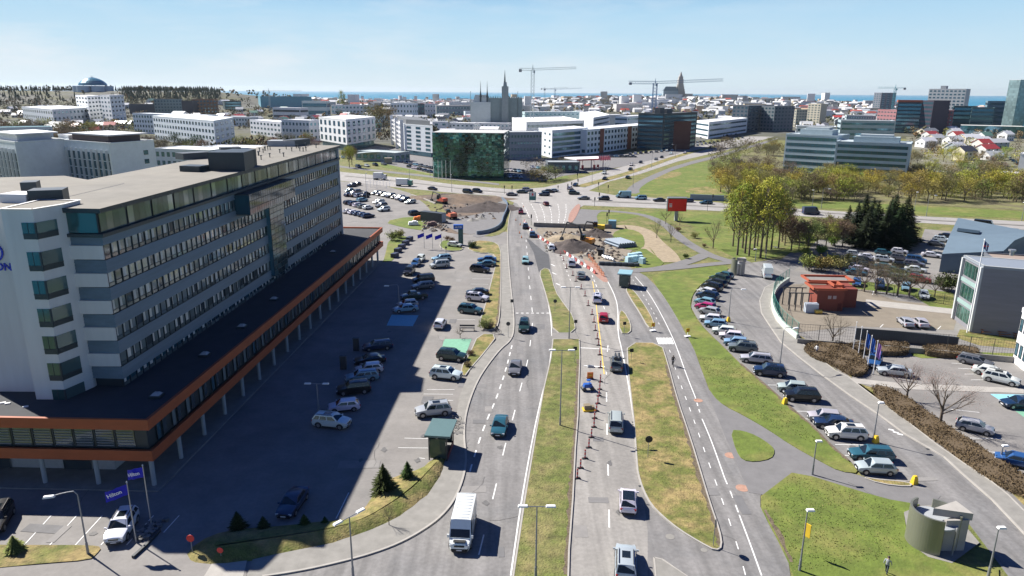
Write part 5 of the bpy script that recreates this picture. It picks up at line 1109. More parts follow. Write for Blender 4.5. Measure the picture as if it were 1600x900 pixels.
def crane(label,px,D,ztop_py,jl,jr,slope=0,col=(.25,.33,.38),w=1.8,basez=None):
    p=at(px,D); z0=tz(p.x,p.y); k=D/1100.; H=HC+(143+(px-800)*.0065-ztop_py)*k-z0
    e=thing('tower_crane',label,'crane',(p.x,p.y,z0),0,[])
    def lattice(a,b,w,name,n):
        mb=MB(); a,b=Vector(a),Vector(b); d=b-a; up=Vector((0,0,1)) if abs(d.normalized().z)<.7 else Vector((0,1,0)); s=d.cross(up).normalized()*w/2; t=s.cross(d).normalized()*w/2
        cs=[s+t,s-t,-s-t,-s+t]
        for c in cs: mb.cyl(a+c,b+c,w*.075,w*.075,4)
        for i in range(n):
            p0,p1=a+d*i/n,a+d*(i+1)/n
            for j in range(4): mb.cyl(p0+cs[j],p1+cs[(j+1)%4],w*.04,w*.04,3,0,False)
        link(name,mb.mesh(name,OBJ),e,col=col)
    lattice((0,0,0),(0,0,H),w,'mast',max(6,int(H/3)))
    l,r=(jl-px)*k,(jr-px)*k
    lattice((0,0,H+.5),(l,0,H+.5),w*.7,'counter_jib' if abs(l)<abs(r) else 'jib',int(abs(l)/3)+2); lattice((0,0,H+.5),(r,0,H+.5+slope),w*.6,'jib' if abs(l)<abs(r) else 'counter_jib',int(abs(r)/3)+2)
    s=l if abs(l)<abs(r) else r
    mb=MB(); mb.box((s*.93,0,H-.6),(2.5,1.4,2.4)); link('counterweight',mb.mesh('counterweight',OBJ),e,col=(.2,.2,.22))
    mb=MB(); mb.box((1.3,-.5,H-1.6),(1.5,1.5,2.0)); link('cab',mb.mesh('cab',OBJ),e,col=col)
    mb=MB(); mb.cyl((0,0,H),(0,0,H+4.5),.5,.15,6); link('tower_head',mb.mesh('tower_head',OBJ),e,col=col)
crane('tall grey tower crane with a long level jib near the middle of the skyline',832,640,112,812,897,1.5,(.30,.36,.38),2.6)
crane('blue tower crane with a very long jib in front of the concrete church',1023,720,131,983,1124,3,(.10,.17,.30),3.6)
crane('small distant crane right of the tall grey crane, left of a pair',851,1500,139,846,886,2,(.25,.3,.33),2)
crane('small distant crane right of the tall grey crane, right of a pair',867,1300,140,850,908,2,(.12,.2,.33),2.2)
crane('teal tower crane behind the twin tower on the right skyline',1398,900,138.5,1372,1413,0,(.10,.32,.38),2.2)
crane('thin crane over the sports hall on the left skyline',420,1100,142,412,470,0,(.3,.36,.4),1.8)
# ---- the blue roofed hall, yard buildings
def hall():
    w=[G(1467,425),G(1560,432),G(1610,396),G(1492,368)]
    O=w[0]; e=thing('blue_hall','hall with one big folded blue grey metal roof at right','hall',(O.x,O.y,0),0,[])
    r=[p-O for p in w]; hs=[8.0,6.2,6.0,5.4]
    ridge=HT(1467,392,w[0])
    a,b,c,d=r; m=(b+c)/2
    mb=MB(); mb.prism([a,b,c,d],0,4.0,cap=False); 
    A_=(a.x,a.y,4.3);B_=(b.x,b.y,5.9);C_=(c.x,c.y,4.6);D_=(d.x,d.y,4.6)
    mb.quad((a.x,a.y,3.9),(b.x,b.y,3.9),B_,A_); mb.quad((b.x,b.y,3.9),(c.x,c.y,3.9),C_,B_); mb.quad((d.x,d.y,3.9),(a.x,a.y,3.9),A_,D_); mb.quad((c.x,c.y,3.9),(d.x,d.y,3.9),D_,C_)
    link('wall',mb.mesh('wall',OBJ),e,col=(.10,.15,.19))
    p1=a.lerp(d,.38); p2=b.lerp(c,.30)
    P1=(p1.x,p1.y,5.3); P2=(p2.x,p2.y,6.9); D2=(d.x,d.y,5.2); C2=(c.x,c.y,5.6)
    mb=MB(); mb.quad(A_,B_,P2,P1); mb.quad(P1,P2,C2,D2)
    mb.v=[(x,y,z+.05) for x,y,z in mb.v]; mb2=MB(); mb2.quad(A_,P1,D2,D_); mb2.quad(B_,C_,C2,P2); link('gable',mb2.mesh('gable',OBJ),e,col=(.12,.18,.22))
    link('roof',mb.mesh('roof',OBJ),e,col=(.115,.165,.21))
    q0=Vector(P1).lerp(Vector(P2),.08); q1=Vector(P1).lerp(Vector(P2),.42); q2=Vector(D2).lerp(Vector(C2),.40); q3=Vector(D2).lerp(Vector(C2),.06)
    mb=MB(); mb.quad(q0.lerp(q3,.25)+Vector((0,0,.12)),q1.lerp(q2,.25)+Vector((0,0,.12)),q1.lerp(q2,.42)+Vector((0,0,.12)),q0.lerp(q3,.42)+Vector((0,0,.12))); link('roof_light',mb.mesh('roof_light',HDARK),e)
hall()
e,H,rel=B('long low brown roofed building behind the grey office block at right',[(1556,452),(1680,462)],413,12,(.12,.13,.15),(.30,.24,.20),2,(8,3),'none',name='low_building')
def yard_office():
    c=G(1518,520); l=G(1489,498); r=G(1640,534); H=HT(1518,414,c); O=c
    e=thing('grey_office_building','grey office block with a green glazed end wall in the fenced yard','office building',(O.x,O.y,0),0,[])
    r_=[l-O,Vector(),r-O,l+r-c-O]; mb=MB(); mb.prism(r_,0,H-.3,cap=False); link('wall',mb.mesh('wall',mat('grey_panel_wall',(.20,.20,.22),.7,var=.1,scale=.6,streak=(.3,.3,3))),e)
    cen=sum(r_,Vector())/4; mb=MB(); mb.prism([p+(p-cen).normalized()*.15 for p in r_],H-.3,H+.1); link('roof',mb.mesh('roof',OBJR),e,col=(.24,.27,.31))
    for a,b in zip(r_,r_[1:]+r_[:1]): 
        mb=MB(); mb.strip([a,b],.4,H+.16); link('coping',mb.mesh('coping',OBJ),e,col=(.4,.42,.42))
    a,b=r_[0],r_[1]; d=(b-a); L=d.length; d.normalize(); n=Vector((d.y,-d.x,0)); ang=math.atan2(d.y,d.x)
    for f in range(3):
        for i in range(5):
            p=a+d*L*(.1+.165*(i+.5))+n*.04; mb=MB(); hh=H/3*.62; w=L*.15
            mb.quad((-w/2,0,-hh/2),(w/2,0,-hh/2),(w/2,0,hh/2),(-w/2,0,hh/2)); mb.box((0,0,0),(.06,.08,hh),0,1)
            link('window',mb.mesh('window',[GGREEN,METAL]),e,(p.x,p.y,H*(f+.52)/3),ang)
    for z in (H/3,H*2/3):
        mb=MB(); p=(a+b)/2+n*.06; mb.box((p.x-0*n.x,p.y,z),(L*.9,.14,.7),ang); link('spandrel',mb.mesh('spandrel',OBJ),e,col=(.25,.36,.34))
    for t in (0.03,.97):
        p=a+d*L*t+n*.2; mb=MB(); mb.box((p.x,p.y,H/2),(.45,.4,H-.4),ang); link('corner_column',mb.mesh('corner_column',OBJ),e,col=(.5,.52,.52))
    p=G(1580,400,H); mb=MB(); mb.cyl((0,0,0),(0,0,.8),.35,.35,10); mb.cyl((0,0,.8),(0,0,1.1),.6,.6,10); link('vent',mb.mesh('vent',METAL),e,(p.x-O.x,p.y-O.y,H+.1))
    FOOT.append((c.x+10,c.y+5,18))
yard_office()
B('white house front with dark panes cut by the right edge',[(1600,580),(1650,584)],492,4,(.74,.74,.73),(.6,.6,.6),2,(3,3),'grid',UWIND,'white_house',.6,.5)
e,H,rel=B('narrow white gable building at the far right edge',[(1588,274),(1604,275)],240,10,(.74,.74,.72),Wr,4,(2,2),'none',name='white_house')
def redplant():
    p=G(1268,486); O=p; e=thing('red_container_plant','rust red container plant with open frames on its roof in the fenced yard','plant building',(O.x,O.y,0),rad(-3),[],None,.78)
    rd=(.20,.045,.028)
    mb=MB(); mb.box((4.2,3,2.6),(6.4,5.5,5.2)); link('container',mb.mesh('container',OBJ),e,col=rd)
    mb=MB(); mb.box((9.6,7.5,2.4),(4.6,8,4.8)); link('container',mb.mesh('container',OBJ),e,col=(.20,.045,.03))
    mb=MB()
    for (x0,y0,x1,y1,z) in ((0,0,7.6,6,5.6),(1,6.5,12,12,5.9),(5.2,1.2,7.2,5,6.2)):
        for a,b in (((x0,y0),(x1,y0)),((x1,y0),(x1,y1)),((x1,y1),(x0,y1)),((x0,y1),(x0,y0))):
            L=math.hypot(b[0]-a[0],b[1]-a[1]); mb.box(((a[0]+b[0])/2,(a[1]+b[1])/2,z),(L+.4,.45,.5),math.atan2(b[1]-a[1],b[0]-a[0]))
    link('roof_frame',mb.mesh('roof_frame',OBJ),e,col=(.36,.085,.04))
    for x in (-5.5,-4,-2.5,-1):
        for y in (0,5): mb=MB(); mb.box((0,0,2.2),(.22,.22,4.4)); link('post',mb.mesh('post',DMETAL),e,(x,y,0))
    for y in (0,5): mb=MB(); mb.box((-3,y,4.5),(6,.22,.22)); link('beam',mb.mesh('beam',DMETAL),e)
    mb=MB(); mb.box((-.6,-1.0,1.2),(3.0,1.6,2.2)); link('tank',mb.mesh('tank',OBJ),e,col=(.5,.55,.6))
    mb=MB(); mb.cyl((0,-2.2,.6),(1.6,-2.2,.6),.5,.5,12); link('yellow_tank',mb.mesh('yellow_tank',YPAINT,40),e)
    for k,x in enumerate((4.0,5.2)): mb=MB(); mb.box((x,.22,3.5),(.8,.06,.8)); link('vent_panel',mb.mesh('vent_panel',OBJ),e,col=(.45,.35,.33))
    mb=MB(); mb.box((6.6,.22,1.0),(.9,.06,2.0)); link('door',mb.mesh('door',OBJ),e,col=(.12,.02,.015))
redplant()
# ---- houses between the trees at right, and the far town
def house_meshes():
    out=[]
    for L,W,h,r in ((13,9,5,2.6),(10,9,6,2.8),(18,10,5,2.4),(11,8,3.2,2.4)):
        a=MB(); a.add([(-L/2,-W/2,0),(L/2,-W/2,0),(L/2,W/2,0),(-L/2,W/2,0),(-L/2,-W/2,h),(L/2,-W/2,h),(L/2,W/2,h),(-L/2,W/2,h),(-L/2,0,h+r),(L/2,0,h+r)],[(0,1,5,4),(1,2,6,9,5),(2,3,7,6),(3,0,4,8,7)])
        for x in (-.3,0,.3):
            for z in ([1.5] if h<4 else [1.5,4.1]): a.box((x*L,-W/2-.02,z),(1.3,.1,1.2),0,1); a.box((x*L,W/2+.02,z),(1.3,.1,1.2),0,1)
        for y in (-.2,.2): a.box((L/2+.02,y*W,h*.6),(.1,1.2,1.2),0,1); a.box((-L/2-.02,y*W,h*.6),(.1,1.2,1.2),0,1)
        b=MB(); o=.4; hh=h+r; t=.18
        for s in (-1,1):
            q=[(-L/2-o,s*(W/2+o),h-.15),(L/2+o,s*(W/2+o),h-.15),(L/2+o,0,hh+.12),(-L/2-o,0,hh+.12)]
            q2=[(x,y,z-t) for x,y,z in q]; b.add(q+q2,[(0,1,2,3),(7,6,5,4),(0,4,5,1),(1,5,6,2),(3,2,6,7),(0,3,7,4)])
        c=MB(); c.box((L*.2,W*.12,h+r*.9),(.7,.7,1.6))
        out.append((a.mesh('wall',[OBJ,WIN]),b.mesh('roof',OBJR),c.mesh('chimney',OBJ)))
    return out
HM=house_meshes()
RC={'white':(.72,.72,.73),'red':(.45,.07,.06),'grey':(.20,.21,.23),'dark':(.06,.065,.075),'green':(.14,.26,.20),'pale':(.55,.56,.56)}
WC=[(.70,.70,.68),(.62,.6,.55),(.5,.53,.56),(.66,.60,.45),(.35,.4,.42),(.72,.72,.72)]
def house(x,y,rz,label,group,rc,wc=None,k=None):
    a,b,c=HM[k if k is not None else random.randrange(4)]
    return thing('house',label,'house',(x,y,tz(x,y)),rz,[('wall',a,wc or random.choice(WC)),('roof',b,RC[rc],[('chimney',c,(.5,.5,.5))])],group)
random.seed(21)
hp=[(1446,230,'white'),(1492,243,'white'),(1487,234,'white'),(1488,227,'pale'),(1493,221,'red'),(1490,215,'white'),(1452,218,'red'),(1448,212,'grey'),(1533,236,'red'),(1540,243,'red'),(1548,250,'pale'),(1530,228,'white'),(1536,222,'green'),(1528,216,'white'),(1522,210,'pale'),(1567,214,'white'),(1572,209,'pale'),(1562,206,'white'),(1570,220,'white'),(1485,209,'white'),(1505,250,'dark'),(1497,238,'dark'),(1460,224,'pale'),(1515,205,'white'),(1595,212,'white'),(1395,232,'white'),(1440,205,'grey'),(1478,205,'pale'),(1553,232,'pale'),(1513,223,'white')]
rg=['nearest','second nearest','third nearest','fourth nearest','fifth nearest','sixth nearest','seventh nearest','eighth nearest','ninth nearest','tenth nearest','eleventh nearest','twelfth nearest','thirteenth nearest','fourteenth nearest','fifteenth nearest']
cn={}
for x,y,c in sorted(hp,key=lambda q:-q[1]):
    g=G(x,y); i=cn.get(c,0); cn[c]=i+1; house(g.x,g.y,rad(20)+U(-.1,.1),'%s %s roofed house among the trees at right'%(rg[i],c),'houses among the trees at right',c); FOOT.append((g.x,g.y,9))
# parked cars shimmering between those houses
block('cars parked along the lane between the houses at right','along the lane between the houses at right',[(1550,228,1590,258,12,2,6),(1498,207,1512,214,3,2,5)])
B('low white garage block among the trees at right',[(1455,282),(1480,284)],269,10,(.30,.34,.38),(.42,.48,.52),1,(4,2),'grid',UWIND,'garage_block',.5,.5)
B('small white pavilion at the right edge behind the tree belt',[(1560,288),(1585,290)],270,10,(.66,.66,.66),Wr,1,(3,2),'grid',UWIND,'pavilion',.5,.5)
def blocked(x,y,r=8):
    for fx,fy,fr in FOOT:
        if (x-fx)**2+(y-fy)**2<(fr+r)**2: return True
    return False
sector=lambda px:['at the far left edge','left of the glass dome','right of the glass dome','below the orange flats','below the sports hall','behind the punched white block','behind the apartment block','behind the spired school','below the tall grey crane','behind the long white offices','below the blue crane','below the concrete church','behind the low modern office','beyond the dark slabs','around the beige tower','left of the twin tower','below the twin tower','below the pale tower block','at the far right edge','at the far right edge','at the far right edge'][max(0,min(18,int(px/1600*19)))]
cand=[]; random.seed(9)
def project(x,y,z):
    z-=HC; cp,sp=math.cos(P),math.sin(P); dep=y*cp-z*sp; return 800+x/dep*F, 450-(y*sp+z*cp)/dep*F
gx=-1100
pts=[]
for iy in range(60):
    y=560+iy*26+iy*iy*.55
    st=26+iy*.55
    nx_=int(y*1.55/st)
    for ix in range(-nx_//2,nx_//2+1):
        x=ix*st+U(-7,7); yy=y+U(-7,7); px,py=project(x,yy,tz(x,yy))
        if -20<px<1620: pts.append((math.hypot(x,yy),x,yy,px,py))
pts.sort()
def park(px,py):      # open land: highway corridor, park and tree belts keep free of houses
    if py>230: return True
    if 1080<px<1420 and py>203: return True
    if 1340<px and py>198: return True
    if 980<px<1240 and 196<py<250: return True
    if px<600 and py>222: return True
    if 590<px<1080 and py>216: return True
    return False
ind=0; town=MB(); tcols=['white','white','pale','pale','grey','white','red','dark','green','white','pale','grey']
for d_,x,y,px,py in pts:
    if park(px,py) or blocked(x,y,9): continue
    if R()<.12: continue
    c=random.choice(tcols)
    if ind<270:
        ind+=1; house(x,y,random.choice((.3,-.3,1.2,.1))+U(-.1,.1),'%s roofed town house in the %s row %s'%(c,'front' if d_<680 else 'second' if d_<780 else 'middle' if d_<880 else 'rear',sector(px)),'town houses crowding the middle distance',c); 
    else: pass
def town_stuff():
    random.seed(4); mb=MB(); mats=[mat('town_wall',(.58,.58,.56),.8,var=.25,scale=.05),mat('town_white',(.74,.74,.74),.7,var=.06,scale=.05),mat('town_grey_roof',(.22,.24,.27),.7,var=.2,scale=.05),mat('town_red_roof',(.38,.08,.06),.7,var=.2,scale=.05),mat('town_dark',(.07,.08,.09),.7,var=.2,scale=.05),mat('town_sand',(.46,.38,.27),.8,var=.2,scale=.05)]
    k=0; y=900.
    r=760.
    while r<4300:
        st=19+ (r-700)*.011; n=int(r*1.45/st)
        for i in range(n):
            a=rad(90)+(i/n-.5)*1.42+U(-.3,.3)*st/r; rr=r+U(-.4,.4)*st; x=-rr*math.cos(a); y=rr*math.sin(a)
            px,py=project(x,y,tz(x,y))
            if px<-15 or px>1615 or blocked(x,y,8) or park(px,py) or (rr<LASTR): continue
            if math.hypot(x-PER.x,y-PER.y)<330 and y>PER.y-180: continue
            if tz(x,y)>19 and px<360: continue
            if rr>2750 and px>1390: continue
            if R()<.25: continue
            t=R(); L,W=U(9,20),U(8,12); h=U(5,9)
            if t<.12: L,W,h=U(20,45),U(12,18),U(8,15)
            if t>.985 and rr>1300: L,W,h=16,14,U(18,30)
            wm=random.choice((0,0,1,1,5)); rm=random.choice((1,1,1,2,2,3,4,2,1)); an=U(-.5,.5)+(1.57 if R()<.4 else 0)
            z=tz(x,y)-1
            mb.box((x,y,z+h/2),(L,W,h),an,wm)
            if t<.12 or t>.985: mb.box((x,y,z+h+.2),(L*1.02,W*1.02,.4),an,rm)
            else:
                ca,sa=math.cos(an),math.sin(an); rt=h+W*.28; q=[(-L/2-.3,-W/2-.3,h),(L/2+.3,-W/2-.3,h),(L/2+.3,W/2+.3,h),(-L/2-.3,W/2+.3,h),(-L/2-.3,0,rt),(L/2+.3,0,rt)]
                mb.add([(x+u*ca-v*sa,y+u*sa+v*ca,z+w) for u,v,w in q],[(0,1,5,4),(2,3,4,5),(3,0,4),(1,2,5)],rm)
        r+=st
    o=link('distant_town',mb.mesh('distant_town',mats)); tag(o,'sea of small roofs and walls filling the land out to the bay','town','',kind='stuff')
LASTR=[q[0] for q in pts if not park(q[3],q[4]) and not blocked(q[1],q[2],9)][min(345,len(pts)-1)]
town_stuff()
# ============================================================ vegetation
LEAF=isl(mat('foliage',(1,1,1),.8,var=0,obj=True),.45); BARK=mat('bark',(.12,.095,.07),.9,var=.3,scale=3)
NEED=isl(mat('needles',(1,1,1),.85,var=0,obj=True),.5)
for m in (LEAF,NEED):
    b=m.node_tree.nodes['Principled BSDF']; b.inputs['Specular IOR Level'].default_value=.15
def rnd():
    while 1:
        v=Vector((U(-1,1),U(-1,1),U(-1,1)))
        if .01<v.length<1: return v
def leafquad(mb,c,s,flat=0):
    a=rnd().normalized(); b=a.cross(rnd()).normalized()
    if flat: a.z*=.4; b.z*=.4
    mb.v+=[tuple(c+a*s),tuple(c+b*s*.6),tuple(c-a*s),tuple(c-b*s*.6)]; n=len(mb.v); mb.f.append((n-4,n-3,n-2,n-1)); mb.m.append(0)
def limbs(mb,p,d,L,r,lev,tips,mz=.25,n=3):
    q=p+d*L; mb.cyl(p,q,r,r*.6,5 if r>.05 else 3,0,False); tips.append(q)
    if lev<=0: return
    for i in range(n):
        t=U(.35,1); dd=(d+rnd()*.75+Vector((0,0,mz))).normalized(); limbs(mb,p.lerp(q,t),dd,L*U(.5,.72),r*.5*(1.1-t*.3),lev-1,tips,mz,n)
def broadleaf(h,w,nl,lf,style='round',seed=1,bare=0.,trunks=1,lsize=.28,low=0):
    """unit crown: trunk mesh and crown mesh; height h, crown width w"""
    random.seed(seed); t=MB(); tips=[]
    if style=='poplar':
        for k in range(trunks):
            b=Vector((U(-.4,.4)*(trunks>1),U(-.4,.4)*(trunks>1),0)); t.cyl(b,b+Vector((0,0,h*.96)),h*.016,.03,7)
            for i in range(30):
                z=h*U(.22,.95); a=U(0,6.28); d=Vector((math.cos(a),math.sin(a),1.5)).normalized(); limbs(t,b+Vector((0,0,z)),d,(1-z/h)*w*.9+w*.18,.05,1,tips,.4)
    elif style=='shrub':
        for i in range(16):
            d=(rnd()+Vector((0,0,1.3))).normalized(); limbs(t,Vector((U(-.3,.3)*w*.5,U(-.3,.3)*w*.5,0)),d,h*.45,.04,2,tips,.3)
    else:
        t.cyl((0,0,0),(0,0,h*.35),h*.022,h*.016,7)
        for i in range(7):
            a=i*.9+U(0,.4); d=Vector((math.cos(a),math.sin(a),U(.8,2.2))).normalized(); limbs(t,Vector((0,0,h*U(.2,.36))),d,h*.34,h*.010,3,tips,.25)
    c=MB(); pts=[q for q in tips if q.z>h*.15]; 
    cl=[]
    for i in range(nl):
        if random.random()<(.75 if not low else .5) and pts: q=random.choice(pts)+rnd()*w*.09
        else:
            v=rnd(); f=.5+.5*math.sin(v.x*3+seed)*math.cos(v.y*4); q=Vector((v.x*w*.46,v.y*w*.46,h*.6+v.z*h*.38)) if not low else Vector((v.x*w*.5,v.y*w*.5,h*.46+v.z*h*.44))
        cl.append(q)
    for q in cl:
        s=w*.05+.12
        for j in range(lf): leafquad(c,q+rnd()*s*1.4,lsize*U(.6,1.2))
    return t.mesh('trunk',BARK),c.mesh('crown',LEAF)
def conifer(h,w,nlay,per,seed=1):
    random.seed(seed); t=MB(); t.cyl((0,0,0),(0,0,h),h*.018,.02,6); c=MB()
    for i in range(nlay):
        z=h*(.06+.92*(i/nlay)); rr=w*.5*(1-i/nlay)**.85*U(.72,1.2)+.08
        for j in range(per):
            a=U(0,6.28); L=rr*U(.45,1.2); d=Vector((math.cos(a),math.sin(a),0)); 
            for k in range(5):
                q=d*L*(k+1)/5; q.z=z-L*.22*((k+1)/5)**1.5+U(-.05,.05); s=Vector((-d.y,d.x,0))*(L*.20*(1.15-k/5)); e=d*L*.16
                o=len(c.v); c.v+=[tuple(q-e-s*.3),tuple(q+s+Vector((0,0,-.1))),tuple(q+e*1.3),tuple(q-s+Vector((0,0,-.1)))]; c.f.append((o,o+1,o+2,o+3)); c.m.append(0)
    return t.mesh('trunk',BARK),c.mesh('crown',NEED)
T_={}
T_['poplar']=[broadleaf(10,4.2,560,5,'poplar',s,lsize=.11) for s in (1,2,3)]
T_['round']=[broadleaf(10,9,800,5,'round',s,lsize=.16) for s in (4,5,6)]
T_['bare']=[broadleaf(10,10,800,4,'round',s,lsize=.05) for s in (7,8)]
T_['shrub']=[broadleaf(3,4.2,260,6,'shrub',s,lsize=.15) for s in (9,10)]
T_['far']=[broadleaf(10,9,400,5,'round',s,lsize=.18,low=1) for s in (11,12,13,18)]
T_['spruce']=[conifer(10,5.2,34,26,s) for s in (14,15)]; T_['farspruce']=[conifer(10,4.4,14,11,s) for s in (16,17)]
FC={'yellow green':(.36,.34,.06),'olive':(.235,.23,.07),'brown':(.18,.14,.08),'fresh green':(.20,.26,.04),'dark green':(.028,.046,.02),'grey brown':(.165,.14,.10),'orange brown':(.26,.18,.08),'deep green':(.045,.075,.02),'pale':(.27,.20,.165)}
TN={'poplar':'poplar_tree','round':'broadleaf_tree','bare':'bare_tree','shrub':'shrub','far':'broadleaf_tree','spruce':'spruce_tree','farspruce':'spruce_tree'}
BH={'shrub':3.}
FARQ=[]
def tree(kind,col,x,y,h,label,group=None,wf=1.,z=None,now=False):
    if kind=='far' and not now: FARQ.append((h/math.hypot(x,y),col,x,y,h,label,group,wf,z)); return
    t,c=random.choice(T_[kind]); k=h/BH.get(kind,10.); cc=tuple(v*U(.82,1.18) for v in FC[col])
    return thing(TN[kind],label,'shrub' if kind=='shrub' else 'tree',(x,y,tz(x,y) if z is None else z),U(0,6.28),[('trunk',t),('crown',c,cc)],group,(k*wf,k*wf,k))
def tpx(kind,col,px,py,top,label,group=None,wf=1.,z=0.):
    g=G(px,py); return tree(kind,col,g.x,g.y,HT(px,top,g),label,group,wf,z)
OR=['leftmost','second from left','third from left','fourth from left','fifth from left','sixth from left','seventh from left','eighth from left','ninth from left','tenth from left','eleventh from left','twelfth from left','thirteenth from left','fourteenth from left','fifteenth from left','sixteenth from left','seventeenth from left','eighteenth from left']
def grove(kind,where,group,items,wf=1.,noun=None):
    items=sorted(items,key=lambda q:q[0]); random.seed(len(where)*7)
    for i,(px,py,top,col) in enumerate(items):
        l='%s %s %s %s'%(col,noun or TN[kind].replace('_',' '),where,('' )) ; l='%s %s %s %s'%(OR[i] if i<len(OR) else 'another',col,noun or TN[kind].replace('_',' '),where)
        tpx(kind,col,px,py,top,l,group,wf)
grove('poplar','of the tall stand above the round kiosk','tall poplars above the round kiosk',[(1152,399,292,'yellow green'),(1164,396,280,'yellow green'),(1170,400,296,'olive'),(1178,392,284,'yellow green'),(1188,403,288,'yellow green'),(1196,396,282,'yellow green'),(1205,390,296,'yellow green'),(1216,388,302,'olive'),(1145,385,300,'yellow green'),(1226,384,322,'brown'),(1183,385,296,'yellow green'),(1160,388,290,'yellow green')],1.0)
grove('spruce','of the dark clump behind the blue roofed hall','dark spruces behind the blue roofed hall',[(1322,372,318,'dark green'),(1334,380,312,'dark green'),(1345,378,300,'dark green'),(1352,388,318,'dark green'),(1364,384,310,'dark green'),(1372,378,322,'dark green'),(1381,388,316,'dark green'),(1391,380,298,'dark green'),(1400,388,314,'dark green'),(1409,382,301,'dark green'),(1417,378,318,'dark green'),(1358,372,306,'dark green'),(1386,370,305,'dark green')],1.15)
grove('round','of the thicket between the poplars and the spruces','thicket between the poplars and the spruces',[(1236,392,340,'brown'),(1248,388,345,'grey brown'),(1262,390,342,'olive'),(1276,386,340,'brown'),(1290,388,345,'olive'),(1304,384,338,'grey brown'),(1316,386,342,'brown'),(1222,378,330,'brown'),(1300,372,335,'olive'),(1268,372,340,'brown'),(1284,370,338,'grey brown')],1.0)
grove('shrub','below the thicket at the yard corner','shrubs at the yard corner',[(1258,400,385,'fresh green'),(1282,398,382,'fresh green'),(1266,422,395,'olive'),(1282,424,398,'olive'),(1298,418,395,'fresh green'),(1312,422,400,'olive'),(1325,412,395,'olive'),(1242,378,360,'fresh green'),(1262,382,362,'fresh green'),(1300,384,366,'fresh green')],1.0)
random.seed(31)
def belt(kinds,where,group,rng,n,hr,cols,wf=1.):
    L=[]
    for i in range(n): px=rng[0]+(rng[1]-rng[0])*(i+.5)/n+U(-6,6); L.append((px,U(*rng[2:4])))
    L.sort()
    for i,(px,py) in enumerate(L):
        g=G(px,py); k=random.choice(kinds); col=random.choice(cols)
        tree(k,col,g.x,g.y,U(*hr),'%s %s %s %s'%('number %d'%(i+1) if 0 else (OR[i] if i<len(OR) else '%d%s from left'%(i+1,{1:'st',2:'nd',3:'rd'}.get((i+1)%10,'th'))),col,TN[k].replace('_',' '),where),group,wf)
belt(['far','round'],'in the front tree belt beyond the highway','front tree belt beyond the highway',(1128,1345,298,314),30,(6,11),['yellow green','olive','yellow green','brown'],1.1)
belt(['far'],'in the rear tree belt by the clearing','rear tree belt by the clearing',(1120,1340,266,296),30,(6,10),['olive','brown','yellow green','grey brown'],1.15)
belt(['far'],'along the left edge of the clearing','trees left of the clearing',(1112,1165,240,290),18,(5,8),['olive','grey brown','olive'],1.2)
belt(['far'],'on the bank below the diagonal road end','trees below the diagonal road end',(1110,1225,228,246),24,(6,9),['brown','olive','grey brown'],1.3)
belt(['far'],'beneath the ribbon windowed offices','trees beneath the ribbon windowed offices',(1220,1425,280,304),30,(5,9),['yellow green','olive','yellow green','brown'],1.15)
belt(['far'],'in the front row beyond the right hand highway','front row beyond the right hand highway',(1415,1605,298,316),30,(8,12),['yellow green','olive','brown','yellow green'],1.0)
belt(['far'],'in the second row beyond the right hand highway','second row beyond the right hand highway',(1410,1600,268,296),28,(6,10),['yellow green','olive','brown','orange brown'],1.1)
belt(['far'],'around the nearest houses at right','trees around the nearest houses at right',(1415,1600,243,264),18,(6,10),['olive','brown','orange brown','yellow green'],1.1)
belt(['far'],'among the middle houses at right','trees among the middle houses at right',(1415,1600,222,242),14,(6,10),['olive','brown','grey brown','yellow green'],1.1)
belt(['far'],'among the farthest houses at right','trees among the farthest houses at right',(1400,1600,203,220),14,(6,10),['olive','brown','orange brown','yellow green'],1.1)
for px,top in ((1520,255),(1530,250),(1541,252),(1552,254),(1562,252),(1572,258)): tpx('spruce','dark green',px,272,top,'%s dark spruce in the short row below the red roofed houses'%OR[[1520,1530,1541,1552,1562,1572].index(px)],'short row of dark spruces',1.3)
belt(['far'],'left of the teal striped office','trees at the far left below the school',(0,110,206,236),20,(11,16),['brown','olive','grey brown','orange brown'],1.2)
belt(['far'],'above the finned offices','trees above the finned offices at left',(0,215,196,214),14,(9,14),['olive','yellow green','brown'],1.2)
belt(['far'],'between the finned offices and the long white wings','trees below the long white wings',(95,345,226,243),28,(9,13),['olive','brown','deep green','grey brown'],1.1)
belt(['far'],'right of the lower long wing','trees right of the lower long wing',(370,500,222,240),13,(8,12),['grey brown','olive','pale','brown'],1.1)
belt(['far'],'between the flats left of centre','trees between the flats left of centre',(380,620,184,204),15,(8,13),['olive','deep green','brown'],1.0)
belt(['far'],'above the white cube flats','trees above the white cube flats',(670,740,186,204),8,(7,10),['brown','orange brown','olive'],1.0)
belt(['far'],'below the tower cranes','trees in the town below the cranes',(800,1060,166,186),16,(9,14),['orange brown','brown','deep green','olive'],1.0)
for i,(px,py,top,c) in enumerate([(588,205,158,'olive'),(600,205,160,'olive'),(536,180,144,'yellow green')]): tpx('poplar' if i==2 else 'far',c,px,py,top,['large left olive tree','large right olive tree','tall slender yellow tree'][i]+' rising above the flats left of centre',None,1.2 if i<2 else .9)
grove('far','beside the station shop','bushes beside the station shop',[(830,282,262,'grey brown'),(842,284,260,'olive'),(856,282,256,'olive'),(868,280,258,'grey brown'),(822,262,246,'grey brown'),(838,260,244,'brown'),(880,256,242,'brown'),(848,262,246,'grey brown')],1.6)
tpx('round','orange brown',550,258,228,'orange brown tree standing alone on the verge left of the filling station shop',None,.9); tpx('round','yellow green',546,262,226,'yellow green tree beside the orange brown one on the verge',None,.8)
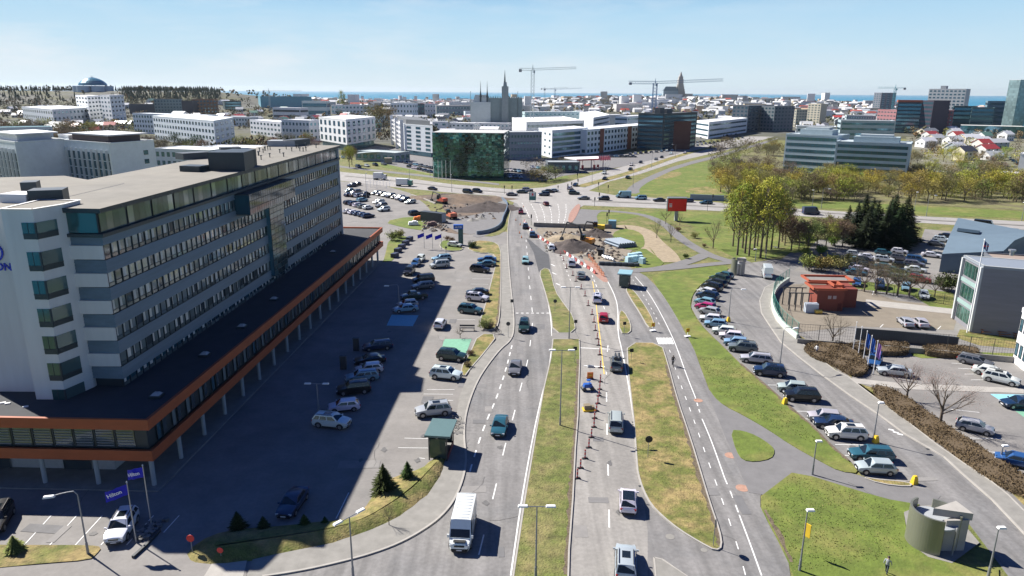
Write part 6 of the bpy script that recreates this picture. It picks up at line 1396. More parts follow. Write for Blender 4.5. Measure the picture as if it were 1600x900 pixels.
for i,(px,py,top) in enumerate([(1114,388,340),(1040,350,322),(1026,372,340),(1048,378,345),(1062,352,330)]): tpx('bare','olive' if i else 'grey brown',px,py,top,'%s bare tree on the lawn left of the poplars'%['tall solitary','upper left','lower left','lower right','upper right'][i],'bare trees on the lawn',.9)
for i,(px,py,top) in enumerate([(1300,540,488),(1416,625,565),(1468,665,575)]): tpx('bare','pale' if i else 'grey brown',px,py,top,['leafless tree by the hedge inside the fence','left one of two leafless trees in the long hedge','right larger of two leafless trees in the long hedge'][i],None,1.25)
for i,(px,py) in enumerate([(1100,425+0),(1136,372),(1010,470)][:0]): pass
# small spruces at the hotel
for px,py,top,l in [(600,770,722,'taller of two young spruces on the sunlit grassy bank'),(637,751,719,'shorter of two young spruces on the sunlit grassy bank'),(508,821,806,'small round pine at the shadow edge of the grassy bank'),(476,822,802,'young pine in the hotel shadow left of the round one'),(372,826,797,'dark young pine in the hotel shadow, far left on the bank'),(412,826,805,'dark young pine in the hotel shadow beside the parked blue saloon')]:
    tpx('spruce','deep green',px,py,top,l,None,1.35 if py<800 else 1.6)
tpx('spruce','olive',24,862,834,'straggly little pine on the verge left of the flagpoles',None,1.8)
tpx('bare','brown',608,822,786,'thin leafless sapling on the grassy bank above the pavement',None,.8)
for px,py,top,c,l in [(757,514,498,'olive','olive shrub at the foot of the planting strip'),(766,514,502,'brown','brown shrub at the foot of the planting strip'),(738,388,376,'deep green','round dark shrub beside the blue totem sign'),(706,378,370,'brown','small brown shrub left of the blue totem sign'),(699,376,368,'brown','smallest brown shrub left of the blue totem sign'),(735,556,546,'brown','upper small bush on the green bay verge'),(731,574,564,'brown','lower small bush on the green bay verge'),(625,372,358,'olive','leafy shrub on the small lawn behind the podium end'),(614,376,360,'olive','second leafy shrub on the small lawn behind the podium end'),(1100,326+60,380,'brown','low shrub beside the bent path'),(1072,404,396,'deep green','dark low shrub beside the gravel track'),(1060,362,354,'brown','low brown shrub by the red screen'),(1085,372,362,'olive','low olive shrub by the red screen'),(1470,452,432,'deep green','green shrub left corner against the grey yard office'),(1482,456,425,'deep green','large green shrub against the grey yard office')]:
    tpx('shrub',c,px,py,top,l,None,1.0)
for i,x in enumerate((719,)): tpx('bare','brown',719,528,508,'wiry leafless bush above the green painted bay',None,1.2)
grove('bare','along the fence above the yard','bare trees along the yard fence',[(1350,456,405,'grey brown'),(1368,458,400,'brown'),(1385,460,408,'grey brown'),(1402,462,402,'olive'),(1420,462,410,'grey brown'),(1338,440,398,'grey brown'),(1440,460,425,'brown'),(1460,464,430,'deep green')],1.2)
# hedges: clipped masses of brown twigs
FC['hedge brown']=(.115,.082,.045)
def hedge(label,px,h,col,dens=60,group=None):
    pts=GP(px,1); xs=[p.x for p in pts]; ys=[p.y for p in pts]; O=Vector((sum(xs)/len(xs),sum(ys)/len(ys),0)); n=len(pts)
    def inside(x,y):
        c=False; j=n-1
        for i in range(n):
            a,b=pts[i],pts[j]
            if (a.y>y)!=(b.y>y) and x<(b.x-a.x)*(y-a.y)/(b.y-a.y)+a.x: c=not c
            j=i
        return c
    area=abs(sum(pts[i].x*pts[(i+1)%n].y-pts[(i+1)%n].x*pts[i].y for i in range(n)))/2
    mb=MB(); k=0; core=MB(); core.prism([(p-O)*.97 for p in pts],0,h*.72)
    random.seed(int(area*10)); N=int(area*dens); tries=0
    while k<N and tries<N*6:
        tries+=1; x,y=U(min(xs),max(xs)),U(min(ys),max(ys))
        if not inside(x,y): continue
        k+=1; z=h*(.66+.18*R()+.12*math.sin(x*1.3)*math.cos(y*1.1)); leafquad(mb,Vector((x,y,z))-O,U(.06,.14))
    for i in range(n):
        a,b=pts[i],pts[(i+1)%n]; L=(b-a).length
        for q in range(int(L*dens*.7)):
            p=a.lerp(b,R())-O; p.z=U(.05,h*.9); p.x+=U(-.15,.15); p.y+=U(-.15,.15); leafquad(mb,p,U(.06,.14))
    thing('hedge',label,'hedge',O,0,[('foliage',mb.mesh('foliage',LEAF),FC[col]),('inner_growth',core.mesh('inner_growth',OBJ),FC[col])],group)
hedge('broad brown hedge along the pavement below the flagpoles',[(1253,548),(1270,540),(1320,540),(1340,555),(1357,575),(1350,590),(1330,590),(1300,572),(1270,562)],1.0,'hedge brown')
hedge('low clipped brown hedge behind the flagpoles',[(1320,547),(1345,538),(1415,542),(1421,549),(1415,558),(1350,556)],1.2,'hedge brown')
hedge('low clipped brown hedge at the far side of the office car park',[(1438,550),(1450,545),(1520,548),(1530,554),(1524,562),(1450,559)],1.2,'hedge brown')
hedge('long brown hedge climbing along the pavement by the office car park',[(1357,612),(1375,606),(1410,622),(1450,652),(1500,686),(1560,725),(1620,765),(1640,790),(1600,782),(1540,750),(1490,712),(1440,675),(1395,645)],1.0,'hedge brown',52)
belt(['far'],'filling the middle of the belt beneath the offices','middle of the belt beneath the offices',(1215,1430,296,316),26,(4,7),['olive','brown','grey brown','yellow green'],1.4)
belt(['far'],'in the low rear row at right','low row behind the second row at right',(1420,1605,284,300),22,(4,7),['olive','brown','grey brown','yellow green'],1.4)
belt(['far'],'in the scrub left of the clearing','scrub left of the clearing',(1118,1235,262,290),20,(4,6),['olive','grey brown','brown'],1.5)
# ground cover and the wooded hill
def hill_forest():
    random.seed(77); n=0; lst=[]
    for i in range(1500):
        if R()<.6: px=U(185,345); D=U(1120,1420)
        else: px=U(-10,190); D=U(1080,1420)
        p=at(px,D); z=tz(p.x,p.y)
        if z<16: continue
        if math.hypot(p.x-PER.x,p.y-PER.y)<48: continue
        if px<190 and R()<.45: continue
        if 100<px<190 and p.y<PER.y and R()<.7: continue
        lst.append((px,p,z))
    lst.sort(key=lambda q:q[1].length)
    t,c=T_['farspruce'][0]
    for i,(px,p,z) in enumerate(lst[:120]):
        tree('farspruce','dark green' if R()<.7 else 'deep green',p.x,p.y,U(5,9),'%s conifer on the wooded hill, %s'%('taller dark' if i%2 else 'shorter dark',['at the far left edge','left of the glass dome','just left of the glass dome','just right of the glass dome','on the middle crest','above the grey flats','above the orange flats','on the falling right slope'][max(0,min(7,int((px+10)/45)))]),'conifers on the wooded hill',1.3)
    mb=MB()
    for px,p,z in lst[120:]:
        h=U(5,10)
        for k in range(5):
            zz=z+h*(.05+.18*k); r=h*.24*(1-k/5.3); vs=[(p.x+r*U(.7,1.2)*math.cos(a+k),p.y+r*U(.7,1.2)*math.sin(a+k),zz) for a in [i*1.047 for i in range(6)]]+[(p.x,p.y,zz+h*.30)]
            mb.add(vs,[(i,(i+1)%6,6) for i in range(6)])
    o=tag(link('hill_forest',mb.mesh('hill_forest',isl(mat('conifer_wood',(.04,.062,.03),.9,var=.3,scale=.1),.4))),'dense dark conifer wood covering the hill around the glass dome','wood',kind='stuff')
hill_forest()
def town_trees():
    random.seed(78); mb=MB(); r=640.
    while r<3600:
        st=34+(r-640)*.012; n=int(r*1.45/st)
        for i in range(n):
            a=(i/n-.5)*1.42+U(-.4,.4)*st/r; rr=r+U(-.4,.4)*st; x=rr*math.sin(a); y=rr*math.cos(a); px,py=project(x,y,tz(x,y))
            if px<-15 or px>1615 or blocked(x,y,4) or py>(238 if px<600 else 218) or (1080<px<1240 and py>200): continue
            if rr>2700 and px>1380: continue
            h=U(6,11); z=tz(x,y); w=h*U(.3,.5); m=random.choice((0,0,1,2))
            for k in range(7):
                c=Vector((x,y,z+h*.55))+Vector((U(-w,w)*.7,U(-w,w)*.7,U(-.35,.35)*h)); s=h*.17
                vs=[(c.x+s*U(.7,1.3),c.y,c.z),(c.x,c.y+s,c.z),(c.x-s*U(.7,1.3),c.y,c.z),(c.x,c.y-s,c.z),(c.x,c.y,c.z+s),(c.x,c.y,c.z-s)]
                mb.add(vs,[(0,1,4),(1,2,4),(2,3,4),(3,0,4),(1,0,5),(2,1,5),(3,2,5),(0,3,5)],m)
        r+=st
    for i in range(2600):
        px=U(-10,660); py=U(158,236); p=GT(px,py) if py<200 else G(px,py); x,y=p.x,p.y
        if blocked(x,y,2) or tz(x,y)>22: continue
        h=U(4,9); z=tz(x,y); w=h*U(.3,.5); m=random.choice((0,0,0,1,2))
        for k in range(8):
            c=Vector((x,y,z+h*.5))+Vector((U(-w,w),U(-w,w),U(-.35,.4)*h)); s=h*.13
            vs=[(c.x+s*U(.7,1.4),c.y,c.z),(c.x,c.y+s,c.z),(c.x-s*U(.7,1.4),c.y,c.z),(c.x,c.y-s,c.z),(c.x,c.y,c.z+s),(c.x,c.y,c.z-s)]
            mb.add(vs,[(0,1,4),(1,2,4),(2,3,4),(3,0,4),(1,0,5),(2,1,5),(3,2,5),(0,3,5)],m)
    o=tag(link('town_trees',mb.mesh('town_trees',[isl(mat('town_foliage',(.10,.09,.045),.9,var=.2,scale=.1),.4),isl(mat('town_foliage_dark',(.03,.045,.02),.9,var=.2),.4),isl(mat('town_foliage_rust',(.19,.12,.05),.9,var=.2),.4)])),'countless small garden trees between the roofs of the town','trees',kind='stuff')
town_trees()

def far_trees():
    random.seed(60); FARQ.sort(key=lambda q:-q[0]); mats={}; mb=MB(); ml=[]
    for q in FARQ[:262]: tree('far',*q[1:],now=True)
    for _,col,x,y,h,l,g,wf,z in FARQ[262:]:
        if col not in mats: mats[col]=len(ml); ml.append(isl(mat('far_foliage_'+col.replace(' ','_'),FC[col],.9,var=.2,scale=.5),.4))
        c0=Vector((x,y,tz(x,y)+h*.5)); w=h*.42*wf; n0=len(mb.m)
        for k in range(130): v=rnd(); leafquad(mb,c0+Vector((v.x*w,v.y*w,v.z*h*.46)),h*.06)
        mb.cyl((x,y,tz(x,y)),(x,y,tz(x,y)+h*.5),.15,.08,4)
        for k in range(n0,len(mb.m)): mb.m[k]=mats[col]
    if ml: tag(link('far_tree_clumps',mb.mesh('far_tree_clumps',ml)),'smallest trees scattered through the far belts and gardens','trees',kind='stuff')
far_trees()
# ============================================================ street furniture, works, people
YEL=mat('signal_yellow',(.75,.50,.03),.5,var=.06); ORG=mat('signal_orange',(.75,.20,.03),.5,var=.06); REDM=mat('signal_red',(.60,.03,.03),.5,var=.06)
WHT=mat('signal_white',(.8,.8,.8),.5,var=.04); BLU=mat('signal_blue',(.02,.10,.40),.5,var=.05); MACH=mat('machine_yellow',(.62,.36,.04),.5,var=.15); PIPE=mat('grey_pipe',(.15,.20,.26),.5,var=.08)
POLEM=mat('lamp_pole_paint',(.26,.27,.29),.5,.4,var=.06); TRUNKM=DMETAL
def lamp_parts(h,kind):
    p=MB(); p.cyl((0,0,0),(0,0,1.2),.13,.11,8); p.cyl((0,0,1.2),(0,0,h),.085,.05,8)
    hd=MB()
    if kind=='double':
        p.tube([(-.9,0,h),(.9,0,h)],.04); 
        for s in (-1,1): hd.box((s*1.15,0,h+.05),(.85,.32,.14),0,0,.85)
    elif kind=='arm':
        arc=[(0,0,h)]+[(-.25-.5*k,0,h+.35-.05*k*k*.4) for k in range(4)]; p.tube(arc,.045); hd.box((-2.2,0,h+.12),(.95,.34,.16),0,0,.8)
    elif kind=='head': hd.box((.25,0,h+.05),(.7,.34,.16),0,0,.8)
    return [('pole',p.mesh('pole',POLEM)),('lamp_head',hd.mesh('lamp_head',WHT))]
LP={}
def lamp(px,py,top,kind,rz,label,group=None):
    g=G(px,py); h=HT(px,top,g); key=(kind,round(h))
    if key not in LP: LP[key]=lamp_parts(round(h),kind)
    return thing('street_lamp',label,'street lamp',(g.x,g.y,.03),rz,LP[key],group)
lamp(138,866,764,'arm',rad(15),'tall curved arm street lamp on the verge beside the white suv')
lamp(552,905,804,'double',rad(50),'double headed street lamp at the bottom edge left of the white van')
lamp(837,905,784,'double',0,'double headed street lamp standing in the grass median nearest the camera')
lamp(875,666,553,'double',0,'double headed street lamp standing in the middle of the grass median')
lamp(889,530,448,'double',0,'double headed street lamp at the crossing path between the medians')
lamp(1269,742,683,'head',rad(0),'footpath lamp on the lawn edge left of the curved toilet drum')
lamp(1249,893,800,'head',rad(0),'footpath lamp with a yellow banner on the big lawn')
lamp(1543,905,820,'head',rad(0),'footpath lamp in front of the curved toilet drum')
lamp(1364,690,627,'head',rad(0),'lamp with a yellow base beside the white parked suv')
lamp(1218,575,517,'arm',rad(200),'curved arm lamp beside the dark blue parked suv')
lamp(1138,503,454,'arm',rad(180),'curved arm lamp at the middle of the curved parking row')
lamp(1562,722,695,'head',0,'short lamp behind the long hedge at the right edge')
lamp(498,645,605,'double',0,'slender double lamp in the hotel shadow')
lamp(624,488,450,'arm',0,'curved lamp in the hotel shadow beyond the blue painted bay')
for i,(px,py,t) in enumerate([(573,313,272),(640,282,252),(706,300,272),(672,275,255),(740,277,252),(925,287,262),(945,276,252),(989,293,258),(1018,262,238),(1055,246,226),(1269,323,297),(1283,326,296),(1427,337,298),(1447,338,305),(1596,345,315),(1102,388,0),(1180,408,390),(1196,405,388)]):
    if t: lamp(px,py,t,'arm' if i%2 else 'head',rad(180 if i%3 else 0),'slim highway lamp post, %s in the row from the left'%(OR[i]),'highway lamp posts')
# banner and yellow bases
g=G(1252,868); mb=MB(); mb.box((0,0,2.6),(.08,.6,1.3),.6); thing('banner','yellow and blue banner strapped to the lawn lamp','banner',(g.x+.25,g.y,0),0,mb.mesh('banner',YEL))
for px,py,l in ((1368,692,'yellow concrete base at the lamp beside the white suv'),(1428,756,'yellow painted bollard at the end of the parking row'),(1226,632,'yellow kerb stone at the nose of the black suv'),(1138,503,'yellow block at the foot of the middle parking lamp')):
    g=G(px,py); mb=MB(); mb.box((0,0,.35),(.7,.5,.7),0,0,.7); mb.box((0,0,.8),(.45,.35,.25),0,0,.8); thing('bollard',l,'bollard',(g.x,g.y,.03),.3,mb.mesh('bollard',YEL))
# marker posts
def post_mesh():
    b=MB(); b.box((0,0,.06),(.75,.32,.12),0,0,.8); p=MB()
    for k in range(6): p.box((0,0,.2+k*.17),(.17,.05,.17),0,1 if k%3==1 else 0)
    return b.mesh('base',BLACK),p.mesh('panel',[mat('marker_red',(.50,.04,.05),.5,var=.1),mat('marker_pale',(.42,.38,.40),.5,var=.1)])
PB,PP=post_mesh()
mp=[(902,748),(907,732),(914,717),(920,700),(924,684),(928,668),(929,654),(932,643),(934,631),(936,619),(937,609),(938,597),(938,575),(937,555),(935,540),(933,530),(930,517),(928,504),(925,492),(919,478),(914,463),(908,452),(900,440),(895,431),(885,420),(880,408),(876,400),(868,390)]
for i,(x,y) in enumerate(mp):
    g=G(x,y); thing('marker_post','red and black marker post, number %s from the near end of the long line'%(i+1) if 0 else '%s red black marker post in the long line between lanes'%(('nearest' if i==0 else OR[i].replace(' from left',' nearest') if i<18 else '%dth nearest'%(i+1))),'marker post',(g.x,g.y,.03),.2,[('base',PB),('panel',PP)],'marker posts between the lanes')
# red and white barriers
def barrier_mesh():
    m=MB(); 
    prof=[(-.2,0),(-.2,.1),(-.08,.28),(-.06,.7),(.06,.7),(.08,.28),(.2,.1),(.2,0)]
    vs=[(x,y,z) for x in (-.72,.72) for y,z in prof]; n=8
    m.add(vs,[(i,i+1,n+i+1,n+i) for i in range(n-1)]+[tuple(range(n-1,-1,-1)),tuple(range(n,2*n))]); m.f=[f[::-1] for f in m.f]; return m
BARR=barrier_mesh().mesh('barrier',OBJR)
bl=GP([(819,346),(825,357),(836,368),(850,377),(866,387),(884,397),(900,408),(914,417),(926,424),(934,432)],1,False)
k=0; acc=0; i=0
tot=sum((b-a).length for a,b in zip(bl,bl[1:])); nb=int(tot/2.1)
def along(pl,s):
    for a,b in zip(pl,pl[1:]):
        L=(b-a).length
        if s<=L: return a.lerp(b,s/L),math.atan2(b.y-a.y,b.x-a.x)
        s-=L
    return pl[-1],0
for k in range(nb):
    p,a=along(bl,(k+.5)*2.1); c=k%2
    thing('barrier','%s %s plastic barrier in the line along the roadworks, counted from far'%('%d%s'%(k+1,{1:'st',2:'nd',3:'rd'}.get((k+1)%10 if k+1 not in (11,12,13) else 0,'th')),'white' if c else 'red'),'barrier',(p.x,p.y,.03),a,BARR,'red and white barriers along the roadworks',col=(.75,.74,.73) if c else (.36,.06,.05))
for k in range(7):
    p=G(921+k*3.4,404+k*4.6); mb=MB(); 
    for z in (.25,.6,.95): mb.box((0,0,z),(.06,1.4,.14),0,0)
    mb.box((0,-.6,.5),(.06,.06,1.05)); mb.box((0,.6,.5),(.06,.06,1.05)); thing('trestle','%s orange trestle fence beside the red surfacing'%('nearest' if k==6 else OR[6-k].replace(' from left',' nearest')),'trestle',(p.x,p.y,.05),.4,mb.mesh('trestle',mat('trestle_orange',(.45,.17,.08),.6)),'orange trestles beside the red surfacing')
q=[(812,365),(813,352),(806,345),(812,332),(818,324),(815,372)]
for i,(x,y) in enumerate(q):
    g=G(x,y); mb=MB(); mb.box((0,0,.04),(.4,.4,.08)); mb.cyl((0,0,.08),(0,0,.75),.16,.03,10,1); thing('traffic_cone','%s orange cone along the upper left carriageway'%OR[i],'cone',(g.x,g.y,.04),0,mb.mesh('traffic_cone',[BLACK,ORG]),'cones along the upper carriageway')
# long bridge-like barrier wall and works
def wallobj(name,label,cat,px,h,th,m,z=0.,n=0,col=None,grp=None):
    pts=GP(px,n,False); O=pts[0]; L=offs(pts,-th/2); Q=offs(pts,th/2); mb=MB()
    for i in range(len(pts)-1):
        a,b,c,d=[v-O for v in (L[i],L[i+1],Q[i+1],Q[i])]
        mb.add([(a.x,a.y,z),(b.x,b.y,z),(c.x,c.y,z),(d.x,d.y,z),(a.x,a.y,z+h),(b.x,b.y,z+h),(c.x,c.y,z+h),(d.x,d.y,z+h)],[(4,5,6,7),(0,1,5,4),(2,3,7,6),(1,2,6,5),(3,0,4,7)])
    mb.f=[f for f in mb.f]
    return thing(name,label,cat,(O.x,O.y,0),0,mb.mesh(name,m),grp,col=col)
wallobj('barrier_wall','long dark barrier wall crossing the road above the excavation','barrier',[(834,354),(860,355),(890,356),(925,357),(962,357)],1.3,.5,CONCD)
wallobj('guard_rail','white guard rail around the bend of the footpath by the earthworks','guard rail',[(784,312),(792,318),(793,328),(786,342),(784,352),(775,360),(760,365),(745,367)],1.1,.3,PIPE,n=2)
wallobj('timber_beam','pale beam lying along the edge of the north car park verge','beam',[(641,305),(655,309),(668,314),(680,319)],.5,.5,CONC)
wallobj('retaining_wall','curved white concrete wall carrying the green yard fence','wall',[(1232,440),(1214,452),(1206,468),(1208,488),(1219,508),(1235,522),(1246,531)],1.0,.5,mat('pale_wall',(.52,.56,.50),.8,var=.08),n=2)
def fence(label,px,h,dx,z0=0.,pm=DMETAL,net=None,group=None):
    pts=GP(px,1,False); O=pts[0]; tot=sum((b-a).length for a,b in zip(pts,pts[1:])); n=int(tot/dx); e=thing('fence',label,'fence',(O.x,O.y,0),0,[],group)
    pm_=MB(); pm_.cyl((0,0,z0),(0,0,z0+h),.05,.05,6); pmesh=pm_.mesh('post',pm)
    rails=MB(); wires=MB()
    for k in range(n+1):
        p,a=along(pts,min(tot,k*dx)); link('post',pmesh,e,(p.x-O.x,p.y-O.y,0))
    for a,b in zip(pts,pts[1:]):
        a2,b2=a-O,b-O
        for z in (z0+.1,z0+h-.05): rails.cyl((a2.x,a2.y,z),(b2.x,b2.y,z),.03,.03,4)
        L=(b-a).length; m=int(L/.35)
        for i in range(m): q=a2.lerp(b2,i/max(1,m)); wires.cyl((q.x,q.y,z0+.1),(q.x,q.y,z0+h),.012,.012,3,0,False)
        for i in range(1,6): z=z0+h*i/6; wires.cyl((a2.x,a2.y,z),(b2.x,b2.y,z),.012,.012,3,0,False)
    link('rail',rails.mesh('rail',pm),e); link('mesh_panel',wires.mesh('mesh_panel',net or pm),e)
fence('green mesh fence on top of the curved white wall',[(1232,440),(1214,452),(1206,468),(1208,488),(1219,508),(1235,522),(1246,531)],2.0,2.4,1.0,mat('green_fence_paint',(.05,.25,.20),.5,var=.1))
fence('high dark wire fence behind the clipped hedges',[(1246,534),(1300,538),(1360,543),(1420,548),(1480,552),(1540,558),(1600,565)],3.2,3.2)
fence('dark fence between the yard and the upper car park',[(1322,452),(1360,456),(1400,463),(1440,470),(1490,478)],2.2,3.0)
wallobj('sunken_wall','dark screen wall behind the wire fence in the yard','wall',[(1335,530),(1400,535),(1460,541),(1495,545)],2.0,.3,DGREY)
wallobj('dark_wall','low dark wall along the foot of the wire fence','wall',[(1245,537),(1330,544),(1420,551),(1600,568)],.9,.25,CONCD)
wallobj('underpass_wall','pale wall beside the underpass beyond the highway','wall',[(1078,312),(1100,313),(1150,315)],2.2,.4,mat('blue_grey_wall',(.22,.27,.32),.8,var=.1))
# red advertising screen
def billboard():
    g=G(1056,345); H=HT(1056,310,g); e=thing('advertising_screen','square red advertising screen on a single thick pole beyond the works','advertising screen',(g.x,g.y,0),0,[])
    k=g.length/1100
    mb=MB(); mb.box((0,0,(H-4)/2),(1.0,.8,H-4)); link('pole',mb.mesh('pole',GREY),e)
    mb=MB(); w=28*k*1.03; mb.box((0,.3,H-2.0),(w,1.6,4.2)); link('casing',mb.mesh('casing',DMETAL),e)
    mb=MB(); mb.quad((-w/2+.1,-.53,H-4.0),(w/2-.1,-.53,H-4.0),(w/2-.1,-.53,H-.15),(-w/2+.1,-.53,H-.15)); link('screen',mb.mesh('screen',mat('red_screen',(.85,.008,.012),.4,var=.08,scale=1)),e)
    mb=MB()
    for i in range(3): mb.box((-w/2+.9,-.56,H-2.6+i*.45),(.9,.03,.25))
    link('screen_text',mb.mesh('screen_text',WHT),e)
    mb=MB(); mb.box((0,.3,H+.2),(w+.2,1.8,.3)); link('roof_cap',mb.mesh('roof_cap',METAL),e)
billboard()
# blue totem sign
def totem():
    g=G(720,383); H=HT(720,351,g); e=thing('totem_sign','tall dark green totem sign with a blue box on top by the hotel entrance road','sign',(g.x,g.y,0),.1,[])
    mb=MB(); mb.box((0,0,H*.42),(1.3,.9,H*.84)); link('pillar',mb.mesh('pillar',mat('totem_green',(.03,.10,.10),.4,var=.05)),e)
    mb=MB(); mb.box((-.6,0,H*.9),(2.6,1.3,H*.2)); link('sign_box',mb.mesh('sign_box',BLU),e)
    o=link('lettering',text_mesh('HILTON',.5,LETW,.01),e,(-.6,-.67,H*.87)); o.rotation_euler=(math.pi/2,0,0)
totem()
# flags of the hotel
def flag(px,py,top,label,m,L=2.2,Hh=1.2,dr=(-1,-.25),txt=None,grp=None,flown=True,hang=False,pm=METAL,r=.07):
    g=G(px,py); H=HT(px,top,g) if not isinstance(top,tuple) else top[0]; e=thing('flagpole' if not flown else 'flag_on_pole',label,'flagpole',(g.x,g.y,.05),0,[],grp)
    p=MB(); p.cyl((0,0,0),(0,0,H),r,r*.6,8); p.cyl((0,0,H),(0,0,H+.12),r*1.3,r*.4,8); link('pole',p.mesh('pole',pm,40),e)
    if not flown: return
    mb=MB(); nx_,nz_=10,5; d=Vector((dr[0],dr[1],0)).normalized(); s=Vector((-d.y,d.x,0)); vs=[]
    for i in range(nx_+1):
        for j in range(nz_+1):
            u=i/nx_*L*(.35 if hang else 1); v=j/nz_*Hh; w=.12*math.sin(i*1.1+j*.3)*(i/nx_)+.05*math.sin(i*2.3); q=d*u+s*w; vs.append((q.x,q.y,H-.15-v-u*(.30 if not hang else .9)))
    mb.add(vs,[(i*(nz_+1)+j,(i+1)*(nz_+1)+j,(i+1)*(nz_+1)+j+1,i*(nz_+1)+j+1) for i in range(nx_) for j in range(nz_)])
    f=link('flag',mb.mesh('flag',m,60),e)
    if txt:
        tm=text_mesh(txt,.5,LETW,.005); o=link('lettering',tm,f,(d.x*L*.5+s.x*.0,d.y*L*.5,H-.15-Hh*.6-L*.5*.3)); a=math.atan2(-d.y,-d.x)
        o.rotation_euler=(math.pi/2,rad(-16) if 0 else 0,a)
        o.matrix_local=Matrix.Translation((d.x*L*.52+(.12*-s.x),d.y*L*.52+(.14*-s.y if s.y>0 else .14*s.y),H-.15-Hh*.62-L*.52*.3)) @ Matrix.Rotation(a,4,'Z') @ Matrix.Rotation(math.pi/2,4,'X') @ Matrix.Rotation(rad(16.7),4,'Z')
        o2=link('lettering',tm,f); o2.matrix_local=Matrix.Translation((d.x*L*.52-(.12*-s.x),d.y*L*.52-(.14*-s.y if s.y>0 else .14*s.y),H-.15-Hh*.62-L*.52*.3)) @ Matrix.Rotation(a+math.pi,4,'Z') @ Matrix.Rotation(math.pi/2,4,'X') @ Matrix.Rotation(rad(-16.7),4,'Z')
flag(213,848,751,'blue flag with white lettering on the nearer pole beside the white suv',FLAGB,1.9,1.05,(-1,-.3),'Hilton')
flag(237,822,725,'blue flag with white lettering on the farther pole at the podium corner',FLAGB,1.8,1.05,(-1,.15),'Hilton')
for i,(x,y,t) in enumerate([(663,388,363),(676,389,364),(690,390,365)]): flag(x,y,t,'%s small blue flag in the row at the hotel access road'%['left','middle','right'][i],FLAGB,1.7,1.0,(-1,-.4),None,'blue flags at the access road')
for i,(x,y,t,m) in enumerate([(1332,552,503,None),(1340,560,510,None),(1348,567,517,BLU),(1355,577,524,BLU),(1364,585,532,mat('mauve_flag',(.30,.15,.45),.8,var=.1))]): flag(x,y,t,'%s pole of the flagpole row at the office corner, %s'%(OR[i],['bare','bare','blue and white flag','blue flag','mauve flag'][i]),m,1.6,2.2,(.8,-.6),None,'flagpoles at the office corner',m is not None,True,WHT)
def ukflag():
    flag(1511,520,372,'very tall white flagpole with a red white and blue flag beside the grey yard office',mat('flag_field',(.03,.04,.20),.8,var=.05),2.0,1.3,(1,-.3),None,None,True,True,WHT,.13)
    e=[o for o in C.objects if o.name.startswith('flag_on_pole')][-1]; f=[c for c in e.children if c.name.startswith('flag')][0] if e.children else None
    H=HT(1511,372,G(1511,520)); mb=MB()
    d=Vector((1,-.3,0)).normalized(); 
    for z,w,m in ((.8,.16,0),): 
        for sg in (-1,1):
            mb.box((d.x*.35+sg*.0,d.y*.35-.16*sg,H-1.1),(.7,.02,.16),math.atan2(d.y,d.x),0); mb.box((d.x*.35,d.y*.35-.17*sg,H-1.1),(.14,.02,1.2),math.atan2(d.y,d.x),1)
    if f: link('flag_cross',mb.mesh('flag_cross',[REDM,WHT]),e)
ukflag()
# rockery at the flagpoles
random.seed(8); mb=MB(); pa,pb=G(216,842),G(243,818)
for i in range(90):
    p=pa.lerp(pb,R())+Vector((U(-.5,.9),U(-.6,.6),0)); s=U(.12,.3)
    vs=[(p.x+s*U(.6,1.2)*math.cos(a),p.y+s*U(.6,1.2)*math.sin(a),z) for z in (.03,.03+s) for a in [j*1.047+z for j in range(6)]]; mb.add(vs,[(j,(j+1)%6,6+(j+1)%6,6+j) for j in range(6)]+[tuple(range(6,12))])
tag(link('rockery',mb.mesh('rockery',isl(mat('basalt_stone',(.16,.155,.15),.9,var=.2),.5))),'bed of rough grey stones around the hotel flagpoles','stones',kind='stuff')
wallobj('stone_kerb','dark beam edging the stone bed at the flagpoles','kerb',[(208,873),(228,855),(250,831)],.3,.25,DMETAL)
# bus shelters
def shelter(px,py,rz,label,w=3.2,d=2.0,h=2.7,roofc=(.10,.17,.17)):
    g=G(px,py); e=thing('bus_shelter',label,'bus shelter',(g.x,g.y,.13),rz,[])
    mb=MB(); mb.box((0,0,h+.12),(w+.5,d+.9,.24)); link('roof',mb.mesh('roof',OBJR),e,col=roofc)
    for x in (-w/2,w/2):
        for y in (-d/2,d/2): mb=MB(); mb.box((x,y,h/2),(.12,.12,h)); link('post',mb.mesh('post',DMETAL),e)
    def gp(c,dm,nm='glass_panel',m=None): mb=MB(); mb.box(c,dm); link(nm,mb.mesh(nm,m or SGL),e)
    gp((0,d/2,h/2),(w-.2,.04,h-.5)); gp((-w/2,0,h/2),(.04,d-.2,h-.5)); gp((w/2,.0,h/2),(.04,d-.2,h-.5))
    mb=MB(); mb.box((0,-d/2,.28),(w-.1,.12,.56)); link('skirt',mb.mesh('skirt',mat('dark_red_panel',(.16,.03,.03),.6,var=.1)),e)
    mb=MB(); mb.box((0,d/2-.35,.5),(w-.6,.4,.06)); 
    for x in (-w/3,w/3): mb.box((x,d/2-.35,.24),(.08,.35,.48))
    link('bench',mb.mesh('bench',GREY),e)
SGL=mat('shelter_glass',(.05,.08,.08),.08,.3,var=0)
shelter(690,708,rad(84),'large bus shelter with a flat green roof on the pavement by the avenue',3.8,2.0,2.9)
shelter(976,447,rad(75),'small bus shelter with a flat blue roof right of the roadworks',3.4,2.0,2.8,(.25,.42,.48))
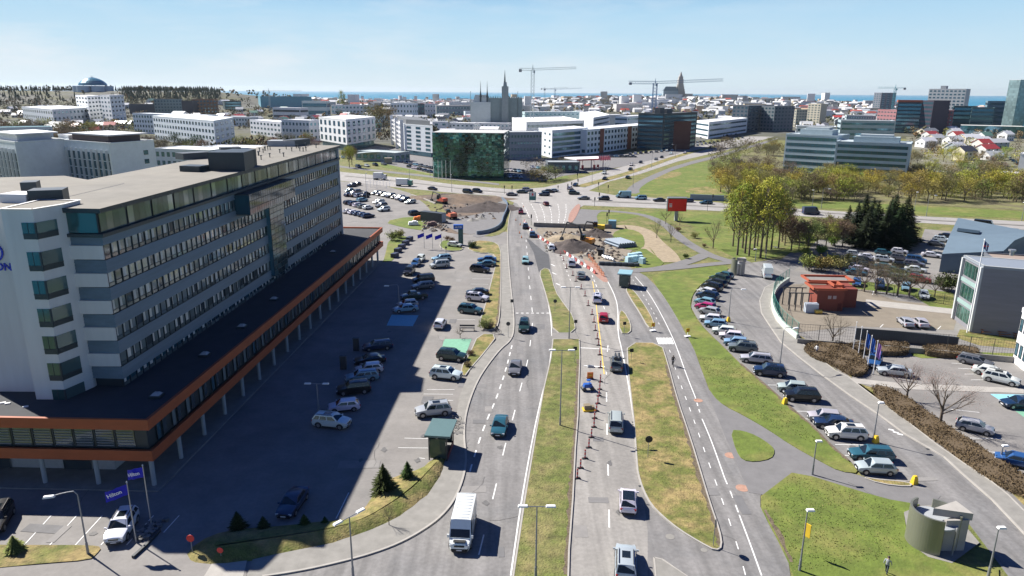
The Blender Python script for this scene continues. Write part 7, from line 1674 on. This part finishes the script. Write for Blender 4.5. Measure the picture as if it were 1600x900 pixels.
# bicycle rack bicycles by the shelter
def bicycle(px,py,rz,label,grp=None,m=DMETAL,z=.15):
    g=G(px,py) if not isinstance(px,Vector) else px; e=thing('bicycle',label,'bicycle',(g.x,g.y,z),rz,[],grp)
    mb=MB()
    for x in (-.52,.52):
        w_=MB()
        for i in range(14):
            a,b=2*math.pi*i/14,2*math.pi*(i+1)/14; w_.cyl((x+.34*math.cos(a),0,.34+.34*math.sin(a)),(x+.34*math.cos(b),0,.34+.34*math.sin(b)),.022,.022,4,0,False)
        for i in range(5): a=math.pi*i/5; w_.cyl((x+.33*math.cos(a),0,.34+.33*math.sin(a)),(x-.33*math.cos(a),0,.34-.33*math.sin(a)),.006,.006,3,0,False)
        link('wheel',w_.mesh('wheel',BLACK),e)
    for a,b in (((-.52,0,.34),(-.05,0,.30)),((-.52,0,.34),(-.2,0,.82)),((-.2,0,.85),(-.05,0,.3)),((-.05,0,.3),(.36,0,.78)),((-.2,0,.78),(.36,0,.84)),((.36,0,.95),(.52,0,.34))): mb.cyl(a,b,.025,.025,5)
    link('frame',mb.mesh('frame',m),e)
    mb=MB(); mb.box((-.22,0,.90),(.26,.14,.07),0,0,.7); link('saddle',mb.mesh('saddle',BLACK),e)
    mb=MB(); mb.tube([(.30,.28,1.02),(.36,.1,1.0),(.36,-.1,1.0),(.30,-.28,1.02)],.02,5); link('handlebar',mb.mesh('handlebar',METAL),e); return e
for i,(x,y) in enumerate([(709,668),(707,676),(711,661)]): bicycle(x,y,rad(20),['middle','nearest','farthest'][i]+' bicycle of three parked behind the large bus shelter','bicycles behind the bus shelter')
# people: one continuous skinned figure each
SKIN=mat('skin',(.45,.28,.20),.6,var=0); 
def person(loc,rz,joints,edges,clothes,label,hair=(.05,.035,.02)):
    me=bpy.data.meshes.new('person'); bm=bmesh.new(); sk=bm.verts.layers.skin.verify(); vs={}
    for k,(p,r) in joints.items():
        v=bm.verts.new(p); v[sk].radius=(r,r); vs[k]=v
        if k=='pelvis': v[sk].use_root=True
    for a,b in edges: bm.edges.new((vs[a],vs[b]))
    bm.to_mesh(me); bm.free(); o=bpy.data.objects.new('person',me); C.objects.link(o); o.modifiers.new('s','SKIN'); sm=o.modifiers.new('d','SUBSURF'); sm.levels=1; sm.render_levels=1
    dg=bpy.context.evaluated_depsgraph_get(); dg.update(); m2=bpy.data.meshes.new_from_object(o.evaluated_get(dg)); bpy.data.objects.remove(o)
    m2.materials.clear(); 
    for m in clothes: m2.materials.append(m)
    hd=Vector(joints['head'][0])
    for p in m2.polygons:
        z=p.center.z; c=p.center
        p.material_index=2 if (c-hd).length<.2 and z>hd.z-.14 else (2 if any((c-Vector(joints[h][0])).length<.09 for h in ('hl','hr')) else (0 if z>joints['pelvis'][0][2]-.02 else 1))
        if any((c-Vector(joints[h][0])).length<.14 for h in ('fl','fr')): p.material_index=3
        p.use_smooth=True
    e=tag(link('person',m2,None,loc,rz),label,'person')
    mb=MB()
    prof=[(.0,.125),(.05,.118),(.10,.085),(.13,.0)]; n=10; v_=[(hd.x-.02+r*math.cos(2*math.pi*i/n),hd.y+r*math.sin(2*math.pi*i/n),hd.z+z) for z,r in prof for i in range(n)]
    mb.add(v_,[(q*n+i,q*n+(i+1)%n,(q+1)*n+(i+1)%n,(q+1)*n+i) for q in range(3) for i in range(n)]); link('hair',mb.mesh('hair',mat('hair',hair,.7,var=.1),60),e)
    return e
def stand(step=.18,arm=.1,lean=0):
    J={'pelvis':((0,0,.95),.14),'chest':((lean,0,1.28),.155),'neck':((lean+.02,0,1.48),.06),'head':((lean+.05,0,1.64),.105)}
    for s,k in ((1,'l'),(-1,'r')):
        st=step*s; J['h'+'ip'+k]=((0,s*.10,.88),.10); J['kn'+k]=((st*.6+.04,s*.11,.50),.065); J['an'+k]=((st,s*.11,.10),.045); J['f'+k]=((st+.14,s*.12,.05),.045)
        J['sh'+k]=((lean,s*.20,1.40),.065); J['el'+k]=((lean-arm*s,s*.27,1.13),.045); J['h'+k]=((lean+.08-arm*1.5*s,s*.27,.88),.042)
    E_=[('pelvis','chest'),('chest','neck'),('neck','head')]
    for k in 'lr': E_+=[('pelvis','hip'+k),('hip'+k,'kn'+k),('kn'+k,'an'+k),('an'+k,'f'+k),('chest','sh'+k),('sh'+k,'el'+k),('el'+k,'h'+k)]
    return J,E_
DARKC=mat('dark_clothes',(.02,.022,.03),.9,var=.1); BLUEC=mat('dark_blue_trousers',(.03,.04,.08),.9,var=.1); REDC=mat('red_jacket',(.30,.03,.03),.9,var=.1); ORC=mat('orange_workwear',(.7,.2,.03),.9,var=.1)
def rider():
    J={'pelvis':((-.2,0,.98),.14),'chest':((.05,0,1.30),.15),'neck':((.14,0,1.47),.06),'head':((.20,0,1.62),.105)}
    for s,k,a in ((1,'l',.25),(-1,'r',0)):
        J['hip'+k]=((-.18,s*.1,.92),.10); J['kn'+k]=((.16,s*.12,.62+a),.065); J['an'+k]=((-.02,s*.12,.24+a),.045); J['f'+k]=((.10,s*.12,.18+a),.045)
        J['sh'+k]=((.08,s*.19,1.38),.065); J['el'+k]=((.20,s*.27,1.18),.045); J['h'+k]=((.36,s*.26,1.04),.042)
    return J,stand()[1]
for px,py,rz,l in ((1051,572,rad(-96),'person in dark clothes riding a bicycle down the cycle path'),(776,522,rad(190),'person in dark clothes on a bicycle at the pavement edge by the planting strip')):
    J,E_=rider(); g=G(px,py); person((g.x,g.y,.06),rz,J,E_,[DARKC,DARKC,SKIN,BLACK],l); bicycle(g,0,rz,'bicycle ridden '+('down the cycle path' if px>1000 else 'at the pavement edge by the planting strip'),None,DMETAL,.05)
for px,py,rz,l,c in ((1254,862,0,None,None),(1183,0,0,None,None),(1092,527,rad(-60),'person in an orange jacket beside the lawn edge',ORC),):
    if not l: continue
for px,py,rz,l,c in ((1275,555,rad(200),'person in a pale jacket walking past the broad hedge',WHT),(1384,898,rad(40),'person in grey clothes walking over the lawn at the bottom edge',GREY),(872,296,rad(90),'pedestrian in black waiting at the diagonal road crossing',DARKC),(895,299,rad(0),'pedestrian in black left of the dark green suv',DARKC),(300,862,rad(10),'person in a red cap and orange trousers at the car park entrance',REDC)):
    if px==300: continue
    J,E_=stand(); g=G(px,py); person((g.x,g.y,.1),rz,J,E_,[c,BLUEC,SKIN,BLACK],l)
# hydrant-like marker figures at the entrance (signal posts) 
def signpost(px,py,top,label,disc,m,name='road_sign',round_=True,sz=.35,rz=0):
    g=G(px,py); H=HT(px,top,g); e=thing(name,label,'road sign',(g.x,g.y,.05),rz,[])
    mb=MB(); mb.cyl((0,0,0),(0,0,H),.035,.035,6); link('pole',mb.mesh('pole',POLEM),e)
    mb=MB()
    if round_: mb.cyl((0,-.05,H-sz),(0,-.09,H-sz),sz,sz,16)
    else: mb.box((0,-.07,H-sz),(sz*2,.04,sz*2),0)
    link('sign_face',mb.mesh('sign_face',m),e); return e
signpost(301,865,835,'red round sign above a yellow works plate at the car park entrance',1,REDM,sz=.35); signpost(346,874,855,'small red marker sign on the grassy bank edge',1,REDM,sz=.28)
signpost(1012,716,681,'black backed round sign on the dry grass island',1,BLACK,sz=.42); signpost(1114,855,812,'sign seen edge on at the lower tip of the dry grass island',1,DMETAL,sz=.4,rz=1.4)
signpost(794,528,503,'round sign on the pavement beside the planting strip',1,DMETAL,sz=.35); signpost(898,568,542,'black backed signal head at the right edge of the long median',0,BLACK,'traffic_signal',False,.28); signpost(986,565,545,'black signal head on the left tip of the dry grass island',0,BLACK,'traffic_signal',False,.28)
signpost(867,488,468,'blue sign in the small median grass',1,DMETAL,sz=.35); signpost(899,520,500,'signal head at the top of the median path',0,BLACK,'traffic_signal',False,.28); signpost(975,525,503,'signal head on the small patch left of the side road',0,BLACK,'traffic_signal',False,.28)
signpost(800,490,468,'dark sign at the kerb by the planting strip',0,DMETAL,'road_sign',False,.3)
# works trestles with yellow signs
for px,py,l in ((1020,518,'orange and yellow works sign on the tip of the narrow dry island'),(1074,527,'orange and yellow works sign on the lawn edge by the zebra crossing')):
    g=G(px,py); e=thing('works_sign',l,'works sign',(g.x,g.y,.15),.3,[]); mb=MB(); mb.box((0,0,1.1),(.7,.05,.7),0,0); link('sign_face',mb.mesh('sign_face',YEL),e); mb=MB(); mb.cyl((0,-.04,1.1),(0,-.06,1.1),.2,.2,10); link('arrow_disc',mb.mesh('arrow_disc',ORG),e); mb=MB(); mb.box((0,0,.35),(.08,.08,.7)); mb.box((0,0,.06),(1.0,.6,.12)); link('stand',mb.mesh('stand',WHT),e)
# equipment on the closed lane
g=G(918,610); e=thing('road_roller','small blue compactor cart on the closed lane','roller',(g.x,g.y,.03),.2,[]); mb=MB(); mb.cyl((-.6,-.45,.3),(-.6,.45,.3),.3,.3,14); mb.cyl((.6,-.45,.3),(.6,.45,.3),.3,.3,14); link('drum',mb.mesh('drum',DMETAL,40),e); mb=MB(); mb.box((0,0,.75),(1.3,.8,.5),0,0,.8); mb.cyl((.2,0,1.0),(.2,0,1.5),.04,.04,6); mb.box((.1,0,1.5),(.5,.5,.12)); link('engine_cover',mb.mesh('engine_cover',BLU),e)
g=G(920,641); e=thing('equipment_pallet','pallet of boxes with a yellow base on the closed lane','pallet',(g.x,g.y,.03),.1,[]); mb=MB(); mb.box((0,0,.12),(1.6,1.1,.2)); link('pallet',mb.mesh('pallet',YEL),e); mb=MB(); mb.box((-.25,0,.5),(.8,.8,.55)); mb.box((.45,.1,.38),(.5,.7,.3)); link('box',mb.mesh('box',mat('tan_box',(.22,.18,.12),.8,var=.15)),e)
g=G(922,592); e=thing('works_arrow_sign','orange arrow board lying beyond the blue compactor','works sign',(g.x,g.y,.03),.1,[]); mb=MB(); mb.box((0,0,.55),(.9,.06,.9),0,0); link('board',mb.mesh('board',ORG),e); mb=MB(); mb.box((0,-.04,.55),(.5,.04,.14),.0); link('arrow',mb.mesh('arrow',YEL),e); mb=MB(); mb.box((0,.2,.05),(.9,.5,.1)); link('foot',mb.mesh('foot',BLACK),e)
g=G(923,574); mb=MB(); mb.box((0,0,.15),(1.1,.5,.3),0,0,.7); thing('sandbag_block','grey sandbag at the white stop line','sandbag',(g.x,g.y,.03),0,mb.mesh('sandbag_block',GREY))
# curved toilet drums: a half-cylinder wall, a spiral second wall, flat recessed roof and a wedge
def drum(px,py,top,rz,label,r):
    g=G(px,py); H=HT(px,top,g); e=thing('curved_kiosk',label,'public toilet',(g.x,g.y+r,.1),rz,[]); m=mat('brushed_olive_metal',(.24,.245,.20),.4,.5,var=.15,scale=.8,streak=(1,1,.1))
    def arc(r0,a0,a1,z0,z1,th,name,mm,zs=0):
        mb=MB(); n=26
        for i in range(n):
            p,q=a0+(a1-a0)*i/n,a0+(a1-a0)*(i+1)/n; ze,zf=z1+zs*i/n,z1+zs*(i+1)/n; R0,R1=r0,r0-th
            mb.add([(R0*math.cos(p),R0*math.sin(p),z0),(R0*math.cos(q),R0*math.sin(q),z0),(R0*math.cos(q),R0*math.sin(q),zf),(R0*math.cos(p),R0*math.sin(p),ze),(R1*math.cos(p),R1*math.sin(p),z0),(R1*math.cos(q),R1*math.sin(q),z0),(R1*math.cos(q),R1*math.sin(q),zf),(R1*math.cos(p),R1*math.sin(p),ze)],[(0,1,2,3),(5,4,7,6),(3,2,6,7)]+([(0,3,7,4)] if i==0 else [])+([(1,5,6,2)] if i==n-1 else []))
        link(name,mb.mesh(name,mm,40),e)
    arc(r,rad(98),rad(250),0,H,.18,'curved_wall',m); arc(r*.97,rad(-48),rad(58),0,H*.98,.18,'curved_wall',m)
    mb=MB(); n=24; mb.cyl((0,0,H*.70),(0,0,H*.74),r*.9,r*.9,28); link('roof',mb.mesh('roof',GREY),e)
    mb=MB(); mb.cyl((0,0,0),(0,0,H*.7),r*.45,r*.45,20); link('core',mb.mesh('core',DMETAL,40),e)
    mb=MB(); a=Vector((-.25*r,-.1*r)); b=Vector((1.15*r,.25*r)); c=Vector((1.12*r,-.75*r)); mb.prism([a,b,c],H*.88,H*1.08,0,bottom=True); mb.prism([Vector((.0,-.5*r)),Vector((1.0*r,-.62*r)),Vector((1.0*r,-.75*r)),Vector((.0,-.62*r))],0.0,H*.9,0); link('wedge_canopy',mb.mesh('wedge_canopy',CONC),e)
    mb=MB(); mb.box((.25*r,-.95*r,H*.4),(.12,.12,H*.8)); link('slat',mb.mesh('slat',METAL),e)
    mb=MB(); mb.box((.12*r,-.56*r,H*.36),(1.0,.08,H*.7)); link('door',mb.mesh('door',METAL),e)
drum(1474,872,815,rad(10),'olive metal public toilet drum with a wedge roof at the lower right',2.1)
drum(1154,431,407,rad(0),'smaller metal drum kiosk with a wedge roof at the path junction',1.4)
# excavators
def excavator(px,py,rz,label,c=MACH,arm=((1.2,3.2),(4.6,3.9),(5.6,1.0))):
    g=G(px,py); e=thing('excavator',label,'excavator',(g.x,g.y,.05),rz,[])
    mb=MB()
    for s in (-1,1): mb.box((0,s*1.1,.45),(3.8,.55,.85),0,0,.92)
    mb.box((0,0,.6),(1.8,1.8,.4)); link('track',mb.mesh('track',BLACK),e)
    mb=MB(); mb.box((-.5,0,1.5),(3.2,2.5,1.1),0,0,.92); link('body',mb.mesh('body',c),e)
    mb=MB(); mb.box((.7,.7,2.3),(1.4,1.0,1.5),0,0,.85); link('cab',mb.mesh('cab',CARG),e)
    mb=MB(); pts=[(1.0,-.2,1.6)]+[(x,-.2,z) for x,z in arm]
    for a,b,r in zip(pts,pts[1:],(.26,.20,.14)): mb.cyl(a,b,r*1.3,r,6)
    link('arm',mb.mesh('arm',c if c is MACH else DMETAL),e)
    x,z=arm[-1]; mb=MB(); mb.box((x-.1,-.2,z-.3),(.9,1.1,.8),0,0,.7); link('bucket',mb.mesh('bucket',DMETAL),e)
excavator(916,384,rad(150),'large orange excavator digging beside the dark spoil heap',mat('excavator_orange',(.70,.27,.03),.5,var=.1),((2.5,5.2),(6.0,5.8),(7.6,1.4)))
excavator(934,362,rad(170),'small yellow excavator beyond the large orange one',YEL,((1.5,2.6),(3.4,2.8),(4.2,.8)))
excavator(690,318,rad(140),'red excavator on the brown earthworks',mat('excavator_red',(.62,.12,.06),.5,var=.1)); excavator(705,342,rad(120),'orange red loader at the edge of the gravel yard',mat('loader_red',(.55,.16,.08),.5,var=.1),((1.4,2.4),(3,2.4),(3.8,.8)))
def heap(label,px,py,r,h,m,ell=1.,rz=0,seed=1):
    random.seed(seed); g=G(px,py); mb=MB(); nr,na=9,26; vs=[(0,0,h*U(.9,1))]
    for i in range(1,nr+1):
        for j in range(na):
            t=i/nr; a=2*math.pi*j/na; rr=r*t*(1+.14*math.sin(a*3+seed)+.06*math.sin(a*7)); vs.append((rr*math.cos(a)*ell,rr*math.sin(a),max(0,h*(1-t)**1.1*U(.82,1.12)) if i<nr else -.05))
    fs=[(0,1+j,1+(j+1)%na) for j in range(na)]
    for i in range(nr-1):
        for j in range(na): fs.append((1+i*na+j,1+(i+1)*na+j,1+(i+1)*na+(j+1)%na,1+i*na+(j+1)%na))
    mb.add(vs,fs); thing('spoil_heap',label,'heap',(g.x,g.y,.04),rz,mb.mesh('spoil_heap',m,70))
DK2=mat('dark_spoil',(.075,.06,.055),.97,var=.35,scale=.6,bump=.7,bscale=3); 
heap('large dark spoil heap inside the red and white barriers',893,388,6.5,2.6,DK2,1.2,.5,2); heap('tan heap of dug gravel behind the dark spoil heap',886,374,5.5,1.6,SAND,1.3,0,3); heap('dark heap beside the small yellow excavator',931,368,4,2.2,DK2,1.4,0,4)
heap('dark ridge of soil at the right end of the earthworks',762,326,9,2.6,DK2,1.5,.6,5); heap('brown soil mound at the far edge of the earthworks',725,312,9,2.2,DIRT,2.2,0,6); heap('long low soil bank along the highway side of the earthworks',700,309,7,1.8,DIRT,2.6,.1,7)
for i,(x,y) in enumerate([(738,345),(752,342)]): heap('%s small rubble pile on the gravel yard'%['left','right'][i],x,y,2.0,.9,CONCD,1,0,8+i)
sheet('works_ground',[(834,357),(862,356),(905,357),(962,358),(985,362),(1000,378),(985,395),(968,410),(945,415),(928,412),(905,402),(880,390),(850,372)],mat('works_gravel',(.23,.195,.15),.95,var=.25,scale=.8),.062,1)
island('spoil_grass',[(962,360),(985,358),(1003,365),(1008,378),(1005,388),(985,392),(960,384),(955,372)],LUSH,1,.06,False)
island('lawn',[(1003,385),(1030,404),(1040,414),(1010,420),(988,418),(985,400)],LUSH,1,.06,False)
# stacked pipes, pallets, sacks, containers
g=G(969,383); e=thing('pipe_stack','stack of long blue grey pipes on the grass beside the works','pipes',(g.x,g.y,.06),rad(115),[])
for i in range(8): mb=MB(); mb.cyl((-3.6,-2.6+i*.75,.36),(3.6,-2.6+i*.75,.36),.34,.34,12); link('pipe',mb.mesh('pipe',PIPE,40),e)
for i in range(7): mb=MB(); mb.cyl((-3.6,-2.22+i*.75,1.0),(3.6,-2.22+i*.75,1.0),.34,.34,12); link('pipe',mb.mesh('pipe',PIPE,40),e)
random.seed(12)
for i,(x,y) in enumerate([(982,410),(988,409),(994,408),(1000,408),(985,405),(992,404),(998,403),(1003,412)]):
    g=G(x,y); mb=MB(); mb.box((0,0,.55),(1.1,1.1,1.1),0,0,.86); thing('material_sack',OR[i]+' pale blue wrapped sack in the material pile','sack',(g.x,g.y,.08+(.9 if i in(4,5,6) else 0)*0),U(0,1),mb.mesh('material_sack',mat('wrapped_sack',(.42,.60,.68),.5,var=.2)),'wrapped sacks in the material pile',1.25)
for i,(x,y) in enumerate([(944,404),(948,405),(952,406),(956,407)]): g=G(x,y); mb=MB(); mb.cyl((-1.4,0,.4),(1.4,0,.4),.28,.28,10); thing('concrete_pipe',OR[i]+' white concrete pipe beside the barriers','pipe',(g.x,g.y,.06),rad(100),mb.mesh('concrete_pipe',WHT,40),'white pipes beside the barriers')
for i,x in enumerate(range(940,1000,9)): g=G(x,414+ (x-940)*.04); mb=MB(); mb.box((0,0,.18),(1.5,1.0,.12)); mb.box((0,0,.5),(1.3,.9,.5)); thing('slab_pallet',OR[i]+' dark paving slab pallet in the row at the works edge','pallet',(g.x,g.y,.05),.1,mb.mesh('slab_pallet',DGREY),'slab pallets at the works edge')
def container(px,py,px2,py2,h,m,label,d=2.4):
    a,b=G(px,py),G(px2,py2); L=(b-a).length; ang=math.atan2(b.y-a.y,b.x-a.x); e=thing('site_container',label,'container',(a.x,a.y,.06),ang,[])
    mb=MB(); mb.box((L/2,d/2,h/2),(L,d,h)); 
    for i in range(int(L/.5)): mb.box((.3+i*.5,-.02,h/2),(.12,.06,h*.9))
    link('shell',mb.mesh('shell',m),e); mb=MB(); mb.box((L+.03,d/2,h/2),(.05,d*.9,h*.9)); link('door',mb.mesh('door',GREY),e)
container(657,345,690,349,3.0,DGREY,'long dark container beside the north car park'); container(950,357,962,357.5,2.3,mat('blue_container',(.14,.28,.38),.6,var=.1),'blue site container on the barrier wall')
container(934,400,942,400.5,1.6,BLACK,'small black skip beside the white pipes')
for i,(x,y,m) in enumerate([(646,352,WHT),(661,344,ORG),(654,344,ORG),(675,353,mat('rusty_load',(.16,.1,.09),.8))]):
    g=G(x,y); mb=MB(); mb.box((0,0,.6),(3.2,1.8,.9),0,0,.85); mb.box((.3,0,1.1),(1.2,1.4,.4)); thing('covered_load','%s covered load on the grass below the north car park'%['white','right orange','left orange','rusty'][i],'load',(g.x,g.y,.1),.2,mb.mesh('covered_load',m))
# planters, benches, picnic tables
for i,(x,y) in enumerate([(622,394),(628,388),(634,382),(640,376),(617,402)]): g=G(x,y); mb=MB(); mb.box((0,0,.5),(2.2,1.2,1.0),rad(70)); thing('planter_box',OR[(4-i)%5]+' dark planter box along the podium end','planter',(g.x,g.y,.1),0,mb.mesh('planter_box',mat('navy_planter',(.02,.03,.07),.6)),'planter boxes along the podium end')
for i,(x,y) in enumerate([(1538,521),(1566,525),(1590,528)]):
    g=G(x,y); e=thing('picnic_table',OR[i]+' wooden picnic table on the dry lawn by the grey yard office','picnic table',(g.x,g.y,.08),0,[],'picnic tables by the yard office'); wd=mat('picnic_wood',(.32,.13,.05),.8)
    mb=MB(); mb.box((0,0,.75),(1.8,.8,.06)); link('table_top',mb.mesh('table_top',wd),e)
    for s in (-1,1): mb=MB(); mb.box((0,s*.7,.45),(1.8,.28,.05)); link('bench',mb.mesh('bench',wd),e)
    for s in (-1,1): mb=MB(); mb.box((s*.7,0,.37),(.08,1.4,.08)); mb.box((s*.7,.3,.37),(.08,.08,.74)); mb.box((s*.7,-.3,.37),(.08,.08,.74)); link('leg',mb.mesh('leg',wd),e)
g=G(730,517); e=thing('park_bench','dark bench frame beside the wiry leafless bush','bench',(g.x,g.y,.05),0,[]); mb=MB(); mb.box((0,0,.5),(2.6,.4,.06)); mb.box((0,.25,.85),(2.6,.06,.3)); link('seat',mb.mesh('seat',DMETAL),e)
for s in (-1,1): mb=MB(); mb.box((s*1.2,.05,.25),(.08,.5,.5)); link('leg',mb.mesh('leg',DMETAL),e)
for px,py in ((633,545),(557,575)): pass
for i,(px,py) in enumerate([(537,577),(557,548)]): g=G(px,py); mb=MB(); mb.box((0,0,1.0),(.9,.5,2.0)); mb.box((0,0,2.05),(1.0,.6,.1)); thing('ticket_machine',['nearer','farther'][i]+' dark payment box standing in the hotel shadow','payment machine',(g.x,g.y,.05),0,mb.mesh('ticket_machine',DMETAL))
g=G(713,390); mb=MB(); mb.cyl((0,0,0),(0,0,1.6),.05,.05,6); mb.box((0,0,1.5),(.5,.1,.5)); thing('notice_post','small dark notice post in the middle of the hotel car park','sign',(697,0,0) and (G(697,396).x,G(697,396).y,.05),0,mb.mesh('notice_post',DMETAL))
# traffic lights and lane gantry at the junction
def signal(px,py,top,label,rz=0):
    g=G(px,py); H=max(3.2,HT(px,top,g)); e=thing('traffic_light',label,'traffic light',(g.x,g.y,.05),rz,[],'traffic lights of the junction'); mb=MB(); mb.cyl((0,0,0),(0,0,H),.07,.07,6); link('pole',mb.mesh('pole',DMETAL),e)
    mb=MB(); mb.box((0,0,H-.4),(.4,.35,1.1)); link('signal_head',mb.mesh('signal_head',BLACK),e)
for i,(x,y,t) in enumerate([(800,303,291),(814,340,326),(830,352,340),(832,309,302),(887,300,290),(893,297,286),(903,292,284),(902,282,276),(936,315,303),(935,297,290),(950,302,294),(929,323,316),(948,349,336),(951,344,333),(1105,330,318),(1113,318,308),(788,303,294)]): signal(x,y,t,OR[i]+' black traffic light around the junction')
g=G(832,316); e=thing('works_board','green framed works panel with a red symbol at the junction','works sign',(g.x,g.y,.05),0,[]); mb=MB(); mb.box((0,0,2.2),(2.6,.15,3.0)); link('panel',mb.mesh('panel',mat('panel_green',(.03,.16,.15),.5)),e); mb=MB(); mb.box((0,-.1,2.9),(2.0,.05,1.4)); link('panel_face',mb.mesh('panel_face',OBJ),e,col=(.5,.55,.55)); mb=MB(); mb.box((0,-.14,2.9),(.5,.04,.9)); link('symbol',mb.mesh('symbol',REDM),e)
for x in (-1,1): mb=MB(); mb.box((x,.1,.4),(.12,.12,.8)); link('leg',mb.mesh('leg',DMETAL),e)
for i in range(5):
    x=678+[0,7,13,19,26][i]; g=G(x,281); mb=MB(); mb.cyl((0,0,0),(0,0,9),.10,.06,6); thing('flagpole',OR[i]+' bare white pole in front of the green glass office','flagpole',(g.x,g.y,0),0,mb.mesh('flagpole',WHT),'bare poles before the green glass office')
# airfield-like rack of white posts beside the highway
for i in range(8):
    g=G(574+i*5,296-(i%3)*3); mb=MB(); mb.cyl((0,0,0),(0,0,3.2),.07,.07,5); mb.box((0,0,3.2),(1.6,.1,.12)); mb.box((0,0,2.2),(1.2,.1,.1)); thing('sign_frame',OR[i]+' thin white sign frame beside the north car park','sign frame',(g.x,g.y,.05),.3*i,mb.mesh('sign_frame',WHT),'white sign frames beside the north car park')
# grass blades on the nearest lawns
def tufts():
    random.seed(2); mb=MB()
    zones=[[(1195,790),(1237,742),(1305,760),(1400,790),(1410,850),(1440,868),(1240,895)],[(868,560),(902,560),(893,780),(885,900),(806,898),(850,620)],[(985,560),(1040,560),(1110,800),(1095,845),(1010,770)],[(1090,560),(1140,560),(1290,700),(1200,668),(1120,612)]]
    for z in zones:
        pts=[G(*p) for p in z]; xs=[p.x for p in pts]; ys=[p.y for p in pts]; n=len(pts); k=0
        def inside(x,y):
            c=False; j=n-1
            for i in range(n):
                a,b=pts[i],pts[j]
                if (a.y>y)!=(b.y>y) and x<(b.x-a.x)*(y-a.y)/(b.y-a.y)+a.x: c=not c
                j=i
            return c
        while k<2600:
            x,y=U(min(xs),max(xs)),U(min(ys),max(ys))
            if not inside(x,y): k+=.2; continue
            k+=1; h=U(.03,.08); a=U(0,3.14); w=U(.04,.10); dx,dy=w*math.cos(a),w*math.sin(a); o=len(mb.v)
            mb.v+=[(x-dx,y-dy,.12),(x+dx,y+dy,.12),(x+U(-.06,.06),y+U(-.06,.06),.14+h)]; mb.f.append((o,o+1,o+2)); mb.m.append(random.choice((0,0,1,2)))
    o=tag(link('grass_tufts',mb.mesh('grass_tufts',[mat('tuft_green',(.12,.15,.03),.9,var=.2),mat('tuft_straw',(.26,.21,.09),.9,var=.2),mat('tuft_dark',(.14,.15,.05),.9,var=.2)])),'scattered tufts of grass on the nearest lawns and islands','grass',kind='stuff')
tufts()

def rubble(label,zones,n,mt,s0,s1):
    mb=MB(); random.seed(n)
    for i in range(n):
        (x0,x1),(y0,y1)=zones[i%len(zones)]; p=G(U(x0,x1),U(y0,y1)); s=U(s0,s1); z=.06; k=6
        vs=[(p.x+s*U(.6,1.3)*math.cos(a),p.y+s*U(.6,1.3)*math.sin(a),z) for a in [j*1.047 for j in range(k)]]+[(p.x+U(-.3,.3)*s,p.y+U(-.3,.3)*s,z+s*U(.5,.9))]
        mb.add(vs,[(j,(j+1)%k,k) for j in range(k)],i%3)
    tag(link('rubble',mb.mesh('rubble',mt)),label,'rubble',kind='stuff')
rubble('loose clods and stones strewn over the earthworks and the excavation',[((665,775),(308,345)),((850,950),(362,395)),((660,700),(345,362)),((900,975),(372,408))],420,[DK2,DIRT,CONCD],.25,.9)
# ============================================================ air
def haze():
    mb=MB(); x=13500; mb.box((0,12000,60-21+22),(2*x,29000,2*82+2)) ; m=bpy.data.materials.new('haze_air'); m.use_nodes=True; t=m.node_tree; t.nodes.remove(t.nodes['Principled BSDF'])
    v=t.nodes.new('ShaderNodeVolumePrincipled'); v.inputs['Color'].default_value=(.80,.90,1,1); v.inputs['Density'].default_value=HAZED; v.inputs['Anisotropy'].default_value=.3; t.links.new(v.outputs[0],t.nodes['Material Output'].inputs['Volume'])
    o=tag(link('haze',mb.mesh('haze',m)),'thin blue haze between the city and the bay','haze',kind='stuff'); return o
HAZED=.000025
haze()
